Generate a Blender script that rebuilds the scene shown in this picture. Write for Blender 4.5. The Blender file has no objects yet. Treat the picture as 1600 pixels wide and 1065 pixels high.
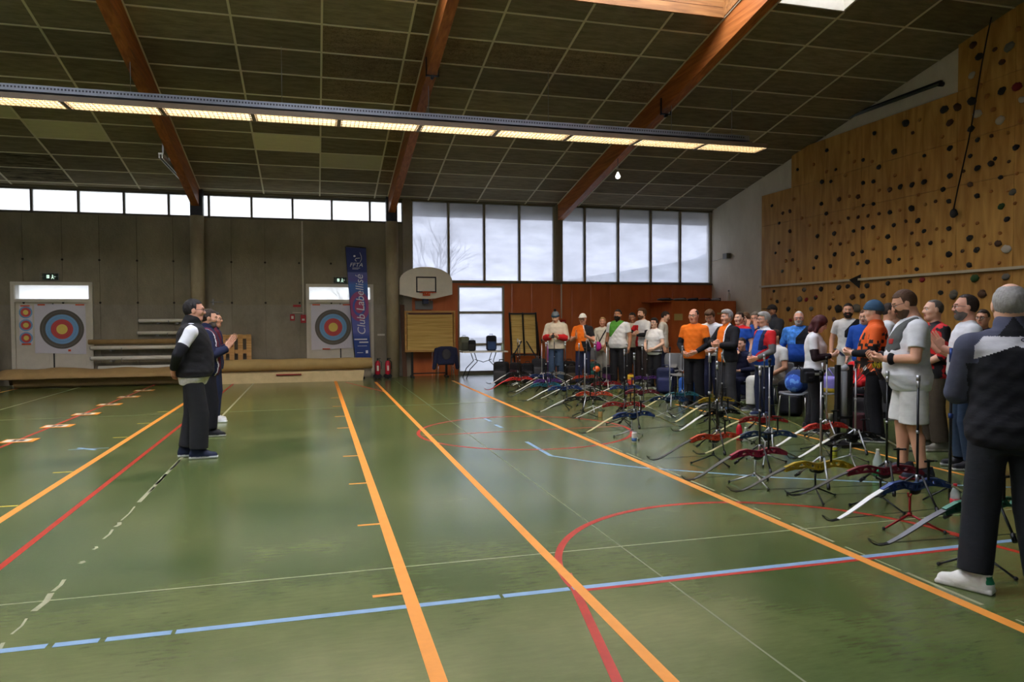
import bpy, bmesh, math, random
import numpy as np
from mathutils import Vector, Matrix, Euler

# ------------------------------------------------------------------ camera, world, exposure
SC = bpy.context.scene
COL = SC.collection
FPX, YAW, PITCH, ROLL, CH = 1127.986, 0.2668069, 0.0300184, -0.0049851, 1.58
def _basis():
    cy, sy, cp, sp = math.cos(YAW), math.sin(YAW), math.cos(PITCH), math.sin(PITCH)
    f = np.array([sy*cp, cy*cp, -sp]); r = np.array([cy, -sy, 0.0]); u = np.cross(r, f)
    cr, sr = math.cos(ROLL), math.sin(ROLL)
    return r*cr+u*sr, -r*sr+u*cr, f
CR, CU, CF = _basis()
cam = bpy.data.cameras.new('camera'); cam_o = bpy.data.objects.new('camera', cam); COL.objects.link(cam_o)
cam.sensor_fit = 'HORIZONTAL'; cam.sensor_width = 36.0; cam.lens = 36.0*FPX/1600.0
cam.clip_start = 0.05; cam.clip_end = 200
mw = Matrix.Identity(4)
for i in range(3):
    mw[i][0] = CR[i]; mw[i][1] = CU[i]; mw[i][2] = -CF[i]
mw[2][3] = CH
cam_o.matrix_world = mw
SC.camera = cam_o

SC.view_settings.view_transform = 'Standard'; SC.view_settings.look = 'None'
SC.view_settings.gamma = 1.0; SC.view_settings.use_curve_mapping = False
SC.view_settings.exposure = 1.15
SC.cycles.use_denoising = True
SC.cycles.max_bounces = 8; SC.cycles.diffuse_bounces = 5; SC.cycles.glossy_bounces = 3
SC.cycles.transparent_max_bounces = 12; SC.cycles.sample_clamp_indirect = 4.0
SC.cycles.caustics_reflective = False; SC.cycles.caustics_refractive = False

SKY = 7.0
world = bpy.data.worlds.new('overcast_sky'); SC.world = world; world.use_nodes = True
bgn = world.node_tree.nodes['Background']
bgn.inputs[0].default_value = (0.86, 0.90, 1.0, 1); bgn.inputs[1].default_value = SKY

def G(u, v, z=0.0):
    """where the line of sight through a spot of the photograph meets the height z"""
    d = CF + CR*(u-800)/FPX + CU*(532.5-v)/FPX
    t = (z-CH)/d[2]
    return Vector((d[0]*t, d[1]*t, z))
def D(u, depth, z=0.0):
    """the floor point in picture column u at a distance along the view axis"""
    d = CF + CR*(u-800)/FPX
    return Vector((d[0]*depth, d[1]*depth, z))

# ------------------------------------------------------------------ materials
def lin(c):
    c = c/255.0
    return c/12.92 if c <= 0.04045 else ((c+0.055)/1.055)**2.4
def rgb(r, g, b, k=1.0): return tuple(min(lin(x)*k, 0.92) for x in (r, g, b))
MATS = {}
def M(name, col, rough=0.6, metal=0.0, spec=0.4, var=0.0, vs=6.0, bump=0.0, bs=60.0, stretch=(1, 1, 1), emit=None, alpha=None, coat=0):
    if name in MATS: return MATS[name]
    m = bpy.data.materials.new(name); MATS[name] = m; m.use_nodes = True
    nt = m.node_tree; b = nt.nodes['Principled BSDF']
    b.inputs['Base Color'].default_value = (*col, 1); b.inputs['Roughness'].default_value = rough
    b.inputs['Metallic'].default_value = metal; b.inputs['Specular IOR Level'].default_value = spec
    if coat: b.inputs['Coat Weight'].default_value = coat
    if emit: b.inputs['Emission Color'].default_value = (*emit[:3], 1); b.inputs['Emission Strength'].default_value = emit[3]
    if alpha is not None: b.inputs['Alpha'].default_value = alpha
    if var or bump:
        tc = nt.nodes.new('ShaderNodeTexCoord'); mp = nt.nodes.new('ShaderNodeMapping')
        mp.inputs['Scale'].default_value = stretch
        nt.links.new(tc.outputs['Object'], mp.inputs[0])
    if var:
        n = nt.nodes.new('ShaderNodeTexNoise'); n.inputs['Scale'].default_value = vs; n.inputs['Detail'].default_value = 6
        n.inputs['Roughness'].default_value = 0.65
        nt.links.new(mp.outputs[0], n.inputs['Vector'])
        r = nt.nodes.new('ShaderNodeMapRange'); r.inputs[1].default_value = 0.3; r.inputs[2].default_value = 0.7
        r.inputs[3].default_value = 1-var; r.inputs[4].default_value = 1+var
        nt.links.new(n.outputs[0], r.inputs[0])
        h = nt.nodes.new('ShaderNodeMix'); h.data_type = 'RGBA'; h.blend_type = 'MULTIPLY'; h.inputs[0].default_value = 1
        h.inputs[6].default_value = (*col, 1); nt.links.new(r.outputs[0], h.inputs[7])
        nt.links.new(h.outputs[2], b.inputs['Base Color'])
    if bump:
        n2 = nt.nodes.new('ShaderNodeTexNoise'); n2.inputs['Scale'].default_value = bs; n2.inputs['Detail'].default_value = 4
        nt.links.new(mp.outputs[0], n2.inputs['Vector'])
        bp = nt.nodes.new('ShaderNodeBump'); bp.inputs['Strength'].default_value = bump; bp.inputs['Distance'].default_value = 0.02
        nt.links.new(n2.outputs[0], bp.inputs['Height']); nt.links.new(bp.outputs[0], b.inputs['Normal'])
    return m
def nodes(name):
    m = bpy.data.materials.new(name); MATS[name] = m; m.use_nodes = True
    return m, m.node_tree, m.node_tree.nodes['Principled BSDF']
def N(nt, kind, **kw):
    n = nt.nodes.new('ShaderNode'+kind)
    for k, v in kw.items():
        if k.startswith('i') and k[1:].isdigit(): n.inputs[int(k[1:])].default_value = v
        else: setattr(n, k, v)
    return n

# ------------------------------------------------------------------ mesh builder
class MB:
    def __init__(self): self.v = []; self.f = []; self.m = []; self.s = []
    def add(self, vs, fs, mi=0, smooth=False):
        o = len(self.v); self.v.extend([tuple(p) for p in vs])
        for f in fs: self.f.append(tuple(i+o for i in f)); self.m.append(mi); self.s.append(smooth)
        return self
    def box(self, c, s, mi=0, rot=None):
        hx, hy, hz = s[0]/2, s[1]/2, s[2]/2
        vs = [Vector((x, y, z)) for z in (-hz, hz) for y in (-hy, hy) for x in (-hx, hx)]
        if rot is not None:
            R = Euler(rot).to_matrix() if not isinstance(rot, Matrix) else rot
            vs = [R @ p for p in vs]
        c = Vector(c)
        return self.add([p+c for p in vs], [(0, 2, 3, 1), (4, 5, 7, 6), (0, 1, 5, 4), (2, 6, 7, 3), (0, 4, 6, 2), (1, 3, 7, 5)], mi)
    def bar(self, p0, p1, w, h, mi=0, up=(0, 0, 1)):
        p0, p1 = Vector(p0), Vector(p1); d = (p1-p0); L = d.length; d.normalize()
        up = Vector(up); sd = d.cross(up)
        if sd.length < 1e-4: sd = d.cross(Vector((1, 0, 0)))
        sd.normalize(); up = sd.cross(d)
        R = Matrix((d, sd, up)).transposed()
        return self.box((p0+p1)/2, (L, w, h), mi, R)
    def ring(self, c, ax, r, n, ph=0):
        ax = Vector(ax).normalized(); a = ax.orthogonal().normalized(); b = ax.cross(a)
        return [Vector(c)+(a*math.cos(2*math.pi*i/n+ph)+b*math.sin(2*math.pi*i/n+ph))*r for i in range(n)]
    def cyl(self, p0, p1, r0, r1=None, n=12, mi=0, smooth=True, cap=True):
        r1 = r0 if r1 is None else r1; p0, p1 = Vector(p0), Vector(p1); ax = p1-p0
        vs = self.ring(p0, ax, r0, n)+self.ring(p1, ax, r1, n)
        self.add(vs, [(i, (i+1) % n, n+(i+1) % n, n+i) for i in range(n)], mi, smooth)
        if cap:
            o = len(self.v)-2*n
            self.f += [tuple(o+i for i in reversed(range(n))), tuple(o+n+i for i in range(n))]; self.m += [mi, mi]; self.s += [False, False]
        return self
    def tube(self, pts, r, n=8, mi=0, cap=True, smooth=True):
        pts = [Vector(p) for p in pts]; k = len(pts); rr = r if hasattr(r, '__len__') else [r]*k
        up = None; vs = []
        for i, p in enumerate(pts):
            t = (pts[min(i+1, k-1)]-pts[max(i-1, 0)]).normalized()
            if up is None: up = t.orthogonal().normalized()
            a = (up-t*up.dot(t)); a = a.normalized() if a.length > 1e-5 else t.orthogonal().normalized(); up = a; b = t.cross(a)
            vs += [p+(a*math.cos(2*math.pi*j/n)+b*math.sin(2*math.pi*j/n))*rr[i] for j in range(n)]
        fs = [(i*n+j, i*n+(j+1) % n, (i+1)*n+(j+1) % n, (i+1)*n+j) for i in range(k-1) for j in range(n)]
        self.add(vs, fs, mi, smooth)
        if cap:
            o = len(self.v)-k*n
            self.f += [tuple(o+i for i in reversed(range(n))), tuple(o+(k-1)*n+i for i in range(n))]; self.m += [mi, mi]; self.s += [False]*2
        return self
    def lathe(self, prof, c=(0, 0, 0), n=16, mi=0, smooth=True):
        c = Vector(c); k = len(prof)
        vs = [c+Vector((r*math.cos(2*math.pi*j/n), r*math.sin(2*math.pi*j/n), z)) for r, z in prof for j in range(n)]
        self.add(vs, [(i*n+j, i*n+(j+1) % n, (i+1)*n+(j+1) % n, (i+1)*n+j) for i in range(k-1) for j in range(n)], mi, smooth)
        o = len(self.v)-k*n
        self.f += [tuple(o+i for i in reversed(range(n))), tuple(o+(k-1)*n+i for i in range(n))]; self.m += [mi, mi]; self.s += [False]*2
        return self
    def sphere(self, c, r, nu=12, nv=8, mi=0, rot=None):
        r = r if hasattr(r, '__len__') else (r, r, r); vs = []; c = Vector(c)
        for i in range(1, nv):
            th = math.pi*i/nv
            for j in range(nu):
                ph = 2*math.pi*j/nu
                vs.append(Vector((r[0]*math.sin(th)*math.cos(ph), r[1]*math.sin(th)*math.sin(ph), r[2]*math.cos(th))))
        vs += [Vector((0, 0, r[2])), Vector((0, 0, -r[2]))]
        if rot is not None:
            R = Euler(rot).to_matrix(); vs = [R @ p for p in vs]
        fs = [(i*nu+j, (i+1)*nu+j, (i+1)*nu+(j+1) % nu, i*nu+(j+1) % nu) for i in range(nv-2) for j in range(nu)]
        t = (nv-1)*nu
        fs += [(t, j, (j+1) % nu) for j in range(nu)]+[(t+1, (nv-2)*nu+(j+1) % nu, (nv-2)*nu+j) for j in range(nu)]
        return self.add([p+c for p in vs], fs, mi, True)
    def prism(self, poly, y0, y1, mi=0, plane='xz', smooth=False):
        """extrude a flat outline"""
        n = len(poly)
        P = {'xz': lambda a, b, c: (a, c, b), 'xy': lambda a, b, c: (a, b, c), 'yz': lambda a, b, c: (c, a, b)}[plane]
        vs = [P(a, b, y0) for a, b in poly]+[P(a, b, y1) for a, b in poly]
        fs = [tuple(range(n)), tuple(reversed(range(n, 2*n)))]+[(i, n+i, n+(i+1) % n, (i+1) % n) for i in range(n)]
        return self.add(vs, fs, mi, smooth)
    def build(self, name, mats, parent=None, loc=None, rotz=None, fix=True):
        me = bpy.data.meshes.new(name); me.from_pydata(self.v, [], self.f)
        for m in (mats if isinstance(mats, (list, tuple)) else [mats]): me.materials.append(m)
        me.polygons.foreach_set('material_index', self.m); me.polygons.foreach_set('use_smooth', self.s)
        if fix:
            bm = bmesh.new(); bm.from_mesh(me); bmesh.ops.recalc_face_normals(bm, faces=bm.faces); bm.to_mesh(me); bm.free()
        me.update()
        return link(name, me, parent, loc, rotz)
def link(name, me, parent=None, loc=None, rotz=None):
    o = bpy.data.objects.new(name, me); COL.objects.link(o)
    if parent is not None: o.parent = parent
    if loc is not None: o.location = loc
    if rotz is not None: o.rotation_euler = (0, 0, rotz)
    return o
def tag(o, label=None, cat=None, group=None, kind=None):
    if label: o['label'] = label
    if cat: o['category'] = cat
    if group: o['group'] = group
    if kind: o['kind'] = kind
    return o
def thing(name, label, cat, loc=(0, 0, 0), rotz=0.0, group=None, kind=None):
    o = bpy.data.objects.new(name, None); COL.objects.link(o); o.location = loc; o.rotation_euler = (0, 0, rotz)
    o.empty_display_size = 0.1
    return tag(o, label, cat, group, kind)
def copy_tree(o, parent=None):
    c = o.copy(); COL.objects.link(c); c.parent = parent
    for ch in o.children: copy_tree(ch, c)
    return c
def text(body, size, parent, loc, rot, mat, name='lettering', ext=0.001, align='CENTER', shear=0.0, sx=1.0):
    cu = bpy.data.curves.new(name, 'FONT'); cu.body = body; cu.size = size; cu.extrude = ext; cu.align_x = align; cu.align_y = 'CENTER'; cu.shear = shear
    t = bpy.data.objects.new(name, cu); COL.objects.link(t)
    me = bpy.data.meshes.new_from_object(t.evaluated_get(bpy.context.evaluated_depsgraph_get()))
    bpy.data.objects.remove(t); me.materials.clear(); me.materials.append(mat)
    o = link(name, me, parent, loc); o.rotation_euler = rot; o.scale = (sx, 1, 1)
    return o
RND = random.Random(7)
# ------------------------------------------------------------------ surfaces
def floor_mat():
    m, nt, b = nodes('green_sports_floor'); L = nt.links.new
    tc = N(nt, 'TexCoord'); n1 = N(nt, 'TexNoise'); n1.inputs['Scale'].default_value = 0.9; n1.inputs['Detail'].default_value = 5
    n2 = N(nt, 'TexNoise'); n2.inputs['Scale'].default_value = 14; n2.inputs['Detail'].default_value = 8; n2.inputs['Roughness'].default_value = 0.75
    mp = N(nt, 'Mapping'); mp.inputs['Scale'].default_value = (0.5, 2.2, 1); L(tc.outputs['Object'], mp.inputs[0])
    L(tc.outputs['Object'], n1.inputs['Vector']); L(mp.outputs[0], n2.inputs['Vector'])
    r1 = N(nt, 'ValToRGB'); r1.color_ramp.elements[0].position = 0.3; r1.color_ramp.elements[1].position = 0.72
    r1.color_ramp.elements[0].color = (*rgb(64, 82, 40), 1); r1.color_ramp.elements[1].color = (*rgb(104, 110, 64), 1)
    L(n1.outputs[0], r1.inputs[0])
    r2 = N(nt, 'MapRange'); r2.inputs[1].default_value = 0.3; r2.inputs[2].default_value = 0.72; r2.inputs[3].default_value = 0.84; r2.inputs[4].default_value = 1.16
    L(n2.outputs[0], r2.inputs[0])
    mx = N(nt, 'Mix', data_type='RGBA', blend_type='MULTIPLY'); mx.inputs[0].default_value = 1
    L(r1.outputs[0], mx.inputs[6]); L(r2.outputs[0], mx.inputs[7]); L(mx.outputs[2], b.inputs['Base Color'])
    r3 = N(nt, 'MapRange'); r3.inputs[3].default_value = 0.13; r3.inputs[4].default_value = 0.27
    L(n2.outputs[0], r3.inputs[0]); L(r3.outputs[0], b.inputs['Roughness'])
    b.inputs['Specular IOR Level'].default_value = 0.7
    bp = N(nt, 'Bump'); bp.inputs['Strength'].default_value = 0.05; bp.inputs['Distance'].default_value = 0.01
    L(n2.outputs[0], bp.inputs['Height']); L(bp.outputs[0], b.inputs['Normal'])
    return m
def tile_mat(name, c0, c1, crack=0.0):
    m, nt, b = nodes(name); L = nt.links.new
    tc = N(nt, 'TexCoord'); oi = N(nt, 'ObjectInfo')
    ad = N(nt, 'VectorMath', operation='ADD'); sc = N(nt, 'VectorMath', operation='SCALE'); sc.inputs['Scale'].default_value = 37.0
    cmb = N(nt, 'CombineXYZ'); L(oi.outputs['Random'], cmb.inputs[0]); L(oi.outputs['Random'], cmb.inputs[1]); L(cmb.outputs[0], sc.inputs[0])
    L(tc.outputs['Object'], ad.inputs[0]); L(sc.outputs[0], ad.inputs[1])
    mp = N(nt, 'Mapping'); mp.inputs['Scale'].default_value = (0.7, 3.0, 1); L(ad.outputs[0], mp.inputs[0])
    n = N(nt, 'TexNoise'); n.inputs['Scale'].default_value = 3.2; n.inputs['Detail'].default_value = 9; n.inputs['Roughness'].default_value = 0.7; L(mp.outputs[0], n.inputs['Vector'])
    r = N(nt, 'ValToRGB'); r.color_ramp.elements[0].position = 0.32; r.color_ramp.elements[1].position = 0.7
    r.color_ramp.elements[0].color = (*c0, 1); r.color_ramp.elements[1].color = (*c1, 1); L(n.outputs[0], r.inputs[0])
    mr = N(nt, 'MapRange'); mr.inputs[3].default_value = 0.78; mr.inputs[4].default_value = 1.2; L(oi.outputs['Random'], mr.inputs[0])
    mx = N(nt, 'Mix', data_type='RGBA', blend_type='MULTIPLY'); mx.inputs[0].default_value = 1; L(r.outputs[0], mx.inputs[6]); L(mr.outputs[0], mx.inputs[7])
    out = mx.outputs[2]
    if crack:
        v = N(nt, 'TexVoronoi', feature='DISTANCE_TO_EDGE'); v.inputs['Scale'].default_value = 4.5
        nn = N(nt, 'TexNoise'); nn.inputs['Scale'].default_value = 7; nn.inputs['Detail'].default_value = 5; L(ad.outputs[0], nn.inputs['Vector'])
        wa = N(nt, 'VectorMath', operation='ADD'); L(ad.outputs[0], wa.inputs[0]); L(nn.outputs[1], wa.inputs[1]); L(wa.outputs[0], v.inputs['Vector'])
        cr = N(nt, 'MapRange'); cr.inputs[1].default_value = 0.0; cr.inputs[2].default_value = 0.035; cr.inputs[3].default_value = crack; cr.inputs[4].default_value = 0
        L(v.outputs[0], cr.inputs[0])
        m2 = N(nt, 'Mix', data_type='RGBA'); L(cr.outputs[0], m2.inputs[0]); L(out, m2.inputs[6]); m2.inputs[7].default_value = (0.008, 0.006, 0.005, 1); out = m2.outputs[2]
    L(out, b.inputs['Base Color']); b.inputs['Roughness'].default_value = 0.95; b.inputs['Specular IOR Level'].default_value = 0.1
    return m
def concrete_mat(name, c0, c1):
    m, nt, b = nodes(name); L = nt.links.new
    tc = N(nt, 'TexCoord'); mp = N(nt, 'Mapping'); mp.inputs['Scale'].default_value = (1, 1, 0.55); L(tc.outputs['Object'], mp.inputs[0])
    n = N(nt, 'TexNoise'); n.inputs['Scale'].default_value = 1.3; n.inputs['Detail'].default_value = 10; n.inputs['Roughness'].default_value = 0.7; L(mp.outputs[0], n.inputs['Vector'])
    r = N(nt, 'ValToRGB'); r.color_ramp.elements[0].position = 0.3; r.color_ramp.elements[1].position = 0.72
    r.color_ramp.elements[0].color = (*c0, 1); r.color_ramp.elements[1].color = (*c1, 1); L(n.outputs[0], r.inputs[0]); L(r.outputs[0], b.inputs['Base Color'])
    n2 = N(nt, 'TexNoise'); n2.inputs['Scale'].default_value = 26; n2.inputs['Detail'].default_value = 6; L(tc.outputs['Object'], n2.inputs['Vector'])
    bp = N(nt, 'Bump'); bp.inputs['Strength'].default_value = 0.35; bp.inputs['Distance'].default_value = 0.02; L(n2.outputs[0], bp.inputs['Height']); L(bp.outputs[0], b.inputs['Normal'])
    b.inputs['Roughness'].default_value = 0.85; b.inputs['Specular IOR Level'].default_value = 0.25
    return m
def wood_mat(name, c0, c1, stretch=(6, 0.5, 6), rough=0.5, scale=2.0, spec=0.35):
    m, nt, b = nodes(name); L = nt.links.new
    tc = N(nt, 'TexCoord'); mp = N(nt, 'Mapping'); mp.inputs['Scale'].default_value = stretch; L(tc.outputs['Object'], mp.inputs[0])
    n = N(nt, 'TexNoise'); n.inputs['Scale'].default_value = scale; n.inputs['Detail'].default_value = 7; n.inputs['Distortion'].default_value = 0.6; L(mp.outputs[0], n.inputs['Vector'])
    r = N(nt, 'ValToRGB'); r.color_ramp.elements[0].position = 0.3; r.color_ramp.elements[1].position = 0.72
    r.color_ramp.elements[0].color = (*c0, 1); r.color_ramp.elements[1].color = (*c1, 1); L(n.outputs[0], r.inputs[0]); L(r.outputs[0], b.inputs['Base Color'])
    b.inputs['Roughness'].default_value = rough; b.inputs['Specular IOR Level'].default_value = spec
    return m
def glazing_mat(name, clear, tint, dirt=0.25, scale=1.4):
    """weathered translucent sheet: part of the sky passes, part is scattered, dirt absorbs"""
    m, nt, b = nodes(name); L = nt.links.new
    nt.nodes.remove(b); out = nt.nodes['Material Output']
    tc = N(nt, 'TexCoord'); mp = N(nt, 'Mapping'); mp.inputs['Scale'].default_value = (0.8, 1, 2.4); L(tc.outputs['Object'], mp.inputs[0])
    n = N(nt, 'TexNoise'); n.inputs['Scale'].default_value = scale; n.inputs['Detail'].default_value = 7; L(mp.outputs[0], n.inputs['Vector'])
    r = N(nt, 'MapRange'); r.inputs[1].default_value = 0.35; r.inputs[2].default_value = 0.7; r.inputs[3].default_value = 1-dirt; r.inputs[4].default_value = 1.0; L(n.outputs[0], r.inputs[0])
    mx = N(nt, 'Mix', data_type='RGBA', blend_type='MULTIPLY'); mx.inputs[0].default_value = 1; mx.inputs[6].default_value = (*tint, 1); L(r.outputs[0], mx.inputs[7])
    t = N(nt, 'BsdfTransparent'); L(mx.outputs[2], t.inputs[0])
    tl = N(nt, 'BsdfTranslucent'); L(mx.outputs[2], tl.inputs[0])
    ms = N(nt, 'MixShader'); ms.inputs[0].default_value = 1-clear; L(t.outputs[0], ms.inputs[1]); L(tl.outputs[0], ms.inputs[2])
    g = N(nt, 'BsdfGlossy'); g.inputs['Roughness'].default_value = 0.25; g.inputs[0].default_value = (0.6, 0.6, 0.6, 1)
    m2 = N(nt, 'MixShader'); m2.inputs[0].default_value = 0.05; L(ms.outputs[0], m2.inputs[1]); L(g.outputs[0], m2.inputs[2])
    L(m2.outputs[0], out.inputs[0])
    return m

mFloor = floor_mat()
mTile = tile_mat('ceiling_tile_dark', rgb(114, 105, 88), rgb(148, 138, 118), 0.0)
mTileC = tile_mat('ceiling_tile_cracked', rgb(116, 100, 82), rgb(148, 132, 110), 0.85)
mTileP = tile_mat('ceiling_tile_pale', rgb(206, 200, 172), rgb(218, 212, 184))
mTileB = tile_mat('ceiling_tile_burnt', rgb(30, 26, 20), rgb(150, 138, 110))
mBatten = M('ceiling_batten', rgb(216, 208, 184), 0.6)
mConc = concrete_mat('raw_concrete', rgb(120, 113, 94), rgb(154, 145, 124))
mConc2 = concrete_mat('raw_concrete_lower', rgb(122, 116, 102), rgb(160, 152, 136))
mCol = concrete_mat('column_concrete', rgb(146, 134, 108), rgb(184, 172, 142))
mPlaster = concrete_mat('white_plaster', rgb(206, 196, 176), rgb(228, 220, 202))
mGlu = wood_mat('glulam_timber', rgb(140, 76, 30), rgb(188, 114, 56), (9, 0.6, 9), 0.45)
mPly = wood_mat('climbing_plywood', rgb(164, 116, 50), rgb(208, 160, 82), (3, 3, 0.5), 0.6, 2.2)
mPly2 = wood_mat('climbing_plywood_lower', rgb(154, 108, 48), rgb(198, 150, 78), (3, 3, 0.5), 0.6, 2.2)
mRust = wood_mat('rust_red_panel', rgb(178, 92, 46), rgb(202, 112, 62), (2, 2, 0.6), 0.42, 1.5)
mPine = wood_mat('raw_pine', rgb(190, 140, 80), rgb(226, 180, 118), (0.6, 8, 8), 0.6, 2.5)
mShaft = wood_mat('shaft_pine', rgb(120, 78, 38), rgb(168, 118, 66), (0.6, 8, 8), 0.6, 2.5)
mWhite = M('white_paint', rgb(214, 208, 194), 0.5, var=0.06)
mFrame = M('window_frame_grey', rgb(140, 132, 116), 0.45, var=0.08)
mDkFrame = M('window_frame_dark', rgb(86, 80, 68), 0.5, var=0.1)
mBlackSteel = M('black_steel', rgb(34, 34, 36), 0.45, 0.3)
mGreySteel = M('grey_steel', rgb(150, 150, 150), 0.4, 0.7, var=0.05)
mChrome = M('chrome', rgb(205, 205, 205), 0.2, 1.0)
mGlassStrip = glazing_mat('clerestory_glazing', 0.55, (0.42, 0.42, 0.41), 0.10)
mGlassBig = glazing_mat('corrugated_translucent_glazing', 0.5, (0.345, 0.35, 0.372), 0.16)
mGlassSky = glazing_mat('rooflight_glazing', 0.6, (0.95, 0.95, 0.97), 0.05)
mOrange = M('orange_floor_tape', rgb(224, 142, 52), 0.55, var=0.06, vs=9)
mRed = M('red_floor_paint', rgb(176, 44, 26), 0.4, var=0.18, vs=7)
mBlue = M('blue_floor_paint', rgb(128, 158, 186), 0.4, var=0.12, vs=8)
mOffW = M('worn_white_paint', rgb(150, 148, 114), 0.5, var=0.2, vs=9)
mSeam = M('floor_weld_seam', rgb(112, 116, 82), 0.5)
mYel = M('yellow_floor_tape', rgb(206, 176, 60), 0.5)

# ------------------------------------------------------------------ the hall
YW, XR, XL, YN = 20.3, 12.07, -12.9, -4.3
SL, ZC, YR = 0.205, 4.93, 8.0
def zc(y): return ZC+SL*(YW-y) if y >= YR else ZC+SL*(YW-YR)-SL*(YR-y)

fl = MB().box((( XL+XR)/2, (YW+YN)/2, -0.05), (XR-XL+0.4, YW-YN+0.4, 0.1)).build('floor', mFloor)
tag(fl, 'glossy green sports hall floor with painted court lines', 'floor', kind='structure')
def strip(name, pts, w, mat, z=0.0012, closed=False):
    """a painted or taped stripe of constant width on the floor"""
    pts = [Vector((p[0], p[1], 0)) for p in pts]; n = len(pts); L = []; R = []
    for i in range(n):
        a = pts[i-1] if (i > 0 or closed) else pts[i]; b = pts[(i+1) % n] if (i < n-1 or closed) else pts[i]
        t = (b-a).normalized(); s = Vector((-t.y, t.x, 0))*w/2
        L.append(pts[i]+s); R.append(pts[i]-s)
    vs = []; fs = []
    for i in range(n): vs += [(L[i].x, L[i].y, z), (R[i].x, R[i].y, z), (L[i].x, L[i].y, 0.0), (R[i].x, R[i].y, 0.0)]
    k = n if closed else n-1
    for i in range(k):
        a, b = 4*i, 4*((i+1) % n)
        fs += [(a, a+1, b+1, b), (a, b, b+2, a+2), (a+1, a+3, b+3, b+1)]
    return MB().add(vs, fs).build(name, mat, fl)
def arc(cx, cy, r, a0, a1, n=40): return [(cx+r*math.cos(math.radians(a0+(a1-a0)*i/n)), cy+r*math.sin(math.radians(a0+(a1-a0)*i/n))) for i in range(n+1)]
# court paint
strip('court_line', [(-1.97, -4), (-1.98, 19.9)], 0.05, mRed)
strip('court_line', [(-3.84, 6), (-3.84, 19.6)], 0.05, mRed, 0.0010)
strip('court_line', [(-1.5, 6.9), (-1.5, 19.6)], 0.035, mOffW, 0.0010)
for y0, y1, w in ((3.9, 4.05, .018), (4.15, 4.35, .012), (4.45, 4.72, .034), (4.75, 4.95, .022), (5.25, 5.3, .03), (5.55, 5.62, .02), (5.8, 6.05, .018), (6.12, 6.25, .03), (6.3, 6.75, .014), (7.3, 7.5, .02), (7.6, 8.1, .026), (8.3, 8.9, .022)):
    strip('court_line', [(-1.5, y0), (-1.49+.01*RND.random(), (y0+y1)/2), (-1.5, y1)], w, mOffW, 0.0010)
for x0, x1 in ((-6, -1.28), (-1.25, -1.05), (-1.02, -.72), (-.7, .47), (.53, 1.0), (1.02, 1.42), (1.44, 6.6)):
    strip('court_line', [(x0, 3.95), (x1, 3.95)], 0.05, mBlue, 0.0012)
strip('court_line', [(1.5, 3.915), (4.5, 3.915)], 0.05, mRed, 0.0008)
strip('court_line', arc(2.98, 3.98, 1.53, 0, 180, 60), 0.05, mRed, 0.0010)
strip('court_line', [(1.5, 4.2), (1.0, 1.5)], 0.05, mRed, 0.0011); strip('court_line', [(4.46, 4.2), (4.96, 1.5)], 0.05, mRed, 0.0011)
strip('court_line', arc(2.86, 9.8, 1.5, 0, 360, 80)[:-1], 0.05, mRed, 0.0010, True)
strip('court_line', [(1.4, 9.8), (4.4, 9.8)], 0.04, mRed, 0.0009)
strip('court_line', [(0.75, 18.8), (1.5, 15.9)], 0.05, mRed, 0.0009)
strip('court_line', [(2.62, 8.9), (2.62, 7.9)], 0.05, mBlue, 0.0010)
strip('court_line', [(2.62, 7.9), (2.97, 7.4), (3.32, 7.0), (4.33, 6.21), (5.09, 5.78), (6.6, 5.0)], 0.04, mBlue, 0.0010)
for a in ((2.6, 11.2), (2.6, 10.5)): strip('court_line', [a, (a[0]+.02, a[1]-.35)], 0.05, mBlue, 0.0010)
strip('court_line', [(-6, 4.6), (6.5, 4.6)], 0.012, mOffW, 0.0007)
strip('court_line', [(-8, 13.3), (8, 13.4)], 0.03, mSeam, 0.0007)
strip('court_line', [(2.04, -2), (2.02, 19)], 0.012, mSeam, 0.0006)
strip('court_line', [(-5.47, 9), (-5.47, 19.9)], 0.03, mOffW, 0.0007)
strip('court_line', [(-6.85, 12), (-6.8, 20)], 0.05, mOrange, 0.0010)
yy = 2.6
while yy < 9:
    ln = RND.uniform(.12, .55); strip('court_line', [(3.52+RND.uniform(-.006, .006), yy), (3.52+RND.uniform(-.006, .006), yy+ln)], RND.uniform(.010, .026), mOffW, 0.0006); yy += ln+RND.uniform(.03, .3)
strip('court_line', [(-2.87, 10.1), (-2.62, 9.88)], 0.05, mBlue, 0.0009); strip('court_line', [(-2.95, 9.99), (-2.5, 9.99)], 0.02, mBlue, 0.0008)
# the archers' tape
strip('tape_line', [(0.505, -3), (0.505, 19.3)], 0.075, mOrange, 0.0016)
strip('tape_line', [(1.48, -3), (1.48, 18.6)], 0.065, mOrange, 0.0016)
strip('tape_line', [(3.44, -3), (3.43, 18.4)], 0.075, mOrange, 0.0016)
strip('tape_line', [(-2.44, -2), (-2.43, 18.8)], 0.07, mOrange, 0.0016)
strip('tape_line', [(6.25, 5.5), (6.4, 12)], 0.05, mOrange, 0.0014)
for y in (4.15, 5.63, 7.09, 8.56, 10.83, 12.15, 13.6, 15.1): strip('tape_tick', [(0.30, y), (0.48, y)], 0.035, mOrange, 0.0014)
for y in (7.07, 8.51, 10.85, 12.24, 13.72): strip('tape_tick', [(-2.66, y), (-2.48, y)], 0.03, mYel, 0.0014)

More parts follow.
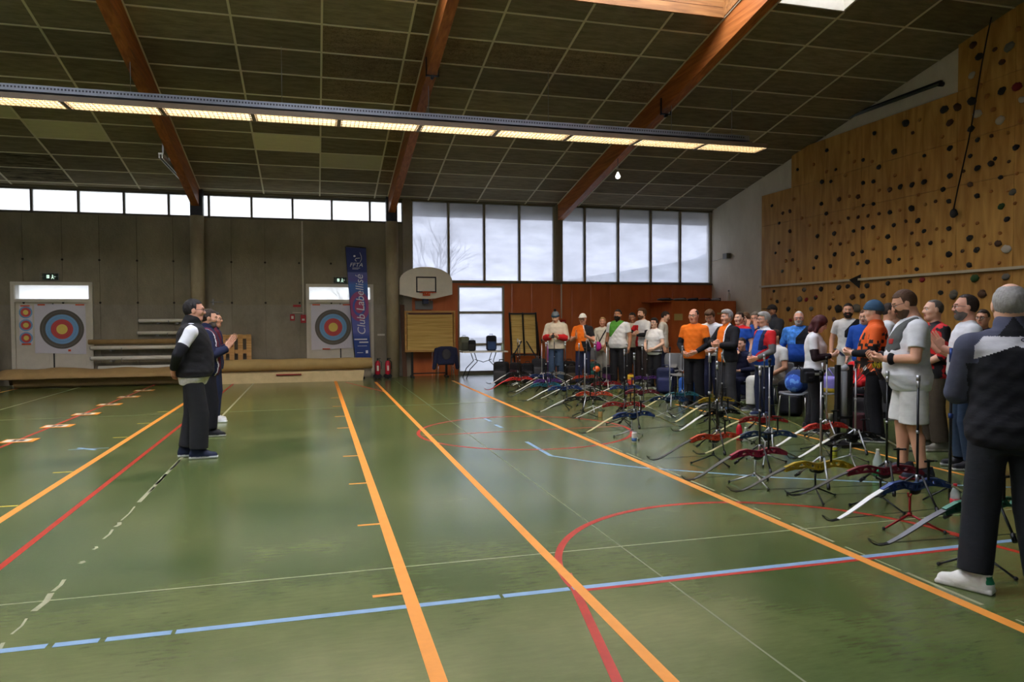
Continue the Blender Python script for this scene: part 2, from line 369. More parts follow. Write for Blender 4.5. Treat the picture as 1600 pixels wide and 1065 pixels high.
# ------------------------------------------------------------------ ceiling: slab, tiles, battens, shafts
XB = [-12.9, -11.45, -10.0, -8.55, -7.07, -5.65, -4.23, -2.9, -1.25, 0.18, 1.635, 2.08, 3.12, 4.53, 5.95, 7.02, 7.6, 8.95, 10.42, 12.07]
YB = [YW]+[20.05-0.83*k for k in range(15)]
HOLES = [(3.12, 7.02, 8.55, 11.27), (7.6, 8.95, 8.55, 10.74), (-1.25, 1.635, 8.55, 11.2), (-7.07, -4.23, 8.55, 11.2), (-11.45, -8.55, 8.55, 11.2)]
FILL_HOLES = [(-7.07, -4.23, 2.0, 6.8), (-1.25, 1.635, 2.0, 6.8)]  # unseen rooflights added over the near slope for fill light
def in_hole(x, y): return any(a < x < b and c < y < d for a, b, c, d in HOLES+FILL_HOLES)
cm = MB()
ys = sorted(set([YN, YR, YW, 2.0, 6.8]+[h[2] for h in HOLES]+[h[3] for h in HOLES]))
for i in range(len(XB)-1):
    for j in range(len(ys)-1):
        x0, x1, y0, y1 = XB[i], XB[i+1], ys[j], ys[j+1]
        if in_hole((x0+x1)/2, (y0+y1)/2): continue
        q = [(x0, y0, zc(y0)+.04), (x1, y0, zc(y0)+.04), (x1, y1, zc(y1)+.04), (x0, y1, zc(y1)+.04)]
        cm.add(q+[(a, b, c+.1) for a, b, c in q], [(0, 1, 2, 3), (7, 6, 5, 4), (0, 4, 5, 1), (1, 5, 6, 2), (2, 6, 7, 3), (3, 7, 4, 0)])
mSlab = M('ceiling_void', rgb(70, 64, 50), 0.95)
ceil = cm.build('ceiling', mSlab); tag(ceil, 'dark stained tiled ceiling sloping up towards the rooflights', 'ceiling', kind='structure')
tcache = {}
def tile(x0, x1, y0, y1, mat):
    w, d = x1-x0, y1-y0; key = (round(w, 3), round(d, 3), mat.name)
    if key not in tcache:
        a, b = w/2-.012, d/2-.012
        me = MB().add([(-a, -b, SL*b), (a, -b, SL*b), (a, b, -SL*b), (-a, b, -SL*b), (-a, -b, SL*b+.025), (a, -b, SL*b+.025), (a, b, -SL*b+.025), (-a, b, -SL*b+.025)],
            [(0, 1, 2, 3), (7, 6, 5, 4), (0, 4, 5, 1), (1, 5, 6, 2), (2, 6, 7, 3), (3, 7, 4, 0)])
        o = me.build('ceiling_tile', mat); tcache[key] = o.data; bpy.data.objects.remove(o)
    link('ceiling_tile', tcache[key], ceil, ((x0+x1)/2, (y0+y1)/2, zc((y0+y1)/2)))
PALE = {(5, 4), (4, 5), (8, 4), (9, 3)}; CRACK = {(9, 8), (9, 9), (9, 7), (10, 6), (10, 5), (10, 7), (10, 4), (10, 3), (10, 2), (11, 9), (12, 9), (13, 9), (10, 8), (14, 8), (10, 9)}
for i in range(len(XB)-1):
    for j in range(len(YB)-1):
        y1, y0 = YB[j], YB[j+1]; x0, x1 = XB[i], XB[i+1]; xm = (x0+x1)/2
        if y0 < YR: continue
        for a, b, c, d in HOLES:
            if a < xm < b and y0 < d: y0 = max(y0, d)
        if y1-y0 < 0.05: continue
        mt = mTileP if (i, j) in PALE else mTileC if (i, j) in CRACK else mTileB if (i, j) in {(4, 1), (4, 2)} else mTile
        tile(x0, x1, y0, y1, mt)
def slope_bar(name, x0, x1, y0, y1, dz0, dz1, mat, parent):
    v = []
    for x in (x0, x1):
        for y in (y0, y1): v += [(x, y, zc(y)+dz0), (x, y, zc(y)+dz1)]
    return MB().add(v, [(0, 1, 3, 2), (4, 6, 7, 5), (0, 4, 5, 1), (2, 3, 7, 6), (0, 2, 6, 4), (1, 5, 7, 3)]).build(name, mat, parent)
for x in XB[1:-1]:
    if abs(x-2.08) < .01 or abs(x+2.9) < .01 or abs(x-7.02) < .01: continue
    ye = YR+.1
    for a, b, c, d in HOLES:
        if a-.01 <= x <= b+.01: ye = d
    slope_bar('ceiling_batten', x-.018, x+.018, ye, YW, -.016, .004, mBatten, ceil)
for y in YB[1:]:
    if y < YR+.1: continue
    segs = [(XL, XR)]
    for a, b, c, d in HOLES:
        if c < y < d:
            n = []
            for s0, s1 in segs:
                if b <= s0 or a >= s1: n.append((s0, s1))
                else: n += [(s0, a)]*(a > s0)+[(b, s1)]*(b < s1)
            segs = n
    for s0, s1 in segs: slope_bar('ceiling_batten', s0, s1, y-.014, y+.014, -.013, .004, mBatten, ceil)
# rooflight shafts
def shaft(n, h, mat, hgt=0.62):
    a, b, c, d = h; t = 0.05
    r = thing('skylight_%d' % n, ['pine lined rooflight shaft beside the middle timber beam', 'white lined rooflight shaft right of the timber beam', 'rooflight shaft above the shooting lane', 'rooflight shaft on the left side of the hall', 'rooflight shaft at the far left', 'added fill rooflight over the camera left', 'added fill rooflight over the camera lane', 'added fill rooflight over the camera right', 'added fill rooflight beside the climbing wall'][n-1], 'skylight', kind='structure')
    zt = max(zc(c), zc(d))+hgt
    def wall(p, q):
        z0 = [zc(p[1])+.0, zc(q[1])+.0]
        MB().add([(p[0], p[1], z0[0]), (q[0], q[1], z0[1]), (q[0], q[1], zt), (p[0], p[1], zt)], [(0, 1, 2, 3)]).build('shaft_lining', mat, r, fix=False)
    k = 3 if mat is mShaft else 1
    if k == 3:
        z0 = zc(d)
        for i in range(5):
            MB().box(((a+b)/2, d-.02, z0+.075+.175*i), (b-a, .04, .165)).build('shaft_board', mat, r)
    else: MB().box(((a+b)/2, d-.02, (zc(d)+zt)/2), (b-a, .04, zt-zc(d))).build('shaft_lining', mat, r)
    MB().box(((a+b)/2, c+.02, (zc(c)+zt)/2), (b-a, .04, zt-zc(c))).build('shaft_lining', mat, r)
    for x in (a+.02, b-.02-(.09 if n == 1 else 0)):
        MB().add([(x-.02, c, zc(c)), (x-.02, d, zc(d)), (x-.02, d, zt), (x-.02, c, zt), (x+.02, c, zc(c)), (x+.02, d, zc(d)), (x+.02, d, zt), (x+.02, c, zt)],
                 [(0, 1, 2, 3), (7, 6, 5, 4), (0, 4, 5, 1), (1, 5, 6, 2), (2, 6, 7, 3), (3, 7, 4, 0)]).build('shaft_lining', mat, r)
    MB().box(((a+b)/2, (c+d)/2, zt), (b-a, d-c, .01)).build('pane', mGlassSky, r)
    li = bpy.data.lights.new('daylight_portal', 'AREA'); li.shape = 'RECTANGLE'; li.size = b-a; li.size_y = d-c; li.cycles.is_portal = True
    lo = bpy.data.objects.new('daylight_portal', li); COL.objects.link(lo); lo.location = ((a+b)/2, (c+d)/2, zt+.03)
for n, h in enumerate(HOLES+FILL_HOLES): shaft(n+1, h, mShaft if n in (0,) else mWhite, 1.3 if n == 1 else .62)
# timber beams
for x, lab in ((-7.9, 'glued timber roof beam at the left edge above the clerestory'), (-2.9, 'glued timber roof beam over the left concrete column'), (2.08, 'glued timber roof beam over the concrete column by the backboard'), (7.02, 'glued timber roof beam meeting the tall windows')):
    b = slope_bar('roof_beam', x-.09, x+.09, YR, YW-.12, -.47, .02, mGlu, None); tag(b, lab, 'beam', 'roof beams', 'structure')
    for s in (-1, 1): slope_bar('edge_strip', x+s*.1-.012, x+s*.1+.012, YR+.6, YW-.12, -.02, .0, mBatten, b)
for x in (-7.9, -2.9, 2.08, 7.02):
    b = slope_bar('roof_beam', x-.09, x+.09, YN, YR, -.47, .02, mGlu, None); tag(b, 'timber roof beam behind the camera at %s' % {-7.9: 'the far left', -2.9: 'the left', 2.08: 'the middle', 7.02: 'the right'}[x], 'beam', 'roof beams behind the camera', 'structure')

# ------------------------------------------------------------------ far wall, left half: concrete panels, clerestory, doors
wl = thing('wall_far', 'raw concrete panel wall below the clerestory strip', 'wall', kind='structure')
MB().box(((XL+2.42)/2, YW+.16, 2.13), (2.42-XL, .2, 4.26)).build('backing', mConc, wl)
mDot = M('formwork_hole', rgb(40, 36, 30), 0.9)
xs = [-12.9, -12.0, -11.15, -10.3, -9.45, -8.6, -7.74, -6.89, -6.03, -5.2, -4.34, -3.49, -2.9, -2.09, -1.25, -0.38, 0.45, 1.25, 2.42]
doors = [(-7.15, -5.36), (-0.21, 1.576)]
def panel(x0, x1, z0, z1, m):
    if x1-x0 < .04 or z1-z0 < .04: return
    MB().box(((x0+x1)/2, YW+.03, (z0+z1)/2), (x1-x0-.008, .06, z1-z0-.008)).build('concrete_panel', m, wl)
for i in range(len(xs)-1):
    x0, x1 = xs[i], xs[i+1]
    cut = [(x0, x1)]
    for a, b in doors:
        n = []
        for s0, s1 in cut:
            if b <= s0 or a >= s1: n.append((s0, s1))
            else: n += [(s0, a)]*(a > s0)+[(b, s1)]*(b < s1)
        cut = n
    for s0, s1 in cut: panel(s0, s1, 0, 2.0, mConc2)
    hit = any(not (b <= x0 or a >= x1) for a, b in doors)
    if hit:
        for a, b in doors:
            if not (b <= x0 or a >= x1):
                u0, u1 = max(x0, a), min(x1, b)
                panel(x0, x1, 2.56, 4.26, mConc)
                if u0 > x0+.03: panel(x0, u0, 2.0, 2.56, mConc)
                if u1 < x1-.03: panel(u1, x1, 2.0, 2.56, mConc)
    else: panel(x0, x1, 2.0, 4.26, mConc)
    if i:
        for z in (2.05, 3.12): MB().cyl((x0, YW+.01, z), (x0, YW-.003, z), .028, n=10).build('formwork_hole', mDot, wl)
# clerestory windows, one unit per bay
def glaz(n, x0, x1, z0, z1, mull, mat, label, fm, fr=.05, dep=.09, rails=(), y=YW+.05, portal=True):
    w = thing('window_%d' % n, label, 'window', (0, 0, 0), kind='structure')
    for z in (z0-fr/2, z1+fr/2): MB().box(((x0+x1)/2, y, z), (x1-x0+2*fr, dep, fr)).build('frame_rail', fm, w)
    cols = [x0]+list(mull)+[x1]
    for i, x in enumerate(cols):
        MB().box((x+(-fr/2 if i == 0 else fr/2 if i == len(cols)-1 else 0), y, (z0+z1)/2), (fr, dep, z1-z0)).build('mullion', fm, w)
    zz = [z0]+list(rails)+[z1]
    for r in rails: MB().box(((x0+x1)/2, y, r), (x1-x0, dep, fr)).build('frame_rail', fm, w)
    for i in range(len(cols)-1):
        a = cols[i]+(fr/2 if i else 0); b = cols[i+1]-(fr/2 if i < len(cols)-2 else 0)
        for j in range(len(zz)-1):
            c = zz[j]+(fr/2 if j else 0); d = zz[j+1]-(fr/2 if j < len(zz)-2 else 0)
            MB().box(((a+b)/2, y+.02, (c+d)/2), (b-a, .008, d-c)).build('pane', mat, w)
    if portal:
        li = bpy.data.lights.new('daylight_portal', 'AREA'); li.shape = 'RECTANGLE'; li.size = x1-x0; li.size_y = z1-z0; li.cycles.is_portal = True
        lo = bpy.data.objects.new('daylight_portal', li); COL.objects.link(lo); lo.location = ((x0+x1)/2, y+.06 if y > 0 else y-.06, (z0+z1)/2); lo.rotation_euler = (math.radians(-90 if y > 0 else 90), 0, 0)
    return w
glaz(1, -12.8, -8.06, 4.31, 4.84, [-11.85, -10.8, -9.8, -8.75], mGlassStrip, 'clerestory strip window at the far left of the concrete wall', mDkFrame)
glaz(2, -7.9, -2.98, 4.31, 4.84, [-6.68, -5.65, -4.62, -3.58], mGlassStrip, 'clerestory strip window left of the left column', mDkFrame)
glaz(3, -2.82, 2.0, 4.31, 4.84, [-2.62, -1.57, -0.53, 0.49, 1.51], mGlassStrip, 'clerestory strip window between the two concrete columns', mDkFrame)
glaz(4, 2.12, 2.38, 4.31, 4.84, [], mGlassStrip, 'narrow clerestory pane right of the column by the backboard', mDkFrame)
glaz(5, 2.68, 6.83, 2.70, 4.92, [3.7, 4.74, 5.79], mGlassBig, 'tall translucent window left of the timber beam', mFrame, .06, .12)
glaz(6, 7.12, 12.0, 2.70, 4.92, [7.82, 8.9, 9.98, 10.98], mGlassBig, 'tall translucent window between timber beam and white wall', mFrame, .06, .12)
# solid parts of the far wall around the windows
hd = MB().box(((XL+XR)/2, YW+.1, 5.05), (XR-XL, .28, .32)).build('trim_1', M('eaves_board', rgb(110, 102, 82), .7), None); tag(hd, 'dark eaves board above all the far windows', 'trim', kind='structure')
for i, (x0, x1, z0, z1, m) in enumerate(((2.40, 2.64, 0, 5.0, mFrame), (6.88, 7.06, 2.6, 5.0, mFrame), (-8.02, -7.94, 4.26, 4.9, mBlackSteel))):
    tag(MB().box(((x0+x1)/2, YW+.03, (z0+z1)/2), (x1-x0, .16, z1-z0)).build('trim_%d' % (i+2), m), ['grey mullion post beside the concrete wall', 'wide grey mullion under the timber beam', 'dark clerestory post at far left'][i], 'trim', kind='structure')
wp = thing('wall_panelling', 'rust red panelled wall below the tall windows', 'wall', kind='structure')
MB().box(((2.6+XR)/2+.0, YW+.2, 1.3), (XR-2.6, .1, 2.6)).build('backing', mRust, wp) if False else None
pxs = [2.44, 3.2, 3.95]
for i in range(2): MB().box(((pxs[i]+pxs[i+1])/2, YW+.02, 1.31), (pxs[i+1]-pxs[i]-.006, .08, 2.62)).build('wall_board', mRust, wp)
pxs = [5.32, 5.55, 6.15, 6.78, 7.4, 8.0, 8.62, 9.3, 10.0, 10.7, 11.4, XR]
for i in range(len(pxs)-1): MB().box(((pxs[i]+pxs[i+1])/2, YW+.02, 1.31), (pxs[i+1]-pxs[i]-.006, .08, 2.62)).build('wall_board', mRust, wp)
MB().box(((2.44+XR)/2, YW+.0, 2.645), (XR-2.44, .12, .05)).build('sill', mDkFrame, wp)
MB().box((4.65, YW+.02, 2.585), (1.4, .08, .07)).build('wall_board', mRust, wp)
dg = glaz(7, 4.0, 5.27, .1, 2.5, [], mGlassBig, 'glazed exit door bay with three frosted panes behind the folding table', mFrame, .07, .1, (.86, 1.78))
dg.name = 'door_3'
MB().box((4.65, YW+.02, .03), (1.4, .1, .06)).build('threshold', mFrame, dg)
def double_door(n, x0, x1, label):
    d = thing('door_%d' % n, label, 'door', (0, 0, 0), kind='structure'); y = YW-.01
    for x in (x0+.04, x1-.04): MB().box((x, y+.01, 1.28), (.08, .14, 2.56)).build('door_frame', mFrame if False else M('door_grey', rgb(208, 202, 188), .5, var=.05), d)
    m = MATS['door_grey']
    for z in (2.52, 2.10): MB().box(((x0+x1)/2, y+.01, z), (x1-x0-.16, .14, .08)).build('door_frame', m, d)
    MB().box(((x0+x1)/2, y+.04, 2.31), (x1-x0-.16, .008, .34)).build('pane', mGlassStrip, d)
    xm = (x0+x1)/2
    for a, b in ((x0+.08, xm-.004), (xm+.004, x1-.08)):
        lf = MB().box(((a+b)/2, y+.04, 1.03), (b-a, .05, 2.06)).build('door_leaf', m, d)
        MB().box(((a+b)/2, y+.012, .48), (b-a-.2, .012, .6)).build('door_panel', m, lf)
        MB().box(((a+b)/2, y+.012, 1.42), (b-a-.2, .012, 1.0)).build('door_panel', m, lf)
    MB().box((xm, y+.008, 1.03), (.03, .01, 2.0)).build('astragal', mBlackSteel, d)
    li = bpy.data.lights.new('daylight_portal', 'AREA'); li.shape = 'RECTANGLE'; li.size = x1-x0; li.size_y = .4; li.cycles.is_portal = True
    lo = bpy.data.objects.new('daylight_portal', li); COL.objects.link(lo); lo.location = (xm, y+.09, 2.31); lo.rotation_euler = (math.radians(-90), 0, 0)
    return d
# the transoms look outside through the backing: cut by building the backing in pieces
bk = [o for o in wl.children if o.name.startswith('backing')][0]; bpy.data.objects.remove(bk)
cutx = [XL, doors[0][0]+.08, doors[0][1]-.08, doors[1][0]+.08, doors[1][1]-.08, 2.42]
for i in range(5):
    x0, x1 = cutx[i], cutx[i+1]; 
    if i % 2 == 0: MB().box(((x0+x1)/2, YW+.16, 2.13), (x1-x0, .2, 4.26)).build('backing', mConc, wl)
    else:
        MB().box(((x0+x1)/2, YW+.16, 1.05), (x1-x0, .2, 2.10)).build('backing', mConc, wl)
        MB().box(((x0+x1)/2, YW+.16, 3.38), (x1-x0, .2, 1.76)).build('backing', mConc, wl)
double_door(1, *doors[0], 'pale double door with bright transom and two taped paper targets')
double_door(2, *doors[1], 'pale double door with bright transom behind the blue banner')
for x, lab in ((-2.88, 'round concrete column behind the three standing people'), (2.08, 'round concrete column left of the basketball backboard'), (-7.9, 'round concrete column at the left end')):
    c = thing('column', lab, 'column', (x, YW-.22, 0), group='concrete columns', kind='structure')
    MB().cyl((0, 0, 0), (0, 0, 4.27), .17, n=24).build('shaft', mCol, c)
    MB().box((0, .06, 4.27+.33), (.30, .24, .68)).build('steel_head', mBlackSteel, c)
# ------------------------------------------------------------------ other walls
wr = thing('wall_right', 'white plastered wall right of the tall windows', 'wall', kind='structure')
MB().prism([(YN, -.05), (YW+.3, -.05), (YW+.3, zc(YW)+.1), (YR, zc(YR)+.1), (YN, zc(YN)+.1)], XR, XR+.2, plane='yz').build('plaster', mPlaster, wr)
wll = MB().prism([(YN, -.05), (YW+.3, -.05), (YW+.3, zc(YW)+.1), (YR, zc(YR)+.1), (YN, zc(YN)+.1)], XL-.2, XL, plane='yz').build('wall_left', mConc)
tag(wll, 'concrete side wall at the far left of the hall', 'wall', kind='structure')
wn = thing('wall_near', 'concrete wall with window band behind the camera', 'wall', kind='structure')
MB().box(((XL+XR)/2, YN-.1, 1.3), (XR-XL+.4, .2, 2.7)).build('wall_base', mConc, wn)
MB().box(((XL+XR)/2, YN-.1, 4.95), (XR-XL+.4, .2, .5)).build('wall_head', mConc, wn)
for i, (a, b) in enumerate(((-12.9, -8.0), (-7.8, -3.0), (-2.8, 2.0))):
    glaz(8+i, a+.06, b-.06, 2.70, 4.66, [a+(b-a)*k/4 for k in (1, 2, 3)], mGlassBig, ['tall translucent window behind the camera, %s' % t for t in ('first', 'second', 'third', 'fourth', 'fifth')][i]+' from the left wall', mFrame, .06, .12, y=YN-.05)
MB().box((7.1, YN-.1, 3.7), (10.0, .2, 2.0)).build('wall_infill', mConc, wn)
for i, x in enumerate((-7.9, -2.9)): MB().box((x, YN-.1, 3.7), (.2, .2, 2.0)).build('wall_pier', mConc, wn)
for i, x in enumerate((XL, XR)): MB().box((x, YN-.1, 3.7), (.2, .2, 2.0)).build('wall_pier', mConc, wn)
# outside: the eaves beam and a neighbouring block seen dimly through the sheets
ev = MB().box((7.4, YW+.75, 5.0), (9.8, .15, .82)).build('eaves_fascia', M('fascia_brown', rgb(104, 92, 80), .8)); tag(ev, 'dark fascia under the eaves seen through the top of the tall windows', 'fascia', kind='structure')
nb = MB().prism([(14.5, -1), (34, -1), (34, 9.5), (22.5, 5.2), (14.5, 3.9)], YW+12, YW+20).build('neighbouring_building', M('outside_wall', rgb(150, 160, 172), .8)); tag(nb, 'pale grey building outside the right tall window', 'building', kind='structure')
gr = MB().box((0, YW+30, -.6), (120, 60, .2)).build('ground_outside', M('outside_ground', rgb(120, 122, 112), .9)); tag(gr, 'grey ground outside the far windows', 'ground', kind='structure')

def bare_tree(x, y, h, seed, label):
    r = random.Random(seed); t = thing('bare_tree', label, 'tree', (x, y, -.5), kind='structure'); mB = M('outside_bark', rgb(96, 88, 84), .9)
    def grow(p, d, ln, rad, lvl, mb):
        q = p+d*ln; mb.tube([p, p.lerp(q, .5)+Vector((r.uniform(-1, 1), r.uniform(-1, 1), 0))*ln*.05, q], [rad, rad*.8, rad*.62], 5)
        if lvl:
            for _ in range(3 if lvl > 1 else 4):
                nd = (d+Vector((r.uniform(-.8, .8), r.uniform(-.6, .6), r.uniform(-.15, .6)))).normalized(); grow(p.lerp(q, r.uniform(.55, 1)), nd, ln*r.uniform(.55, .8), rad*.5, lvl-1, mb)
    mb = MB(); mb.tube([(0, 0, 0), (.05, 0, h*.35)], [.14, .11], 8).build('trunk', mB, t, fix=False)
    mb = MB()
    for _ in range(5): grow(Vector((.05, 0, h*.33)), Vector((r.uniform(-.7, .7), r.uniform(-.5, .5), 1)).normalized(), h*.24, .05, 3, mb)
    o = mb.build('branches', mB, t, fix=False); o['kind'] = 'stuff'
bare_tree(4.2, YW+7, 7.0, 5, 'bare tree outside behind the leftmost tall window')
bare_tree(1.0, YW+6, 4.0, 9, 'bare shrub outside behind the transom of the banner door')
# ------------------------------------------------------------------ luminaire row and what hangs from the roof
mHousing = M('luminaire_housing', rgb(120, 104, 84), .5, var=.05)
mLouvre = M('louvre_aluminium', rgb(96, 86, 66), .5, .0)
mTube = M('lit_fluorescent_diffuser', rgb(240, 230, 200), .5, emit=(1.0, 0.84, 0.60, 13.0))
LY, LZ, LL = 13.5, 5.13, 1.455
lum = thing('ceiling_luminaire', 'louvred fluorescent luminaire', 'lamp', (0, LY, LZ), group='row of luminaires under the cable tray')
MB().box((0, .245, .045), (LL-.02, .012, .09)).box((0, -.245, .045), (LL-.02, .012, .09)).box((0, 0, .085), (LL-.02, .50, .012)).build('housing', mHousing, lum)
MB().box((0, 0, .055), (LL-.10, .46, .006)).build('diffuser', mTube, lum)
lv = MB()
for i in range(19): lv.box((-LL/2+.06+i*(LL-.12)/18, 0, .020), (.006, .48, .028))
for y in (-.23, -.115, 0, .115, .23): lv.box((0, y, .020), (LL-.06, .006, .028))
lv.build('louvre', mLouvre, lum)
for s in (-1, 1): MB().box((s*(LL/2-.015), 0, .043), (.03, .50, .095)).build('end_cap', mHousing, lum)
lx = [9.2-LL*(k+.5) for k in range(12)]
ords = ['first', 'second', 'third', 'fourth', 'fifth', 'sixth', 'seventh', 'eighth', 'ninth', 'tenth', 'eleventh', 'twelfth']
for k, x in enumerate(lx):
    o = lum if k == 0 else copy_tree(lum); o.location.x = x
    o['label'] = 'louvred fluorescent luminaire, %s from the climbing wall end of the row' % ords[k]
ct = thing('cable_tray', 'long grey perforated cable tray above the luminaire row', 'cable tray', (0, LY-.14, LZ+.13))
mTray = M('galvanised_tray', rgb(128, 132, 142), .45, .5, var=.1)
MB().box((.3, 0, 0), (16.9, .2, .008)).box((.3, -.1, .05), (16.9, .006, .10)).box((.3, .1, .05), (16.9, .006, .10)).build('channel', mTray, ct)
pf = MB()
for i in range(330): pf.box((-8.1+i*.0508, -.1035, .055), (.028, .003, .030))
pf.build('perforations', M('tray_slot', rgb(48, 50, 56), .7), ct)['kind'] = 'stuff'
for x in (-7.5, -5, -2.9, -.5, 2.08, 4.4, 7.02, 8.4): MB().cyl((x, 0, .1), (x, 0, zc(LY)-LZ-.10), .006, n=6).build('hanger_rod', mGreySteel, ct)
rl = thing('curtain_rail', 'aluminium track hanging beside the left timber beam', 'rail', (-3.06, 0, 0))
MB().box((0, 18.3, 5.08), (.09, 3.4, .03)).box((-.03, 18.3, 5.03), (.02, 3.4, .09)).box((.03, 18.3, 5.03), (.02, 3.4, .09)).build('track', M('aluminium_track', rgb(190, 186, 176), .35, .6), rl)
for y in (16.7, 17.4, 18.4, 19.3): MB().box((.03, y, (5.08+zc(y))/2), (.03, .03, zc(y)-5.08)).build('hanger', mGreySteel, rl)
hl = thing('pendant_lamp', 'small bare bulb lamp hanging from the right timber beam', 'lamp', (6.96, 15.9, 4.95))
MB().cyl((0, 0, .08), (0, 0, zc(15.9)-4.95-.47), .008, n=6).build('cord', mGreySteel, hl)
MB().lathe([(.0, -.07), (.05, -.05), (.06, 0), (.03, .06), (.02, .09)]).build('bulb', M('glass_bulb', rgb(225, 225, 225), .1, emit=(1, .97, .9, 1.2)), hl)
for x, y, lab in ((2.08, 12.9, 'black bracket under the timber beam by the backboard bay'), (7.02, 13.6, 'black bracket under the right timber beam')):
    b = thing('beam_bracket', lab, 'bracket', (x, y, zc(y)-.5))
    MB().box((-.11, 0, .12), (.015, .05, .34)).box((.0, 0, -.03), (.24, .05, .02)).box((.11, 0, .04), (.015, .05, .16)).build('strap', mBlackSteel, b)
    MB().cyl((.0, -.04, -.06), (.0, .04, -.06), .03, n=10).build('pulley', mBlackSteel, b)

# ------------------------------------------------------------------ climbing wall
XC = XR-.10
cw = thing('climbing_wall', 'tall plywood climbing wall studded with holds on the right', 'climbing wall', (0, 0, 0))
def board(y0, y1, z0, z1, m): MB().box((XC+.04, (y0+y1)/2, (z0+z1)/2), (.08, abs(y1-y0)-.006, z1-z0-.006)).build('plywood_panel', m, cw)
def bank(y0, y1, zt, lo=True):
    zs = [2.47]+[z for z in (4.1, 4.95, 5.9) if z < zt-.2]+[zt]
    for i in range(len(zs)-1): board(y0, y1, zs[i], zs[i+1], mPly)
    board(y0, y1, 0.02, 2.42, mPly2)
yb = [17.53, 16.25, 15.0, 13.75, 12.5, 11.24, 10.05, 8.8, 7.55, 6.3, 5.0, 3.8]
for i in range(len(yb)-1): bank(yb[i+1], yb[i], 4.95 if i == 0 else 5.9 if i < 5 else 7.05)
MB().box((XC-.01, (17.53+3.8)/2, 2.445), (.12, 17.53-3.8, .05)).build('ledge_rail', M('ledge_white', rgb(190, 178, 150), .5), cw)
def Wx(u, v, x):
    d = CF + CR*(u-800)/FPX + CU*(532.5-v)/FPX; t = x/d[0]
    return Vector((x, d[1]*t, CH+d[2]*t))
hr = random.Random(11)
HM = {'d': M('hold_charcoal', rgb(38, 36, 34), .7), 'g': M('hold_grey', rgb(110, 106, 96), .7), 'w': M('hold_offwhite', rgb(190, 182, 165), .6), 'r': M('hold_red', rgb(130, 24, 30), .6),
      'n': M('hold_green', rgb(44, 78, 36), .6), 'b': M('hold_wood', rgb(170, 112, 52), .6), 'k': M('hold_brown', rgb(84, 56, 36), .7), 'o': M('hold_ochre', rgb(176, 128, 66), .6)}
hshapes = []
for s in range(7):
    mb = MB(); n, r = 9, random.Random(s); rings = []
    for (rad, x) in ((1.0, 0), (1.02, -.25), (.72, -.55), (.3, -.68)):
        rings.append([(x, rad*math.cos(2*math.pi*j/n)*(.8+.35*r.random()), rad*math.sin(2*math.pi*j/n)*(.8+.35*r.random())) for j in range(n)])
    vs = [p for q in rings for p in q]+[(-.66, 0, 0)]
    fs = [(i*n+j, i*n+(j+1) % n, (i+1)*n+(j+1) % n, (i+1)*n+j) for i in range(3) for j in range(n)]+[(3*n+j, 3*n+(j+1) % n, 4*n) for j in range(n)]
    hshapes.append((vs, fs))
hcache = {}
def hold(u, v, px, c, el=1.0):
    p = Wx(u, v, XC-.0); depth = p.dot(Vector(CF))
    r = px*depth/FPX; k = hr.randrange(7); key = (k, c)
    if key not in hcache:
        o = MB().add(*hshapes[k], smooth=True).build('climbing_hold', HM[c]); hcache[key] = o.data; bpy.data.objects.remove(o)
    o = link('climbing_hold', hcache[key], cw, p); o.scale = (r*1.1, r*1.25*el, r); o.rotation_euler = (hr.uniform(-.5, .5), 0, 0)
A = lambda s: [tuple(int(t) if t.lstrip('-').isdigit() else t for t in w.split(',')) for w in s.split()]
H1 = '757,137,14 602,188,11 362,273,10 545,322,10 703,280,16 853,300,9 625,358,13 407,370,8 338,432,12 382,430,9 545,438,11 597,430,11 680,472,13,k 733,457,13 792,447,13 853,432,14 520,507,13,k 425,520,12,k 335,542,11 360,592,11 545,550,9 597,543,10 680,585,12 790,565,16 822,628,14 700,650,11 670,708,14 852,680,11 885,740,11 820,745,12,k 703,765,12 675,830,15 726,822,9 815,872,11 595,660,11 543,665,10 497,680,10 400,692,12 315,705,11 176,680,10,k 122,640,8 120,740,8 175,780,9,g 103,790,7 310,812,11 402,797,11 493,795,12,k 540,783,10 567,835,13 518,843,10 380,857,11 296,866,9 137,882,9,g 955,68,14 1090,22,12 983,135,14,g 1090,165,17 1122,220,12 983,263,14 1085,302,11 1122,362,15 983,402,14 1050,378,10,k 948,470,13 978,530,13 1085,445,14,k 1120,503,14 1238,410,12 1010,593,14 978,668,13 1082,715,16 977,797,16 1118,775,15 1080,850,14 1242,556,16,n 1270,620,14 1268,770,22,w 1237,125,15,g 1315,258,16 1192,200,10,k 95,983,8 247,975,11 332,970,10 423,965,10 470,958,10 565,953,10 670,943,12 782,933,11 843,925,14,r 1108,917,20,n 1265,910,18,g 227,1022,11,g 308,1012,9,r 112,1035,10 490,1012,13 543,1008,12 645,1005,11 936,990,13 1003,992,18,g 1145,988,15,k 1120,85,14,w 1190,340,16 1210,315,10 85,552,8 140,590,9,k 176,580,10,k 214,370,8'
H2 = '475,505 497,565 470,615 520,610 570,603 625,592 625,475 823,497 858,545 830,370 705,400 590,330 500,330 470,285 795,185 830,120 1020,55 1275,185 1280,330 1275,475 1190,480 1310,540 1120,640 1050,650 915,670 790,690 757,750 757,880 850,805 788,815 945,730 1155,705 1235,690 1045,780 1185,743 1230,840 940,857 1010,855 595,770 470,735 430,745 380,745 345,645 385,640 425,635 235,615 190,825 215,875 155,830 230,920 450,905 400,905 620,715 760,630 730,575 730,940 1185,915 975,935 150,1025 80,1020 395,1020 730,1000 1205,70 1015,315 910,530 1320,390 945,205 360,380 295,345 455,400 275,650 195,520'
for t in A(H1): hold(1180+t[0]/3.226, 150+t[1]/3.226, t[2]/3.226*.95, t[3] if len(t) > 3 else 'd')
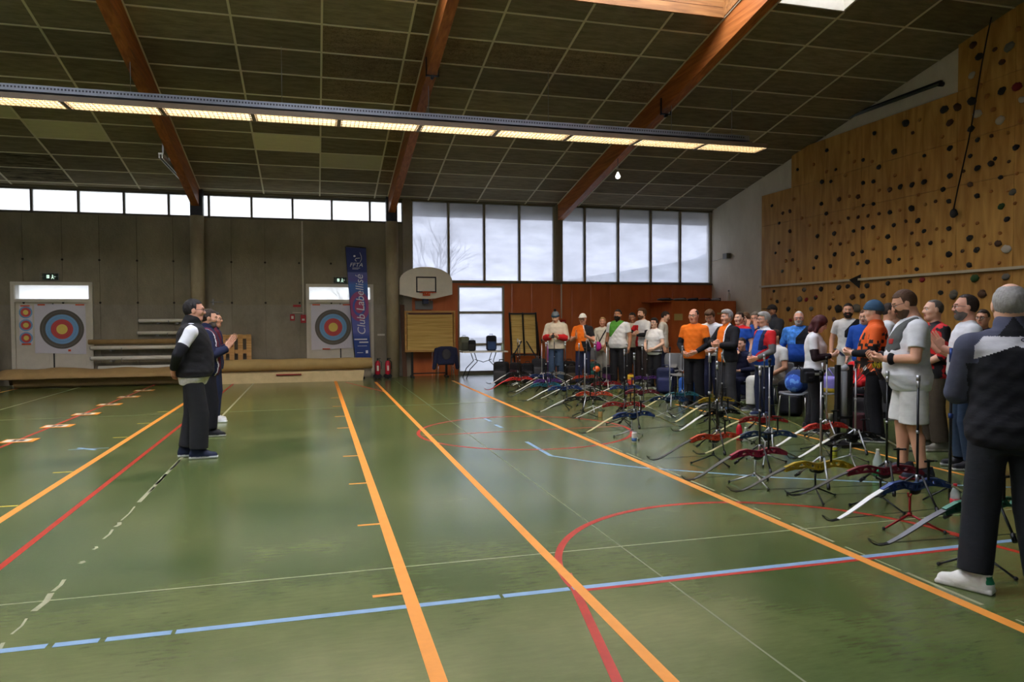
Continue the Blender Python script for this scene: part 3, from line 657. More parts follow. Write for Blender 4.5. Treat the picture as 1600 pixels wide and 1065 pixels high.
for t in A(H2): hold(1180+t[0]/3.226, 150+t[1]/3.226, 2.7, hr.choice('bbokb'))
for t in A('645,375,28,k 695,470,30 635,625,26,w 945,390,38,g 885,515,24,k 1010,720,36,r 885,755,30 635,840,34 515,890,32,k 405,910,32 85,1025,30 870,1000,34,w 450,1020,28,k 1020,240,22,b 680,945,34,w 810,910,20,b 760,800,20,b 695,720,26,b 1050,830,26,w 825,410,18,k 1040,1000,20,b'): hold(1400+t[0]/5.325, t[1]/5.325, t[2]/5.325, t[3] if len(t) > 3 else 'd')
for t in A('180,60,16,g 307,55,18 440,42,20 505,35,16 655,30,20 147,130,22,g 265,120,16 195,135,16,r 58,205,18 232,205,18,g 370,197,16,k 400,122,14,o 545,115,22,k 620,108,20 440,205,30 577,200,34,g 405,285,18,k 775,105,20,k 75,290,14,r 30,140,10,k 110,210,10,b 245,265,12,b 395,80,10,b'): hold(1220+t[0]/4.84, 440+t[1]/4.84, t[2]/4.84, t[3] if len(t) > 3 else 'd')
for t in ((1568, 470, 5, 'g'), (1575, 455, 4, 'k'), (1535, 459, 6, 'k'), (1490, 461, 6, 'g'), (1560, 380, 5, 'k'), (1583, 300, 5, 'g')): hold(*t)
for k in range(70):   # the part of the wall right of the picture
    yh, zh = hr.uniform(3.9, 9.7), hr.choice((hr.uniform(.4, 2.3), hr.uniform(2.6, 6.9), hr.uniform(2.6, 6.9))); c = hr.choice('ddddgkbbor'); kk = hr.randrange(7)
    if (kk, c) not in hcache:
        o = MB().add(*hshapes[kk], smooth=True).build('climbing_hold', HM[c]); hcache[(kk, c)] = o.data; bpy.data.objects.remove(o)
    r_ = hr.uniform(.04, .075); o = link('climbing_hold', hcache[(kk, c)], cw, (XC, yh, zh)); o.scale = (r_*1.1, r_*1.2, r_)
q = Wx(1338, 437, XC)
MB().add([(-.02, -.17, .12), (-.02, .2, 0), (-.02, -.12, -.2), (-.22, -.03, .0)], [(0, 1, 3), (1, 2, 3), (2, 0, 3), (0, 2, 1)]).build('climbing_hold', HM['d'], cw, q)
rp = thing('climbing_rope', 'thin dark rope hanging against the climbing wall', 'rope', (0, 0, 0))
a, b = Wx(1552, 14, XC-.16), Wx(1490, 333, XC-.14)
MB().tube([a.lerp(b, t/8)+Vector((-.02*math.sin(t), 0, 0)) for t in range(9)], .014, 6).build('cord', M('rope_dark', rgb(40, 34, 30), .9), rp)
MB().sphere(b, (.05, .08, .09), 10, 8).build('knot', HM['d'], rp)
wt = thing('wall_luminaire', 'unlit dark tube lamp on the white wall above the climbing panels', 'lamp', (0, 0, 0))
a, b = Wx(1292, 196, XR-.08), Wx(1468, 131, XR-.08)
MB().cyl(a, b, .03, n=10).build('tube', M('dead_tube', rgb(66, 70, 66), .35), wt); MB().bar(a+Vector((.05, 0, .05)), b+Vector((.05, 0, .05)), .06, .05).build('body', mBlackSteel, wt)
for p in (a, b): MB().cyl(p+Vector((-.02, 0, 0)), p+Vector((.09, 0, 0)), .05, n=10).build('bracket', mBlackSteel, wt)
hs = thing('wall_speaker', 'small grey box with conduit on the white wall', 'wall box', (XR-.07, 19.33, 3.45))
MB().box((0, 0, 0), (.14, .22, .16)).build('casing', M('box_grey', rgb(120, 116, 106), .5), hs); MB().cyl((.04, .1, -.03), (.06, .92, -.07), .012, n=6).build('conduit', mWhite, hs)

# ------------------------------------------------------------------ things along the far wall
def target_mat(name, cx, cz, R, faces=1, gap=0):
    m, nt, b = nodes(name); L = nt.links.new
    tc = N(nt, 'TexCoord'); sp = N(nt, 'SeparateXYZ'); L(tc.outputs['Object'], sp.inputs[0])
    z = sp.outputs[2]
    if faces > 1:
        ad = N(nt, 'Math', operation='ADD'); ad.inputs[1].default_value = gap*faces/2; L(z, ad.inputs[0])
        pp = N(nt, 'Math', operation='MODULO'); pp.inputs[1].default_value = gap; L(ad.outputs[0], pp.inputs[0])
        sb = N(nt, 'Math', operation='SUBTRACT'); sb.inputs[1].default_value = gap/2; L(pp.outputs[0], sb.inputs[0]); z = sb.outputs[0]
    cb = N(nt, 'CombineXYZ'); 
    sx = N(nt, 'Math', operation='SUBTRACT'); sx.inputs[1].default_value = cx; L(sp.outputs[0], sx.inputs[0]); L(sx.outputs[0], cb.inputs[0])
    sz = N(nt, 'Math', operation='SUBTRACT'); sz.inputs[1].default_value = cz; L(z, sz.inputs[0]); L(sz.outputs[0], cb.inputs[2])
    ln = N(nt, 'VectorMath', operation='LENGTH'); L(cb.outputs[0], ln.inputs[0])
    dv = N(nt, 'Math', operation='DIVIDE'); dv.inputs[1].default_value = R; L(ln.outputs['Value'], dv.inputs[0])
    cr = N(nt, 'ValToRGB'); cr.color_ramp.interpolation = 'CONSTANT'; e = cr.color_ramp.elements
    blk = (*rgb(96, 92, 88), 1); blu = (*rgb(120, 168, 216), 1); red = (*rgb(204, 84, 84), 1); yel = (*rgb(232, 210, 108), 1); wh = (*rgb(214, 212, 224), 1); ln2 = (*rgb(236, 180, 100), 1)
    if faces == 1: stops = ((0, yel), (.11, ln2), (.118, yel), (.2, red), (.29, (*rgb(180, 66, 70), 1)), (.3, red), (.4, blu), (.5, (*rgb(96, 140, 190), 1)), (.51, blu), (.6, blk), (.70, (*rgb(140, 138, 134), 1)), (.708, blk), (.8, wh))
    else: stops = ((0, yel), (.4, red), (.75, blu), (.98, wh))
    e[0].position = 0; e[0].color = stops[0][1]; e[1].position = stops[1][0]; e[1].color = stops[1][1]
    for p, c in stops[2:]: x = e.new(p); x.color = c
    L(dv.outputs[0], cr.inputs[0]); L(cr.outputs[0], b.inputs['Base Color']); b.inputs['Roughness'].default_value = .7
    n = N(nt, 'TexNoise'); n.inputs['Scale'].default_value = 7; bp = N(nt, 'Bump'); bp.inputs['Strength'].default_value = .5; bp.inputs['Distance'].default_value = .03
    L(tc.outputs['Object'], n.inputs['Vector']); L(n.outputs[0], bp.inputs['Height']); L(bp.outputs[0], b.inputs['Normal'])
    return m
mTape = M('orange_red_tape', rgb(226, 84, 40), .5)
def sheet(name, x0, x1, z0, z1, y, mat, seed=0, origin=None, sag=.02):
    r = random.Random(seed); nx, nz = 14, 12; ox, oz = origin or ((x0+x1)/2, (z0+z1)/2)
    ph = [r.uniform(0, 6) for _ in range(4)]
    vs = []; fs = []
    for k in (0, .002):
        for j in range(nz+1):
            for i in range(nx+1):
                u, v = i/nx, j/nz
                w = .008*math.sin(6*u+ph[0])*(1-v)+.006*math.sin(9*v+5*u+ph[1])
                vs.append((x0+(x1-x0)*u-ox, w-k, z0+(z1-z0)*v-oz-(sag*math.sin(3*u+ph[2])*(1-v) if v < .5 else 0)*(1-2*v if v < .5 else 0)))
    n = (nx+1)*(nz+1)
    for k in (0, 1):
        for j in range(nz):
            for i in range(nx):
                q = (j*(nx+1)+i+k*n, j*(nx+1)+i+1+k*n, (j+1)*(nx+1)+i+1+k*n, (j+1)*(nx+1)+i+k*n)
                fs.append(q if k == 0 else q[::-1])
    o = MB().add(vs, fs, 0, True).build(name, mat, None, (ox, y, oz), fix=False)
    return o
def taped(o, bits):
    for x, z, w, h in bits: MB().box((x-o.location.x, -.016, z-o.location.z), (w, .004, h)).build('tape', mTape, o)
t1 = sheet('paper_target', -6.66, -5.53, .78, 2.01, YW-.022, target_mat('target_print_large', 0, 0, .61), 1, (-6.06, 1.39))
tag(t1, 'large wrinkled paper archery target taped to the left door', 'target'); taped(t1, [(-6.5, 1.995, .16, .03), (-5.65, 1.995, .2, .03), (-5.9, .86, .06, .05)])
t2 = sheet('paper_target', -6.99, -6.70, 1.02, 1.97, YW-.020, target_mat('target_print_triple', 0, 0, .15, 3, .315), 2, (-6.845, 1.495), 0)
tag(t2, 'strip of three small target faces on the left door', 'target'); taped(t2, [(-6.85, 1.97, .2, .03), (-6.84, 1.03, .2, .04)])
t3 = sheet('paper_target', -.09, 1.07, .79, 2.01, YW-.022, target_mat('target_print_second', 0, 0, .60), 3, (.49, 1.39))
tag(t3, 'large paper archery target on the door behind the blue banner', 'target'); taped(t3, [(.05, 2.0, .2, .03), (.85, 2.0, .2, .03), (.3, .8, .2, .03)])
for x, z, lab in ((-6.28, 2.69, 'green emergency exit sign above the left door'), (.69, 2.67, 'green emergency exit sign above the door behind the banner')):
    s = thing('exit_sign', lab, 'exit sign', (x, YW-.03, z), group='emergency exit signs')
    MB().box((0, 0, 0), (.34, .06, .15)).build('casing', M('sign_dark_green', rgb(40, 58, 48), .5), s)
    mGl = M('sign_glow', rgb(210, 235, 220), .5, emit=(.7, 1, .8, .5))
    MB().box((-.05, -.033, 0), (.06, .004, .08)).build('pictogram_door', mGl, s)
    MB().sphere((.05, -.033, .035), (.012, .004, .012)).box((.05, -.033, 0), (.02, .004, .05), rot=(0, .3, 0)).box((.035, -.033, -.035), (.012, .004, .05), rot=(0, .6, 0)).box((.065, -.033, -.035), (.012, .004, .05), rot=(0, -.5, 0)).build('pictogram_figure', mGl, s)
    MB().prism([(.09, .015), (.09, -.015), (.12, 0)], -.035, -.031).build('pictogram_arrow', mGl, s)
    gm = MB()
    for k in range(6): gm.cyl((-.2+.08*k, -.1, -.1), (-.2+.08*k, -.1, .1), .003, n=5)
    for z2 in (-.1, 0, .1): gm.cyl((-.2, -.1, z2), (.2, -.1, z2), .003, n=5).cyl((-.2, -.1, z2), (-.2, .03, z2), .003, n=5).cyl((.2, -.1, z2), (.2, .03, z2), .003, n=5)
    gm.build('wire_guard', mGreySteel, s)
# banner
def banner_mat():
    m, nt, b = nodes('banner_print'); L = nt.links.new
    tc = N(nt, 'TexCoord'); sp = N(nt, 'SeparateXYZ'); L(tc.outputs['Object'], sp.inputs[0])
    r = N(nt, 'ValToRGB'); mr = N(nt, 'MapRange'); mr.inputs[1].default_value = .55; mr.inputs[2].default_value = 3.55; L(sp.outputs[2], mr.inputs[0]); L(mr.outputs[0], r.inputs[0])
    e = r.color_ramp.elements; e[0].position = 0; e[0].color = (*rgb(24, 52, 128), 1); e[1].position = 1; e[1].color = (*rgb(22, 44, 120), 1)
    for p, c in ((.18, rgb(28, 66, 150)), (.24, rgb(96, 104, 190)), (.5, rgb(66, 84, 170)), (.66, rgb(62, 110, 190)), (.70, rgb(86, 82, 160)), (.77, rgb(90, 98, 168)), (.775, rgb(22, 44, 120))): x = e.new(p); x.color = (*c, 1)
    mp = N(nt, 'Mapping'); mp.inputs['Location'].default_value = (-1.76, 0, -1.95); mp.inputs['Scale'].default_value = (1.5, 0, 1); L(tc.outputs['Object'], mp.inputs[0])
    ln = N(nt, 'VectorMath', operation='LENGTH'); L(mp.outputs[0], ln.inputs[0])
    rr = N(nt, 'ValToRGB'); rr.color_ramp.interpolation = 'CONSTANT'; q = rr.color_ramp.elements; q[0].position = 0; q[0].color = (1, 1, 1, 1); q[1].position = .18; q[1].color = (0, 0, 0, 1)
    x = q.new(.26); x.color = (.8, .8, .8, 1); x = q.new(.40); x.color = (0, 0, 0, 1)
    L(ln.outputs['Value'], rr.inputs[0])
    mx = N(nt, 'Mix', data_type='RGBA'); L(rr.outputs[0], mx.inputs[0]); L(r.outputs[0], mx.inputs[6]); mx.inputs[7].default_value = (*rgb(168, 66, 110), 1)
    L(mx.outputs[2], b.inputs['Base Color']); b.inputs['Roughness'].default_value = .6
    return m
bn = thing('sail_banner', 'tall blue sail banner leaning in front of the right door', 'banner', (0, YW-.36, 0))
prof = [(1.07, 1.46, .42), (1.0, 1.44, 1.2), (.92, 1.41, 2.2), (.86, 1.385, 3.0), (.83, 1.37, 3.54)]
vs = []; fs = []
for k in (0, .012):
    for x0, x1, z in prof:
        for i in range(7): t = i/6; vs.append((x0+(x1-x0)*t, .012*math.sin(5*t+z*1.5)-k, z+(-.02 if z > 3.5 else 0)*t))
for k in (0, 35):
    for j in range(4):
        for i in range(6): q = (k+j*7+i, k+j*7+i+1, k+j*7+i+8, k+j*7+i+7); fs.append(q if k == 0 else q[::-1])
MB().add(vs, fs, 0, True).build('cloth', banner_mat(), bn, fix=False)
MB().tube([(1.06, .03, .0), (1.05, .03, .45), (.95, .03, 1.8), (.83, .03, 3.55), (.86, .03, 3.57), (1.37, .03, 3.53)], .012, 8).build('pole', mBlackSteel, bn)
MB().box((1.1, .12, .02), (.4, .3, .04)).build('base_plate', mBlackSteel, bn)
mWT = M('banner_white_print', rgb(226, 228, 240), .6)
text('Club Labellisé', .30, bn, (1.21, -.042, 1.99), (math.radians(90), math.radians(-92), 0), mWT, shear=.2, sx=.97)
text('FFTA', .15, bn, (1.10, -.042, 3.06), (math.radians(90), 0, 0), mWT, shear=.25, sx=1.05)
for k, (s, z, w, x) in enumerate(((.055, 2.98, .2, 1.1),)): MB().box((x, -.034, z), (w, .003, .012)).box((x-.02, -.034, z-.03), (w*.8, .003, .008)).build('small_print', mWT, bn)
MB().tube([(1.20, -.036, 3.40), (1.24, -.036, 3.3), (1.245, -.036, 3.22), (1.20, -.036, 3.13)], .006, 5).tube([(1.20, -.036, 3.25), (1.1, -.036, 3.24), (1.07, -.036, 3.20), (1.11, -.036, 3.16)], .010, 5).sphere((1.06, -.036, 3.3), (.03, .004, .025)).build('archer_emblem', mWT, bn)
for z, x, w in ((1.06, 1.2, .34), (.98, 1.28, .24), (.88, 1.24, .25)): MB().box((x, -.034, z), (w, .003, .035 if z > .9 else .012)).build('small_print', mWT, bn)
MB().box((1.36, -.036, .72), (.06, .003, .08)).box((1.18, -.036, .70), (.16, .003, .014)).build('small_print', mWT, bn)

# rolled mats and posts on the floor
mMat = M('brown_mat', rgb(160, 132, 88), .85, var=.12, vs=4, bump=.2, bs=30); mMatU = M('brown_mat_underside', rgb(190, 166, 118), .85, var=.1)
def roll(name, label, x0, x1, y, z, r, mat, sq=1.0, turns=3, endmat=None):
    t = thing(name, label, 'rolled mat', (0, y, 0)); mb = MB(); n = 20; k = 14; vs = []
    for i in range(k+1):
        x = x0+(x1-x0)*i/k; s = 1+.05*math.sin(i*1.7)
        vs += [(x, r*s*math.cos(2*math.pi*j/n), z+r*s*sq*math.sin(2*math.pi*j/n)) for j in range(n)]
    mb.add(vs, [(i*n+j, i*n+(j+1) % n, (i+1)*n+(j+1) % n, (i+1)*n+j) for i in range(k) for j in range(n)], 0, True)
    mb.add(vs[:n], [tuple(range(n))]).add(vs[-n:], [tuple(range(n))]); mb.build('roll', mat, t)
    for xe, s in ((x0, -1), (x1, 1)):
        pts = [(xe+s*.004, rr*math.cos(a), z+rr*sq*math.sin(a)) for a, rr in ((i*.4, r*(.15+.8*i/(turns*15.7))) for i in range(int(turns*15.7)))]
        MB().tube(pts, .008, 5).build('spiral_edge', endmat or mMatU, t)
    return t
roll('rolled_mat', 'lower brown rolled floor mat along the wall at the left', -6.85, -2.95, YW-.75, .155, .155, mMat, 1.0)
fm = thing('folded_mat', 'brown mat folded over the left roll', 'mat', (0, YW-.75, 0))
vs = []; fs = []; nx = 24; cs = [(-.42, .03), (-.30, .26), (-.12, .34), (.06, .35), (.24, .30), (.38, .05)]
for i in range(nx+1):
    x = -7.1+4.0*i/nx; b = .05*math.exp(-((x+6.06)/.3)**2)+.02*math.sin(i*.9)
    for (y, z) in cs: vs.append((x, y, z+.02+(b+.07 if z > .2 else 0)))
    for (y, z) in cs: vs.append((x, y*.96, z-.0+(b+.06 if z > .2 else 0)))
for i in range(nx):
    for j in range(5):
        a = i*12+j; fs += [(a, a+1, a+13, a+12), (a+6, a+18, a+19, a+7)]
    a = i*12; fs += [(a, a+12, a+18, a+6), (a+5, a+11, a+23, a+17)]
fs += [(j, j+6, j+7, j+1) for j in range(5)]+[(nx*12+j, nx*12+j+1, nx*12+j+7, nx*12+j+6) for j in range(5)]
vs = [(x, y, z if not (y < -.25) else z+(.20 if z < .1 else .0)) for x, y, z in vs]
MB().add(vs, fs, 0, True).build('mat_sheet', mMat, fm)
roll('rolled_mat', 'long tan rolled floor mat lying across the front of the right door', -2.95, 1.46, YW-.75, .436, .15, M('tan_mat', rgb(176, 150, 98), .8, var=.1, vs=3, bump=.15, bs=20), 1.0)
f2 = thing('folded_mat', 'pale folded mat sheet under the long tan roll', 'mat', (0, YW-.75, 0))
MB().add([(-2.9, -.35, .0), (1.2, -.35, .0), (1.25, -.25, .26), (-2.9, -.25, .25), (-2.9, .3, 0), (1.2, .3, 0), (1.25, .25, .27), (-2.9, .25, .27)], [(0, 1, 2, 3), (4, 7, 6, 5), (0, 4, 5, 1), (3, 2, 6, 7), (0, 3, 7, 4), (1, 5, 6, 2)]).build('mat_sheet', M('pale_mat', rgb(196, 176, 132), .8, var=.1), f2)
MB().box((-.65, -.33, .2), (.62, .02, .03), rot=(-.36, 0, 0)).build('red_strap', M('red_strap', rgb(140, 30, 30), .7), f2)
mPost = M('white_post', rgb(232, 228, 218), .4, var=.05)
for k, (x0, x1, y, z, r, lab) in enumerate(((-4.3, -3.0, YW-.13, 1.59, .045, 'upper short white post on the wall bracket'), (-4.33, -3.0, YW-.13, 1.28, .045, 'lower short white post on the wall bracket'),
        (-5.36, -2.9, YW-.28, .92, .05, 'topmost long white post in the rack by the left door'), (-5.36, -2.9, YW-.28, .66, .05, 'middle long white post in the rack by the left door'), (-5.2, -2.9, YW-.28, .42, .05, 'lowest long white post in the rack by the left door'))):
    t = thing('sports_post', lab, 'post', (0, y, z))
    MB().cyl((x0, 0, 0), (x1, 0, 0), r, n=14).build('tube', mPost, t)
    MB().cyl((x0-.02, 0, 0), (x0, 0, 0), r*.8, n=12).build('end_cap', mGreySteel, t)
    for xx in (x0+.45, x1-.4): MB().box((xx, .0, -r-.02), (.05, .1, .03)).box((xx, (YW-y)/2+.02, -r-.03), (.04, (YW-y), .03)).build('bracket', mGreySteel, t)
    for xx in (x0+.7,): MB().tube([(xx, -r, 0), (xx, -r-.03, -.06), (xx, -r, -.1)], .01, 6).build('hook', mGreySteel, t)
bt = thing('carpet_tube', 'brown carpet tube resting on the white posts', 'tube', (0, YW-.32, 1.07)); MB().cyl((-5.4, 0, 0), (-2.9, 0, 0), .06, n=16).build('tube', mMat, bt)
for x in (-5.4,): MB().cyl((x-.004, 0, 0), (x, 0, 0), .045, n=14).build('core', mBlackSteel, bt)
pa = thing('pallet', 'wooden pallet standing upright against the wall', 'pallet', (-2.0, YW-.14, .32))
for k in range(4): MB().box((-.3+.21*k, -.06, .45), (.12, .02, .9)).build('deck_board', mPine, pa)
for z in (.06, .45, .84): MB().box((.0, 0, z), (.76, .1, .1)).build('stringer', mPine, pa)
pb = thing('timber_block', 'timber block carrying the upright pallet', 'block', (-2.0, YW-.14, 0)); MB().box((0, 0, .16), (.7, .12, .32)).build('timber', mPine, pb)
ax = thing('fire_alarm_point', 'left small red alarm box on the concrete wall', 'alarm box', (-.57, YW-.03, 1.66), group='alarm boxes'); mRB = M('alarm_red', rgb(170, 26, 30), .4)
MB().box((0, 0, 0), (.12, .06, .17)).build('casing', mRB, ax); MB().box((0, -.033, .0), (.06, .006, .08)).build('glass', mWhite, ax)
ax = thing('fire_alarm_point', 'right red alarm box at the foot of the white conduit', 'alarm box', (-.29, YW-.03, 1.62), group='alarm boxes')
MB().box((0, 0, 0), (.14, .06, .22)).build('casing', mRB, ax); MB().box((0, -.033, -.02), (.07, .006, .05)).build('glass', mWhite, ax)
pi = thing('conduit', 'white conduit running down the concrete wall to the alarm boxes', 'pipe', (0, YW-.025, 0))
MB().cyl((-.29, 0, 1.73), (-.29, 0, 4.24), .02, n=8).build('riser', mWhite, pi); MB().cyl((-.57, 0, 1.78), (-.29, 0, 1.78), .016, n=8).build('branch', mWhite, pi)
sg = tag(MB().box((-.45, YW-.004, 1.97), (.2, .006, .06)).build('fire_sign', mRB), 'small red fire sign above the alarm boxes', 'sign')
hk = thing('wall_hook', 'grey bolt fitting on the wall right of the left column', 'wall fitting', (-2.55, YW, 2.07)); MB().box((0, -.02, 0), (.04, .04, .16)).build('plate', mGreySteel, hk); MB().cyl((-.05, -.05, 0), (.25, -.05, 0), .012, n=8).build('bolt', mGreySteel, hk)
lb = tag(MB().box((1.78, YW-.01, 1.17), (.2, .02, .05)).build('wall_label', mWhite), 'small white plate on the wall right of the banner', 'plate')
# fire extinguishers on a little trolley
for k, (x, lab) in enumerate(((1.63, 'red fire extinguisher left of the pair beside the column'), (1.90, 'red fire extinguisher in a frame next to the column'))):
    e = thing('fire_extinguisher', lab, 'extinguisher', (x, YW-.55, 0), group='fire extinguishers')
    MB().lathe([(.065, .10), (.072, .12), (.072, .40), (.05, .46), (.02, .48)], n=16).build('cylinder', M('extinguisher_red', rgb(176, 24, 48), .35), e)
    MB().cyl((0, 0, .48), (0, 0, .53), .018, n=10).box((.03, 0, .54), (.1, .02, .015)).box((.02, 0, .515), (.08, .02, .012)).build('valve', mBlackSteel, e)
    MB().tube([(.03, -.02, .5), (.1, -.04, .44), (.09, -.05, .25)], .01, 6).build('hose', mBlackSteel, e)
    MB().cyl((-.05, -.06, .06), (-.05, .06, .06), .06, n=14).cyl((.05, -.06, .06), (.05, .06, .06), .06, n=14).build('wheels', mBlackSteel, e)
    MB().box((0, -.073, .28), (.05, .004, .14)).build('label_plate', mWhite, e)
# basketball backboard
mBB = M('backboard_white', rgb(228, 221, 206), .5, var=.05)
bb = thing('basketball_backboard', 'white fan shaped basketball backboard with orange rim', 'backboard', (2.99, YW-.38, 2.15))
pts = [(-.73, .13), (-.25, .02), (0, 0), (.25, .02), (.73, .13), (.73, .50)]+[(.73*math.cos(a), .50+.39*math.sin(a)) for a in [math.pi*i/16 for i in range(1, 16)]]+[(-.73, .50)]
MB().prism(pts, -.02, .02).build('board', mBB, bb)
fr = MB()
for x, z, w, h in ((0, .60, .56, .035), (0, .20, .56, .035), (-.262, .40, .035, .40), (.262, .40, .035, .40)): fr.box((x, -.023, z), (w, .005, h))
fr.build('shooter_square', mBlackSteel, bb)
mRim = M('rim_orange', rgb(200, 84, 40), .45, .2)
MB().tube([(.225*math.cos(a), -.30+.225*math.sin(a), .17) for a in [2*math.pi*i/28 for i in range(29)]], .012, 8, cap=False).build('rim', mRim, bb)
MB().box((0, -.04, .15), (.2, .06, .12)).build('rim_bracket', mRim, bb)
rn = MB()
for i in range(10): a = 2*math.pi*i/10; rn.tube([(.2*math.cos(a), -.3+.2*math.sin(a), .16), (.2*math.cos(a), -.3+.2*math.sin(a), .13)], .006, 5)
rn.build('net_loops', mWhite, bb)
MB().box((0, .16, .3), (.5, .28, .05)).box((0, .16, .6), (.5, .28, .05)).box((0, .16, -.02), (.14, .26, .22)).build('wall_bracket', M('bracket_blue', rgb(34, 40, 70), .5), bb)
MB().box((-.02, .29, -.16), (.5, .02, .24)).build('backing_plate', M('backing_grey', rgb(120, 118, 112), .5), bb)
# straw butts
mStraw = wood_mat('layered_straw', rgb(186, 148, 78), rgb(226, 196, 124), (.6, 3, 26), .9, 2.0)
mStrawF = wood_mat('butt_frame_wood', rgb(176, 130, 70), rgb(204, 160, 96), (1, 5, 5), .6)
sb = thing('straw_target_butt', 'straw target butt in a wooden frame under the backboard', 'target butt', (3.08, YW-.42, 0)); R0 = (math.radians(-4), 0, 0)
for k in range(11): MB().box((0, .0, .79+.09*k), (1.26, .11+.012*(k % 2), .086)).build('straw_layer', mStraw, sb)
MB().box((0, 0, .72), (1.40, .16, .05)).box((0, 0, 1.80), (1.40, .16, .05)).box((-.675, 0, 1.26), (.05, .16, 1.05)).box((.675, 0, 1.26), (.05, .16, 1.05)).build('frame', mStrawF, sb)
for x in (-.5, .45):
    MB().box((x, .0, .36), (.06, .06, .70)).build('leg', mBlackSteel, sb); MB().box((x, -.02, .02), (.06, .5, .04)).build('foot', mBlackSteel, sb)
MB().box((0, .0, .10), (.95, .03, .03)).build('crossbar', mBlackSteel, sb); MB().box((0, -.06, 1.75), (1.2, .03, .05)).build('clamp_bar', M('clamp_dark', rgb(80, 40, 36), .5), sb)
s2 = thing('straw_target_butt', 'straw target butt tilted on a black A frame stand', 'target butt', (5.52, 18.85, 0), math.radians(-28))
T = Matrix.Rotation(math.radians(12), 3, 'X')
for k in range(11): p = T @ Vector((0, 0, .12+.1*k)); MB().box((p.x, p.y, p.z+.6), (.66, .10, .094), rot=T).build('straw_layer', mStraw, s2)
f = MB()
for x in (-.36, 0, .36): a = T @ Vector((x, -.07, 0)); b = T @ Vector((x, -.07, 1.2)); f.bar(a+Vector((0, 0, .6)), b+Vector((0, 0, .6)), .04, .04)
for z in (.03, 1.17): a = T @ Vector((-.36, -.07, z)); b = T @ Vector((.36, -.07, z)); f.bar(a+Vector((0, 0, .6)), b+Vector((0, 0, .6)), .04, .04)
f.build('frame', mBlackSteel, s2)
for x in (-.36, .36):
    MB().bar((x, -.07, .6), (x, -.30, 0), .04, .04).build('leg', mBlackSteel, s2); MB().bar((x, -.2, 1.5), (x, .5, 0), .04, .04).build('leg', mBlackSteel, s2)
MB().bar((-.36, -.12, .5), (.0, -.12, 1.1), .03, .03).bar((.36, -.12, .5), (.0, -.12, 1.1), .03, .03).build('brace', mBlackSteel, s2)
# plank leaning, poster stand, pole at the far left
pl = thing('plank', 'dark plank leaning between column and rust red wall', 'plank', (0, 0, 0)); MB().bar((2.40, YW-.25, 0), (2.36, YW-.06, 2.0), .12, .03, up=(0, -1, 0)).build('board', M('old_plank', rgb(90, 60, 40), .7), pl)
ps = thing('display_stand', 'dark red and black display panel cut by the left picture edge', 'display', (-7.68, YW-.62, 0))
MB().box((0, 0, .78), (.76, .04, 1.3)).build('panel', M('display_print', rgb(60, 20, 24), .5, var=.5, vs=4), ps)
MB().box((0, 0, .07), (.8, .25, .1)).build('base', mBlackSteel, ps)
for z, c in ((1.05, mRB), (.8, mTape), (.35, mTape)): MB().box((.22, -.024, z), (.26, .006, .05), rot=(0, -.3, 0)).build('print_stripe', c, ps)
MB().box((.3, -.024, .62), (.05, .006, .3), rot=(0, -.2, 0)).box((.2, -.024, .7), (.04, .006, .2), rot=(0, .3, 0)).build('print_mark', M('print_cyan', rgb(80, 150, 170), .5), ps)
po = thing('floor_pole', 'white pole with red tip leaning at the far left', 'pole', (0, 0, 0)); MB().tube([(-7.32, 19.1, .75), (-7.0, 19.0, .03)], .02, 8).build('rod', mPost, po); MB().tube([(-7.05, 19.02, .14), (-6.98, 19.0, .0)], .032, 8).build('tip', mRB, po)
# storage box by the corner
bx = thing('storage_cupboard', 'rust red plywood cupboard in the corner under the tall window', 'cupboard', (10.99, 19.55, 0))
MB().box((-1.04, 0, 1.03), (.03, 1.3, 2.06)).build('side_panel', mRust, bx)
for k in range(2): MB().box((-.52+1.05*k, -.655, 1.03), (1.04, .03, 2.06)).build('front_panel', mRust, bx)
MB().box((-.16, 0, 2.075), (2.40, 1.34, .03)).build('top_panel', mRust, bx)
MB().box((-.84, -.675, 1.62), (.27, .004, .19)).build('paper_notice', M('notice_paper', rgb(196, 176, 112), .7), bx)
MB().box((.62, -.675, 1.72), (.4, .004, .05)).build('paper_notice', MATS['notice_paper'], bx)
cr = random.Random(3)
for k, (x, w, c) in enumerate(((9.95, .5, (60, 60, 70)), (10.45, .45, (110, 100, 90)), (10.85, .35, (40, 44, 60)), (11.25, .4, (90, 40, 40)), (11.6, .3, (150, 150, 150)))):
    t = thing('stored_mat', ['dark mat on the cupboard top, leftmost of its pile', 'grey folded mat on the cupboard top', 'navy bag lying flat on the cupboard top', 'dark red bundle on the cupboard top', 'pale bundle at the right of the cupboard top'][k], 'bundle', (x, 19.3, 2.091))
    mm = M('bundle_%d' % k, rgb(*c), .8, var=.2)
    MB().sphere((0, 0, .046), (w/2, .22, .045), 14, 8).build('bundle', mm, t); MB().box((.05, 0, .05), (.03, .4, .09)).build('strap', mBlackSteel, t)
wb = thing('spray_bottle', 'white plastic bottle standing on the cupboard by the white wall', 'bottle', (11.93, 19.1, 2.09))
MB().lathe([(.05, 0), (.055, .02), (.055, .2), (.03, .25), (.022, .28)]).build('body', mWhite, wb); MB().cyl((0, 0, .28), (0, 0, .33), .025, n=10).build('cap', mGreySteel, wb)
pc = thing('conduit', 'white conduit and red switch box on the rust red wall', 'pipe', (0, YW-.04, 0))
MB().cyl((7.06, 0, 1.6), (7.06, 0, 2.62), .022, n=8).build('riser', mWhite, pc); MB().box((7.10, -.02, 1.44), (.16, .06, .24)).build('switch_box', mRB, pc); MB().box((7.10, -.055, 1.44), (.08, .01, .12)).build('glass', mWhite, pc)
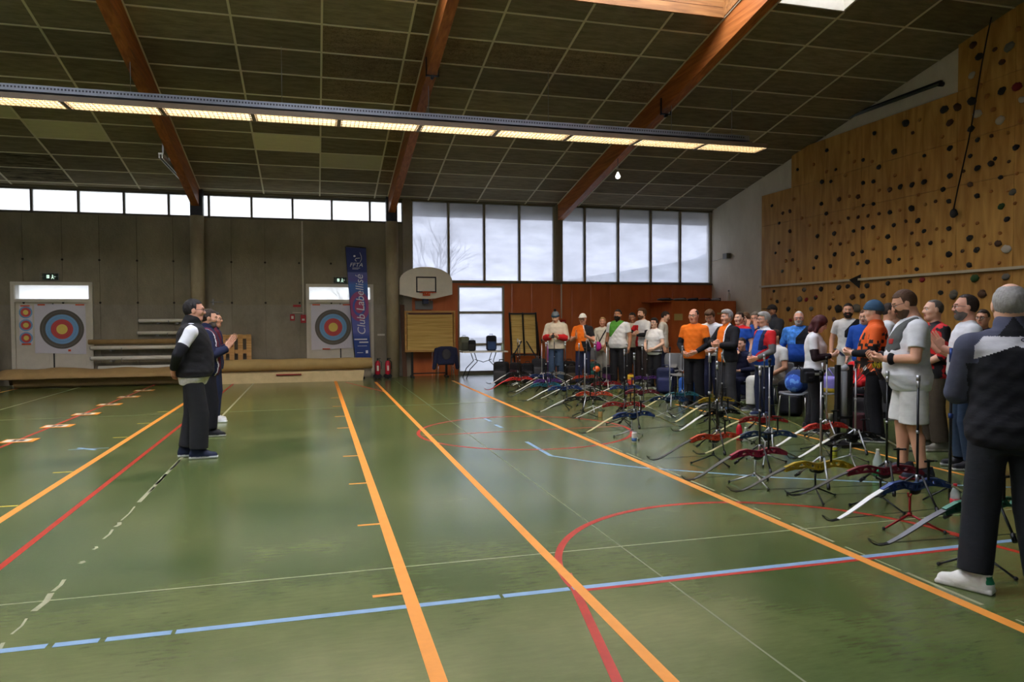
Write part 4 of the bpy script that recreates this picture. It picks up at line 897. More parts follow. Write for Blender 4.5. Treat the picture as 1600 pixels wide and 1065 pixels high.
# lane number plates taped to the floor
for k, (x, y) in enumerate(((-3.87, 10.93), (-3.83, 12.29), (-3.84, 13.75), (-3.84, 15.20), (-3.83, 16.62), (-3.83, 18.05))):
    t = thing('lane_plate', 'orange edged lane plate on the floor, %s from the left picture edge' % ords[k], 'floor plate', (x, y, .0016), group='lane plates on the floor')
    MB().box((.07, 0, .002), (.40, .30, .004)).build('plate', mOrange, t); MB().box((.05, 0, .0045), (.30, .2, .002)).build('paper', mWhite, t)
    MB().box((.02, 0, .006), (.05, .14, .002)).box((.10, 0, .006), (.07, .12, .002)).build('print', mBlackSteel, t)
# ------------------------------------------------------------------ solids grown from distance fields (bodies, heads, hands, clothes, bags)
class Vol:
    def __init__(s, lo, hi, h):
        s.h = h; s.lo = np.array(lo, float)-2*h
        n = np.ceil((np.array(hi, float)-s.lo)/h).astype(int)+3
        s.ax = [(s.lo[i]+h*np.arange(n[i])).astype(np.float32) for i in range(3)]; s.f = np.full(n, 0.3, np.float32)
    def put(s, prim, k=0.0, op='add'):
        fn, lo, hi = prim; pad = k+2.5*s.h; sl = []; xs = []
        for i in range(3):
            a = int(np.clip(math.floor((lo[i]-pad-s.lo[i])/s.h), 0, s.f.shape[i])); b = int(np.clip(math.ceil((hi[i]+pad-s.lo[i])/s.h)+1, 0, s.f.shape[i]))
            if b <= a: return s
            sl.append(slice(a, b)); sh = [1, 1, 1]; sh[i] = b-a; xs.append(s.ax[i][a:b].reshape(sh))
        sl = tuple(sl); d = fn(*xs); a = s.f[sl]
        if op == 'sub': a, d = -a, d
        if k > 0:
            h = np.maximum(k-np.abs(a-d), 0)/k; r = np.minimum(a, d)-h*h*k*.25
        else: r = np.minimum(a, d)
        s.f[sl] = -r if op == 'sub' else r
        return s
    def clip(s, n, c):
        """keep n.p < c"""
        d = n[0]*s.ax[0].reshape(-1, 1, 1)+n[1]*s.ax[1].reshape(1, -1, 1)+n[2]*s.ax[2].reshape(1, 1, -1)-c
        s.f = np.maximum(s.f, d.astype(np.float32)); return s
    def mesh(s):
        F = s.f; S = F < 0; nx, ny, nz = F.shape
        c = np.zeros((nx-1, ny-1, nz-1), np.int8)
        for i in (0, 1):
            for j in (0, 1):
                for k in (0, 1): c += S[i:nx-1+i, j:ny-1+j, k:nz-1+k]
        act = (c > 0) & (c < 8); I = np.argwhere(act); n = len(I)
        idx = np.full(act.shape, -1, np.int32); idx[act] = np.arange(n)
        val = {(i, j, k): F[I[:, 0]+i, I[:, 1]+j, I[:, 2]+k] for i in (0, 1) for j in (0, 1) for k in (0, 1)}
        acc = np.zeros((n, 3)); cnt = np.zeros(n)
        for a in range(3):
            o = [x for x in range(3) if x != a]
            for p in (0, 1):
                for q in (0, 1):
                    c0 = [0, 0, 0]; c0[o[0]] = p; c0[o[1]] = q; c1 = list(c0); c1[a] = 1
                    v0, v1 = val[tuple(c0)], val[tuple(c1)]; m = (v0 < 0) != (v1 < 0)
                    t = np.where(m, v0/np.where(m, v0-v1, 1), 0)
                    for b in range(3): acc[:, b] += m*(c0[b] if b != a else t)
                    cnt += m
        V = (I+acc/cnt[:, None])*s.h+s.lo; Q = []
        for a in range(3):
            o = [x for x in range(3) if x != a]
            lo_ = [slice(None)]*3; hi_ = [slice(None)]*3; lo_[a] = slice(0, -1); hi_[a] = slice(1, None)
            A, B = S[tuple(lo_)], S[tuple(hi_)]; E = np.argwhere(A != B)
            E = E[(E[:, o[0]] > 0) & (E[:, o[1]] > 0) & (E[:, o[0]] < act.shape[o[0]]) & (E[:, o[1]] < act.shape[o[1]])]
            if not len(E): continue
            g = []
            for p, q in ((1, 1), (0, 1), (0, 0), (1, 0)):
                e = E.copy(); e[:, o[0]] -= p; e[:, o[1]] -= q; g.append(idx[e[:, 0], e[:, 1], e[:, 2]])
            g = np.stack(g, 1); fl_ = A[E[:, 0], E[:, 1], E[:, 2]]
            if a == 1: fl_ = ~fl_
            g[~fl_] = g[~fl_][:, ::-1]; Q.append(g)
        Q = np.concatenate(Q) if Q else np.zeros((0, 4), int)
        return V, Q[(Q >= 0).all(1)]
def cap(a, b, ra, rb=None):
    rb = ra if rb is None else rb; a = np.array(a, float); b = np.array(b, float); ab = b-a; L2 = max(ab@ab, 1e-9); r = max(ra, rb)
    def fn(X, Y, Z):
        t = np.clip(((X-a[0])*ab[0]+(Y-a[1])*ab[1]+(Z-a[2])*ab[2])/L2, 0, 1)
        return np.sqrt((X-a[0]-t*ab[0])**2+(Y-a[1]-t*ab[1])**2+(Z-a[2]-t*ab[2])**2)-(ra+(rb-ra)*t)
    return fn, np.minimum(a, b)-r, np.maximum(a, b)+r
def capflat(a, b, ra, rb):
    """capsule whose far end is cut square"""
    f, lo, hi = cap(a, b, ra, rb); a = np.array(a, float); b = np.array(b, float); d = (b-a)/np.linalg.norm(b-a)
    return (lambda X, Y, Z: np.maximum(f(X, Y, Z), (X-b[0])*d[0]+(Y-b[1])*d[1]+(Z-b[2])*d[2])), lo, hi
def ell(c, r):
    c = np.array(c, float); r = np.array(r, float); m = r.min()
    def fn(X, Y, Z):
        q = np.sqrt(((X-c[0])/r[0])**2+((Y-c[1])/r[1])**2+((Z-c[2])/r[2])**2); return (q-1)*m
    return fn, c-r, c+r
def rbox(c, h, r):
    c = np.array(c, float); h = np.array(h, float)
    def fn(X, Y, Z):
        q = [np.abs(X-c[0])-h[0]+r, np.abs(Y-c[1])-h[1]+r, np.abs(Z-c[2])-h[2]+r]
        return np.sqrt(np.maximum(q[0], 0)**2+np.maximum(q[1], 0)**2+np.maximum(q[2], 0)**2)+np.minimum(np.maximum(np.maximum(q[0], q[1]), q[2]), 0)-r
    return fn, c-h, c+h
def profile(zs, a, w, off, z0, z1, ripple=0.0, seed=0):
    zs = np.array(zs); a = np.array(a); w = np.array(w); off = np.array(off)
    def fn(X, Y, Z):
        zz = np.clip(Z, zs[0], zs[-1]); A = np.interp(zz, zs, a); W = np.interp(zz, zs, w); O = np.interp(zz, zs, off)
        q = (((np.abs(X-O)/A)**2.2+(np.abs(Y)/W)**2.2)**(1/2.2)-1)*np.minimum(A, W)
        if ripple: q = q+ripple*np.sin(Z*62+Y*26+seed)*np.sin(Y*33+X*21+seed*2)
        return np.maximum(q, np.maximum(z0-Z, Z-z1))
    M_ = max(a.max(), w.max())+np.abs(off).max()+.03
    return fn, np.array([-M_, -M_, z0]), np.array([M_, M_, z1])
def np_mesh(name, parts, mats, parent=None):
    """parts: list of (verts, quads, material index array or int)"""
    V = []; Q = []; MI = []; o = 0
    for v, q, mi in parts:
        V.append(v); Q.append(q+o); MI.append(np.full(len(q), mi) if np.isscalar(mi) else mi); o += len(v)
    V = np.concatenate(V); Q = np.concatenate(Q); MI = np.concatenate(MI)
    me = bpy.data.meshes.new(name); me.vertices.add(len(V)); me.vertices.foreach_set('co', V.astype(np.float32).ravel())
    me.loops.add(Q.size); me.loops.foreach_set('vertex_index', Q.astype(np.int32).ravel())
    me.polygons.add(len(Q)); me.polygons.foreach_set('loop_start', np.arange(0, Q.size, 4, dtype=np.int32))
    for m in mats: me.materials.append(m)
    me.polygons.foreach_set('material_index', MI.astype(np.int32)); me.polygons.foreach_set('use_smooth', np.ones(len(Q), bool))
    me.update(calc_edges=True); me.validate()
    return link(name, me, parent)
def fcen(v, q): return v[q].mean(1)

# ------------------------------------------------------------------ head, hair, hand and shoe patterns
def head_prims(V):
    V.put(ell((-.012, 0, .028), (.100, .078, .098)))
    V.put(ell((.022, 0, -.030), (.070, .063, .090)), .03)
    V.put(cap((.058, -.012, -.092), (.058, .012, -.092), .022), .03)
    for s in (-1, 1):
        V.put(cap((.0, s*.050, -.052), (.052, s*.022, -.09), .018), .03); V.put(ell((.052, s*.044, -.018), (.03, .03, .03)), .02)
        V.put(cap((.074, s*.042, .028), (.086, s*.008, .031), .010), .02)
    V.put(cap((-.02, 0, -.04), (-.04, 0, -.17), .056, .060), .03)
    V.put(cap((.088, 0, .022), (.109, 0, -.020), .008, .0125), .012)
    for s in (-1, 1):
        V.put(ell((.096, s*.013, -.026), (.012, .009, .009)), .01)
        V.put(ell((.101, s*.031, .010), (.020, .019, .012)), .012, 'sub')
        V.put(ell((.0745, s*.031, .009), (.0145, .0145, .0145)), .002)
        V.put(ell((-.006, s*.080, .000), (.022, .010, .033)), .008)
    V.put(cap((.083, -.017, -.0525), (.083, .017, -.0525), .008), .008); V.put(cap((.080, -.015, -.066), (.080, .015, -.066), .009), .008)
    V.put(cap((.094, -.021, -.0590), (.094, .021, -.0590), .0028), .003, 'sub')
    return V
HB = ((-.13, -.1, -.18), (.13, .1, .14))
HEADS = {}
def head_tpl(h):
    if h not in HEADS:
        v, q = head_prims(Vol(*HB, h)).mesh(); c = fcen(v, q); mi = np.zeros(len(q), int); ay = np.abs(c[:, 1])
        d = np.sqrt((c[:, 0]-.0745)**2+(ay-.031)**2+(c[:, 2]-.009)**2)
        mi[(d < .0162) & (c[:, 0] > .078) & (np.abs(c[:, 2]-.009) < .0085)] = 2
        mi[(d < .0165) & (c[:, 0] > .08) & (np.sqrt((ay-.031)**2+(c[:, 2]-.009)**2) < .0062)] = 3
        mi[(np.abs(c[:, 2]+.0595) < .013) & (ay < .022) & (c[:, 0] > .080)] = 1
        mi[(np.abs(c[:, 2]-.0335-.08*(.03-np.abs(ay-.03))) < .0042) & (ay > .012) & (ay < .052) & (c[:, 0] > .066)] = 4
        HEADS[h] = (v, q, mi)
    return HEADS[h]
HAIRS = {}
def hair_tpl(style, h):
    key = (style, h)
    if key in HAIRS: return HAIRS[key]
    V = Vol((-.2, -.16, -.34), (.20, .16, .22), h); n = np.array((-.738, 0, .674)); p0 = np.array((.085, 0, .085))
    def plane(off=0.0, side=.014, nape=-.068):
        X, Y, Z = V.ax[0].reshape(-1, 1, 1), V.ax[1].reshape(1, -1, 1), V.ax[2].reshape(1, 1, -1)
        top = (.074+off*1.4+.16*X)-Z-.10*np.abs(Y)*(X > .03); back = np.maximum(X-(side-off*.8)-.25*np.minimum(Z, .03), nape-Z)
        V.f = np.maximum(V.f+.0016*np.sin(Y*260+X*70)*np.sin(X*190+Z*60), np.minimum(top, back)).astype(np.float32)
    E = (-.012, 0, .028)
    if style == 'short': V.put(ell(E, (.1075, .0850, .1085))); plane()
    elif style == 'thick': V.put(ell((-.012, 0, .032), (.116, .092, .116))); V.put(ell((.03, 0, .105), (.06, .06, .03)), .03); plane(-.006)
    elif style == 'shaved': V.put(ell(E, (.1030, .0808, .1008))); plane(.012)
    elif style == 'balding': V.put(ell(E, (.107, .0845, .100))); plane(.0); V.put(ell((.05, 0, .13), (.115, .058, .07)), .012, 'sub')
    elif style == 'receding': V.put(ell(E, (.109, .086, .107))); plane(.018)
    elif style == 'bob':
        V.put(ell((-.015, 0, .03), (.118, .098, .118)))
        for s in (-1, 1): V.put(cap((-.02, s*.08, .02), (.0, s*.085, -.12), .045, .035), .03)
        V.put(cap((-.08, -.04, 0), (-.08, .04, -.13), .05, .045), .03); V.put(cap((-.08, .04, 0), (-.08, -.04, -.13), .05, .045), .03)
        V.put(ell((.085, 0, -.035), (.085, .068, .105)), .015, 'sub')
    elif style == 'bun': V.put(ell(E, (.110, .087, .109))); plane(); V.put(ell((-.135, 0, .03), (.04, .04, .04)), .02)
    elif style == 'pony': V.put(ell(E, (.110, .087, .109))); plane(); V.put(cap((-.12, 0, .0), (-.12, 0, -.16), .03, .015), .02)
    elif style == 'beanie': V.put(ell((-.014, 0, .04), (.116, .094, .118))); V.clip((.18, 0, -1), -.025)
    elif style == 'cuff': V.put(ell((-.014, 0, .04), (.121, .099, .121))); V.clip((.18, 0, -1), -.022); V.clip((-.18, 0, 1), .068)
    elif style == 'cap':
        V.put(ell((-.012, 0, .035), (.113, .091, .110))); V.clip((.1, 0, -1), -.035)
        V.put(rbox((.135, 0, .052), (.06, .07, .006), .005), .01)
    elif style == 'pom': V.put(ell((-.02, 0, .18), (.035, .035, .035)))
    elif style == 'beard':
        V.put(ell((.022, 0, -.034), (.079, .071, .093))); V.put(cap((.06, -.014, -.094), (.06, .014, -.094), .029), .03)
        for s in (-1, 1): V.put(cap((.0, s*.054, -.045), (.052, s*.024, -.092), .022), .03)
        V.clip((-.45, 0, 1), -.058); V.clip((-1, 0, 0), .004); V.put(cap((.105, -.018, -.060), (.105, .018, -.060), .018, .018), .004, 'sub')
        V.put(cap((.092, -.024, -.046), (.092, .024, -.046), .007), .004)
    elif style == 'longbeard':
        V.put(ell((.022, 0, -.036), (.082, .074, .096))); V.put(cap((.058, 0, -.09), (.06, 0, -.15), .045, .02), .03)
        V.clip((-.45, 0, 1), -.055); V.clip((-1, 0, 0), .004); V.put(cap((.108, -.018, -.060), (.108, .018, -.060), .018), .004, 'sub')
        V.put(cap((.094, -.026, -.046), (.094, .026, -.046), .008), .004)
    elif style == 'goatee':
        V.put(cap((.064, -.016, -.088), (.064, .016, -.088), .027)); V.clip((-.4, 0, 1), -.085); V.put(cap((.094, -.02, -.045), (.094, .02, -.045), .006))
    HAIRS[key] = V.mesh(); return HAIRS[key]
HANDS = {}
def hand_tpl(kind, h):
    key = (kind, h)
    if key in HANDS: return HANDS[key]
    V = Vol((-.05, -.07, -.11), (.21, .10, .05), h)
    curl = {'relaxed': (22, 32, 24), 'fist': (72, 80, 55), 'grip': (48, 58, 40), 'flat': (6, 8, 6), 'point': (40, 50, 40)}[kind]
    V.put(cap((-.04, 0, 0), (.015, 0, 0), .027, .026))
    for y, lf in ((.033, .95), (.011, 1.06), (-.011, 1.0), (-.031, .8)):
        V.put(cap((.005, y*.55, 0), (.088, y, 0), .016, .0125), .014)
        p = np.array((.088, y, 0.)); a = 0
        for L, r0, r1, c in ((.044, .0100, .0092, curl[0]), (.028, .0092, .0086, curl[1]), (.023, .0086, .0072, curl[2])):
            a += math.radians(c); q = p+np.array((math.cos(a)*L*lf, y*.04, -math.sin(a)*L*lf)); V.put(cap(p, q, r0, r1), .003); p = q
    tb = .03 if kind in ('fist', 'grip') else .012
    V.put(cap((.012, .016, -.004), (.052, .052, -.012-tb*.3), .016, .0125), .012)
    V.put(cap((.052, .052, -.012-tb*.3), (.088, .056-tb*.6, -.02-tb), .0118, .0092), .003)
    HANDS[key] = V.mesh(); return HANDS[key]
def shoe_tpl():
    if 'shoe' in HANDS: return HANDS['shoe']
    V = Vol((-.12, -.07, -.01), (.22, .07, .14), .006)
    V.put(cap((-.055, 0, .042), (.06, 0, .040), .042, .046)); V.put(cap((.06, 0, .038), (.155, .004, .030), .046, .036), .03)
    V.put(cap((-.05, 0, .05), (-.045, 0, .105), .042, .040), .03); V.put(cap((-.03, 0, .09), (.06, 0, .06), .030, .03), .04)
    V.put(rbox((.048, 0, .014), (.148, .046, .014), .012), .006); V.clip((0, 0, -1), 0.0); V.clip((0, 0, 1), .118)
    v, q = V.mesh(); c = fcen(v, q); mi = np.zeros(len(q), int); mi[c[:, 2] < .026] = 1
    mi[(c[:, 0] < -.07) & (c[:, 2] > .06) & (c[:, 2] < .1)] = 2
    HANDS['shoe'] = (v, q, mi); return HANDS['shoe']

# ------------------------------------------------------------------ people
def cloth(name, c, rough=.85, var=.10): return M(name, rgb(*c), rough, spec=.2, var=var, vs=9, bump=.42, bs=8, stretch=(1, 1, 1.9))
SKIN = {k: M('skin_'+k, rgb(*c), .5, spec=.35, var=.05, vs=12) for k, c in (('fair', (226, 176, 148)), ('tan', (214, 158, 126)), ('ruddy', (220, 160, 132)), ('brown', (170, 118, 88)), ('pale', (232, 190, 166)))}
mLip = M('lips', rgb(176, 98, 88), .45); mEye = M('eye_white', rgb(216, 212, 206), .3); mIris = M('iris_dark', rgb(44, 34, 28), .25)
HAIR = {k: M('hair_'+k, rgb(*c), .65, spec=.3, var=.22, vs=30, bump=.25, bs=90) for k, c in (('black', (30, 26, 24)), ('dark', (48, 36, 28)), ('brown', (84, 58, 38)), ('grey', (150, 146, 140)), ('white', (190, 186, 178)), ('blond', (170, 134, 84)), ('red', (72, 28, 30)), ('pepper', (96, 88, 80)))}
POSE = {  # elbow, wrist (forward, outward, up), hand kind, palm direction, for the right arm; a second entry for the left arm if it differs
    'side': [((-.03, .255, 1.14), (.05, .27, .90), 'relaxed', (0, -1, 0))],
    'front': [((.02, .262, 1.15), (.26, .06, 1.02), 'relaxed', (-.4, -.6, .6))],
    'low': [((.02, .255, 1.14), (.22, .07, .93), 'relaxed', (-.6, -.4, .4))],
    'clap': [((.05, .255, 1.16), (.30, .045, 1.26), 'flat', (0, -1, 0))],
    'hold': [((.03, .26, 1.15), (.30, .09, 1.10), 'grip', (0, -.7, .7))],
    'cross': [((.12, .275, 1.17), (.23, -.02, 1.19), 'relaxed', (-.9, 0, -.2)), ((.10, .275, 1.15), (.26, -.05, 1.13), 'relaxed', (-.8, 0, .4))],
    'tight': [((.11, .225, 1.15), (.24, -.03, 1.19), 'relaxed', (-.9, 0, -.2)), ((.09, .225, 1.13), (.26, -.06, 1.12), 'relaxed', (-.8, 0, .4))],
    'back': [((-.14, .285, 1.15), (-.20, .06, .95), 'relaxed', (1, 0, .2))],
    'face': [((.20, .20, 1.18), (.19, .06, 1.46), 'flat', (-1, 0, 0))],
    'mouth': [((.18, .22, 1.12), (.17, .04, 1.40), 'grip', (-1, 0, 0)), ((.04, .27, 1.15), (.25, .02, 1.08), 'relaxed', (0, -.3, 1))],
    'chin': [((.03, .27, 1.14), (.2, .1, .96), 'relaxed', (-.5, -.5, 0))],
    'phone': [((.03, .245, 1.15), (.27, .07, 1.16), 'grip', (-.5, -.5, .7))],
}
SITDZ = .375
def person(pos, th, H, label, pose='side', build=1.0, belly=0.0, skin='fair', hair=('short', 'dark'), beard=None, hat=None, glasses=None, head=(0, 0), garments=(), shoes=((40, 40, 44), (200, 200, 196)), near=0, sit=False, fem=False, lean=0.0, feet=((.03, .10, 8), (-.02, .10, 8)), legsp=None, group='people standing among the bows'):
    S = H/1.75; root = thing('person', label, 'person', (pos[0], pos[1], 0), math.radians(th), group)
    h = (.0125, .0105, .0068)[near]; hh = (.0075, .0058, .0046)[near]; r = random.Random(label)
    dz = SITDZ if sit else 0.0
    W = build; zs = [.80, .88, .96, 1.06, 1.16, 1.28, 1.38, 1.435, 1.475]
    a = np.array([.085, .105, .112, .102, .106, .116, .106, .082, .055])*(1+.55*(W-1)); w = np.array([.13, .162, .168, .148, .152, .168, .176, .155, .075])*W
    off = np.zeros(9); g = np.array([0, .3, .75, 1, .85, .45, .1, 0, 0]); a = a+belly*.5*g; off = off+belly*.5*g
    if fem: w[6:8] *= .92; w[3] *= .93; a[5] += .018; off[5] += .012
    off = off+lean*np.maximum(np.array(zs)-.95, 0); L_ = lambda z: lean*max(z-.95, 0)
    zs = np.array(zs)-dz
    sh = {}
    for s in (-1, 1): sh[s] = np.array((L_(1.4)-.005, s*.178*W*(.93 if fem else 1), 1.388-dz))
    P = POSE[pose]; arm = {}
    for s in (-1, 1):
        e, wr, kind, palm = P[0] if (s == -1 or len(P) == 1) else P[1]
        bx = belly*.9
        e = np.array((e[0]+L_(e[2]), s*e[1]*(.55+.45*W), e[2]-dz)); wr = np.array((wr[0]+L_(wr[2])+(bx if wr[0] > .1 else 0), s*wr[1]*(1 if wr[1] < .2 else (.5+.5*W)), wr[2]-dz+(.015*s if pose in ('front', 'low', 'clap') else 0)))
        e = sh[s]+(e-sh[s])/np.linalg.norm(e-sh[s])*.285; dd = wr-e
        if pose not in ('side',): L = np.linalg.norm(dd); wr = e+dd/L*min(max(L, .2), .27)
        else: wr = e+dd/np.linalg.norm(dd)*.255
        arm[s] = (sh[s], e, wr, kind, palm)
    leg = {}; lp = legsp or ((0, .0), (0, .0))
    for i, s in enumerate((-1, 1)):
        fx, fy, fa = feet[i]
        if sit: leg[s] = ((-.02, s*.09, .90-dz), (.40, s*.11, .51), (.38+fx, s*.10, .09))
        else: leg[s] = ((0, s*.088*W, .885), (.025+fx*.5, s*(.092+(fy-.10)*.5), .485), (-.02+fx, s*fy, .085))
    aw = .82+.25*W
    def arms(V, off_, t0, t1, k=.012, mid=None):
        for s in (-1, 1):
            if mid and s not in mid: continue
            A, B, C = arm[s][:3]; ru, re, rw = (.050*aw+off_, .041*aw+off_, .029*aw+off_*.8)
            if t0 < 1:
                b = A+(B-A)*min(t1, 1); rb = ru+(re-ru)*min(t1, 1); a_ = A+(B-A)*t0
                V.put((capflat if t1 < 1 else cap)(a_, b, ru, rb), k if t0 == 0 else 0)
            if t1 > 1:
                a_ = B+(C-B)*max(t0-1, 0); b = B+(C-B)*(t1-1); V.put(capflat(a_, b, re, re+(rw-re)*(t1-1)), .004)
    def legs(V, off_, t1, k=.02, loose=0.0):
        for s in (-1, 1):
            A, B, C = [np.array(x) for x in leg[s]]; lw = .8+.2*W; rh, rk, ra = .080*lw*(W**.5)+off_*.6, .058*lw+off_+loose*.5, .042+off_+loose
            if t1 < 1: V.put(capflat(A, A+(B-A)*t1, rh, rh+.012), k)
            else:
                V.put(cap(A, B, rh, rk), k); e = B+(C-B)*(t1-1); V.put(capflat(B, e, rk, rk+(ra-rk)*(t1-1)), .01)
                if not loose and t1 > 1.7: m = B+(C-B)*.3+np.array((-.02, 0, 0)); V.put(cap(m, B+(C-B)*.6, .052*lw+off_, .042+off_), .02)
    lo = (-.5, -.5, -.02); hi = (.75, .5, 1.62-dz)
    # body: one skin
    V = Vol(lo, hi, h*1.05)
    V.put(profile(zs, a*.93, w*.93, off, .80-dz, 1.475-dz))
    for s in (-1, 1): V.put(cap((L_(1.45)-.01, s*.04, 1.452-dz), sh[s], .036, .05), .03)
    arms(V, 0, 0, 1.98, .02); legs(V, 0, 1.95)
    nk = np.array((L_(1.5)-.012, 0, 1.44-dz)); V.put(cap(nk, nk+np.array((.02, 0, .12)), .064, .056), .03)
    v, q = V.mesh(); parts = [(v, q, 0)]
    # hands
    hk = .0042 if near == 2 else .0055 if near == 1 else .0075
    for s in (-1, 1):
        A, B, C, kind, palm = arm[s]; d = (C-B)/np.linalg.norm(C-B)
        if pose == 'face': d = np.array((.05, -s*.1, 1.)); d /= np.linalg.norm(d)
        if pose == 'clap': d = np.array((.5, 0, .85)); d /= np.linalg.norm(d)
        if pose in ('front', 'low'): d = d*.7+np.array((.25, -s*.5, -.2)); d /= np.linalg.norm(d)
        pn = np.array((palm[0], palm[1]*s, palm[2]), float); pn -= d*(pn@d); pn /= np.linalg.norm(pn)
        z = -pn; y = np.cross(z, d); y = y if s == -1 else -y
        hv, hq = hand_tpl(kind, hk); R = np.stack([d, y, z], 1); vv = hv@R.T*.95+C
        parts.append((vv, hq if s == -1 else hq[:, ::-1], 0))
    # head
    hs = 1.0 if not fem else .95
    hp = np.array((L_(1.52)+.012, 0, 1.505-dz)); hc = np.array((.012, 0, 1.75-.128*hs-1.505))
    Rh = np.array(Euler((0, math.radians(head[1]), math.radians(head[0]))).to_matrix())
    def hx(vv): return ((vv*hs)+hc)@Rh.T+hp
    hv, hq, hm = head_tpl(hh); parts.append((hx(hv), hq, hm))
    hcol = HAIR[hair[1]] if hair else HAIR['grey']
    parts = [(v*S, q, m) for v, q, m in parts]
    np_mesh('body', parts, [SKIN[skin], mLip, mEye, mIris, hcol], root)
    if hair and hair[0] != 'none' and not hat: hv, hq = hair_tpl(hair[0], hh); np_mesh('hair', [(hx(hv)*S, hq, 0)], [hcol], root)
    elif hair and hair[0] != 'none':
        hv, hq = hair_tpl('short' if hair[0] not in ('bob', 'pony') else hair[0], hh); k = fcen(hv, hq)[:, 2] < .045; np_mesh('hair', [(hx(hv*np.array((.97, .97, .97)))*S, hq[k], 0)], [hcol], root)
    if beard: hv, hq = hair_tpl(beard[0], hh); np_mesh('beard', [(hx(hv)*S, hq, 0)], [HAIR[beard[1]]], root)
    if hat:
        kind, hmat = hat[0], hat[1]
        hv, hq = hair_tpl(kind, hh); ho = np_mesh(kind, [(hx(hv)*S, hq, 0)], [hmat], root); ho.name = {'beanie': 'beanie_hat', 'cap': 'cap'}[kind]
        if kind == 'beanie':
            hv, hq = hair_tpl('cuff', hh); np_mesh('hat_cuff', [(hx(hv)*S, hq, 0)], [hat[2] if len(hat) > 2 else hmat], root)
            if len(hat) > 3: hv, hq = hair_tpl('pom', hh); np_mesh('pompom', [(hx(hv)*S, hq, 0)], [hat[3]], root)
    if glasses:
        mb = MB(); T = lambda p: tuple(hx(np.array([p]))[0]*S)
        for s in (-1, 1):
            mb.tube([T((.100+.004*math.cos(t), s*.033+.024*math.cos(t)*s, .008+.017*math.sin(t))) for t in [2*math.pi*i/14 for i in range(15)]], .0022*S*(1 if near else 1.3), 5, cap=False)
            mb.tube([T((.101, s*.056, .014)), T((.06, s*.076, .016)), T((-.01, s*.086, .012))], .0022*S, 5)
        mb.tube([T((.104, -.010, .012)), T((.108, 0, .015)), T((.104, .010, .012))], .002*S, 5)
        mb.build('glasses', glasses, root)
    # clothes
    gl = []
    for gm in garments:
        if 'sleeve' in gm and 'torso' not in gm: gl += [dict(gm, arm=(s,)) for s in gm.get('arm', (-1, 1))]
        else: gl.append(gm)
    for gi, gm in enumerate(gl):
        kind = gm['n']; V = Vol(lo, hi, h); o_ = gm.get('off', .012)
        if 'torso' in gm:
            z0, z1 = gm['torso']; fl_ = np.array([1, 1, .9, .5, .25, 0, 0, 0, 0])*gm.get('flare', .014); V.put(profile(zs, a+o_+fl_, w+o_+fl_, off, z0-dz, z1-dz, .0028, gi+r.random()*6))
            if z1 > 1.4 and gm.get('sh', 1):
                for s in (-1, 1): V.put(cap((L_(1.45)-.01, s*.045, 1.450-dz), sh[s]+np.array((0, -s*.005, 0)), .037+o_, .050+o_), .03)
            if gm.get('collar'): V.put(cap(nk+np.array((0, 0, .02)), nk+np.array((.018, 0, .02+gm['collar'])), .064+o_, .060+o_), .02)
        if 'sleeve' in gm: arms(V, o_+gm.get('sl', .004), *gm['sleeve'], k=.03 if gm['sleeve'][0] == 0 else .0, mid=gm.get('arm'))
        if 'legs' in gm:
            V.put(profile(zs, a+.009, w+.007, off, .80-dz, gm.get('waist', .97)-dz)); legs(V, o_, gm['legs'], .03, gm.get('loose', 0.0))
        for n_, c_ in gm.get('clip', ()): V.clip(n_, c_-(n_[2]*dz))
        v, q = V.mesh(); v = v.copy()
        c = fcen(v, q); mi = gm['f'](c+np.array((0, 0, dz)), arm) if 'f' in gm else 0
        np_mesh(kind, [(v*S, q, mi)], gm['m'], root)
    # shoes
    sm = [cloth('shoe_%d_%d_%d' % tuple(shoes[0]), shoes[0], .6), M('sole_%d_%d_%d' % tuple(shoes[1]), rgb(*shoes[1]), .6)]
    sm.append(sm[0] if len(shoes) < 3 else cloth('shoe_%d_%d_%d' % tuple(shoes[2]), shoes[2], .6))
    v, q, mi = shoe_tpl()
    for i, s in enumerate((-1, 1)):
        A, B, C = leg[s]; t = math.radians(s*feet[i][2]); R = np.array([[math.cos(t), -math.sin(t), 0], [math.sin(t), math.cos(t), 0], [0, 0, 1]])
        so = np_mesh('shoe', [((v@R.T+np.array((C[0]+.03*0, C[1], 0)))*S, q, mi)], sm, root)
        if near == 2:
            lc = MB(); o3 = Vector((C[0], C[1], 0))
            for j in range(4):
                xx, zz = .035+.018*j, .104-.0095*j; p_ = [Vector(R @ np.array(t_))+o3 for t_ in ((xx, -.026, zz-.010), (xx+.004, 0, zz), (xx, .026, zz-.010))]
                lc.tube([t_*S for t_ in p_], .0035, 5)
            lc.build('laces', M('shoe_laces', rgb(200, 198, 190), .8), so)
    return root
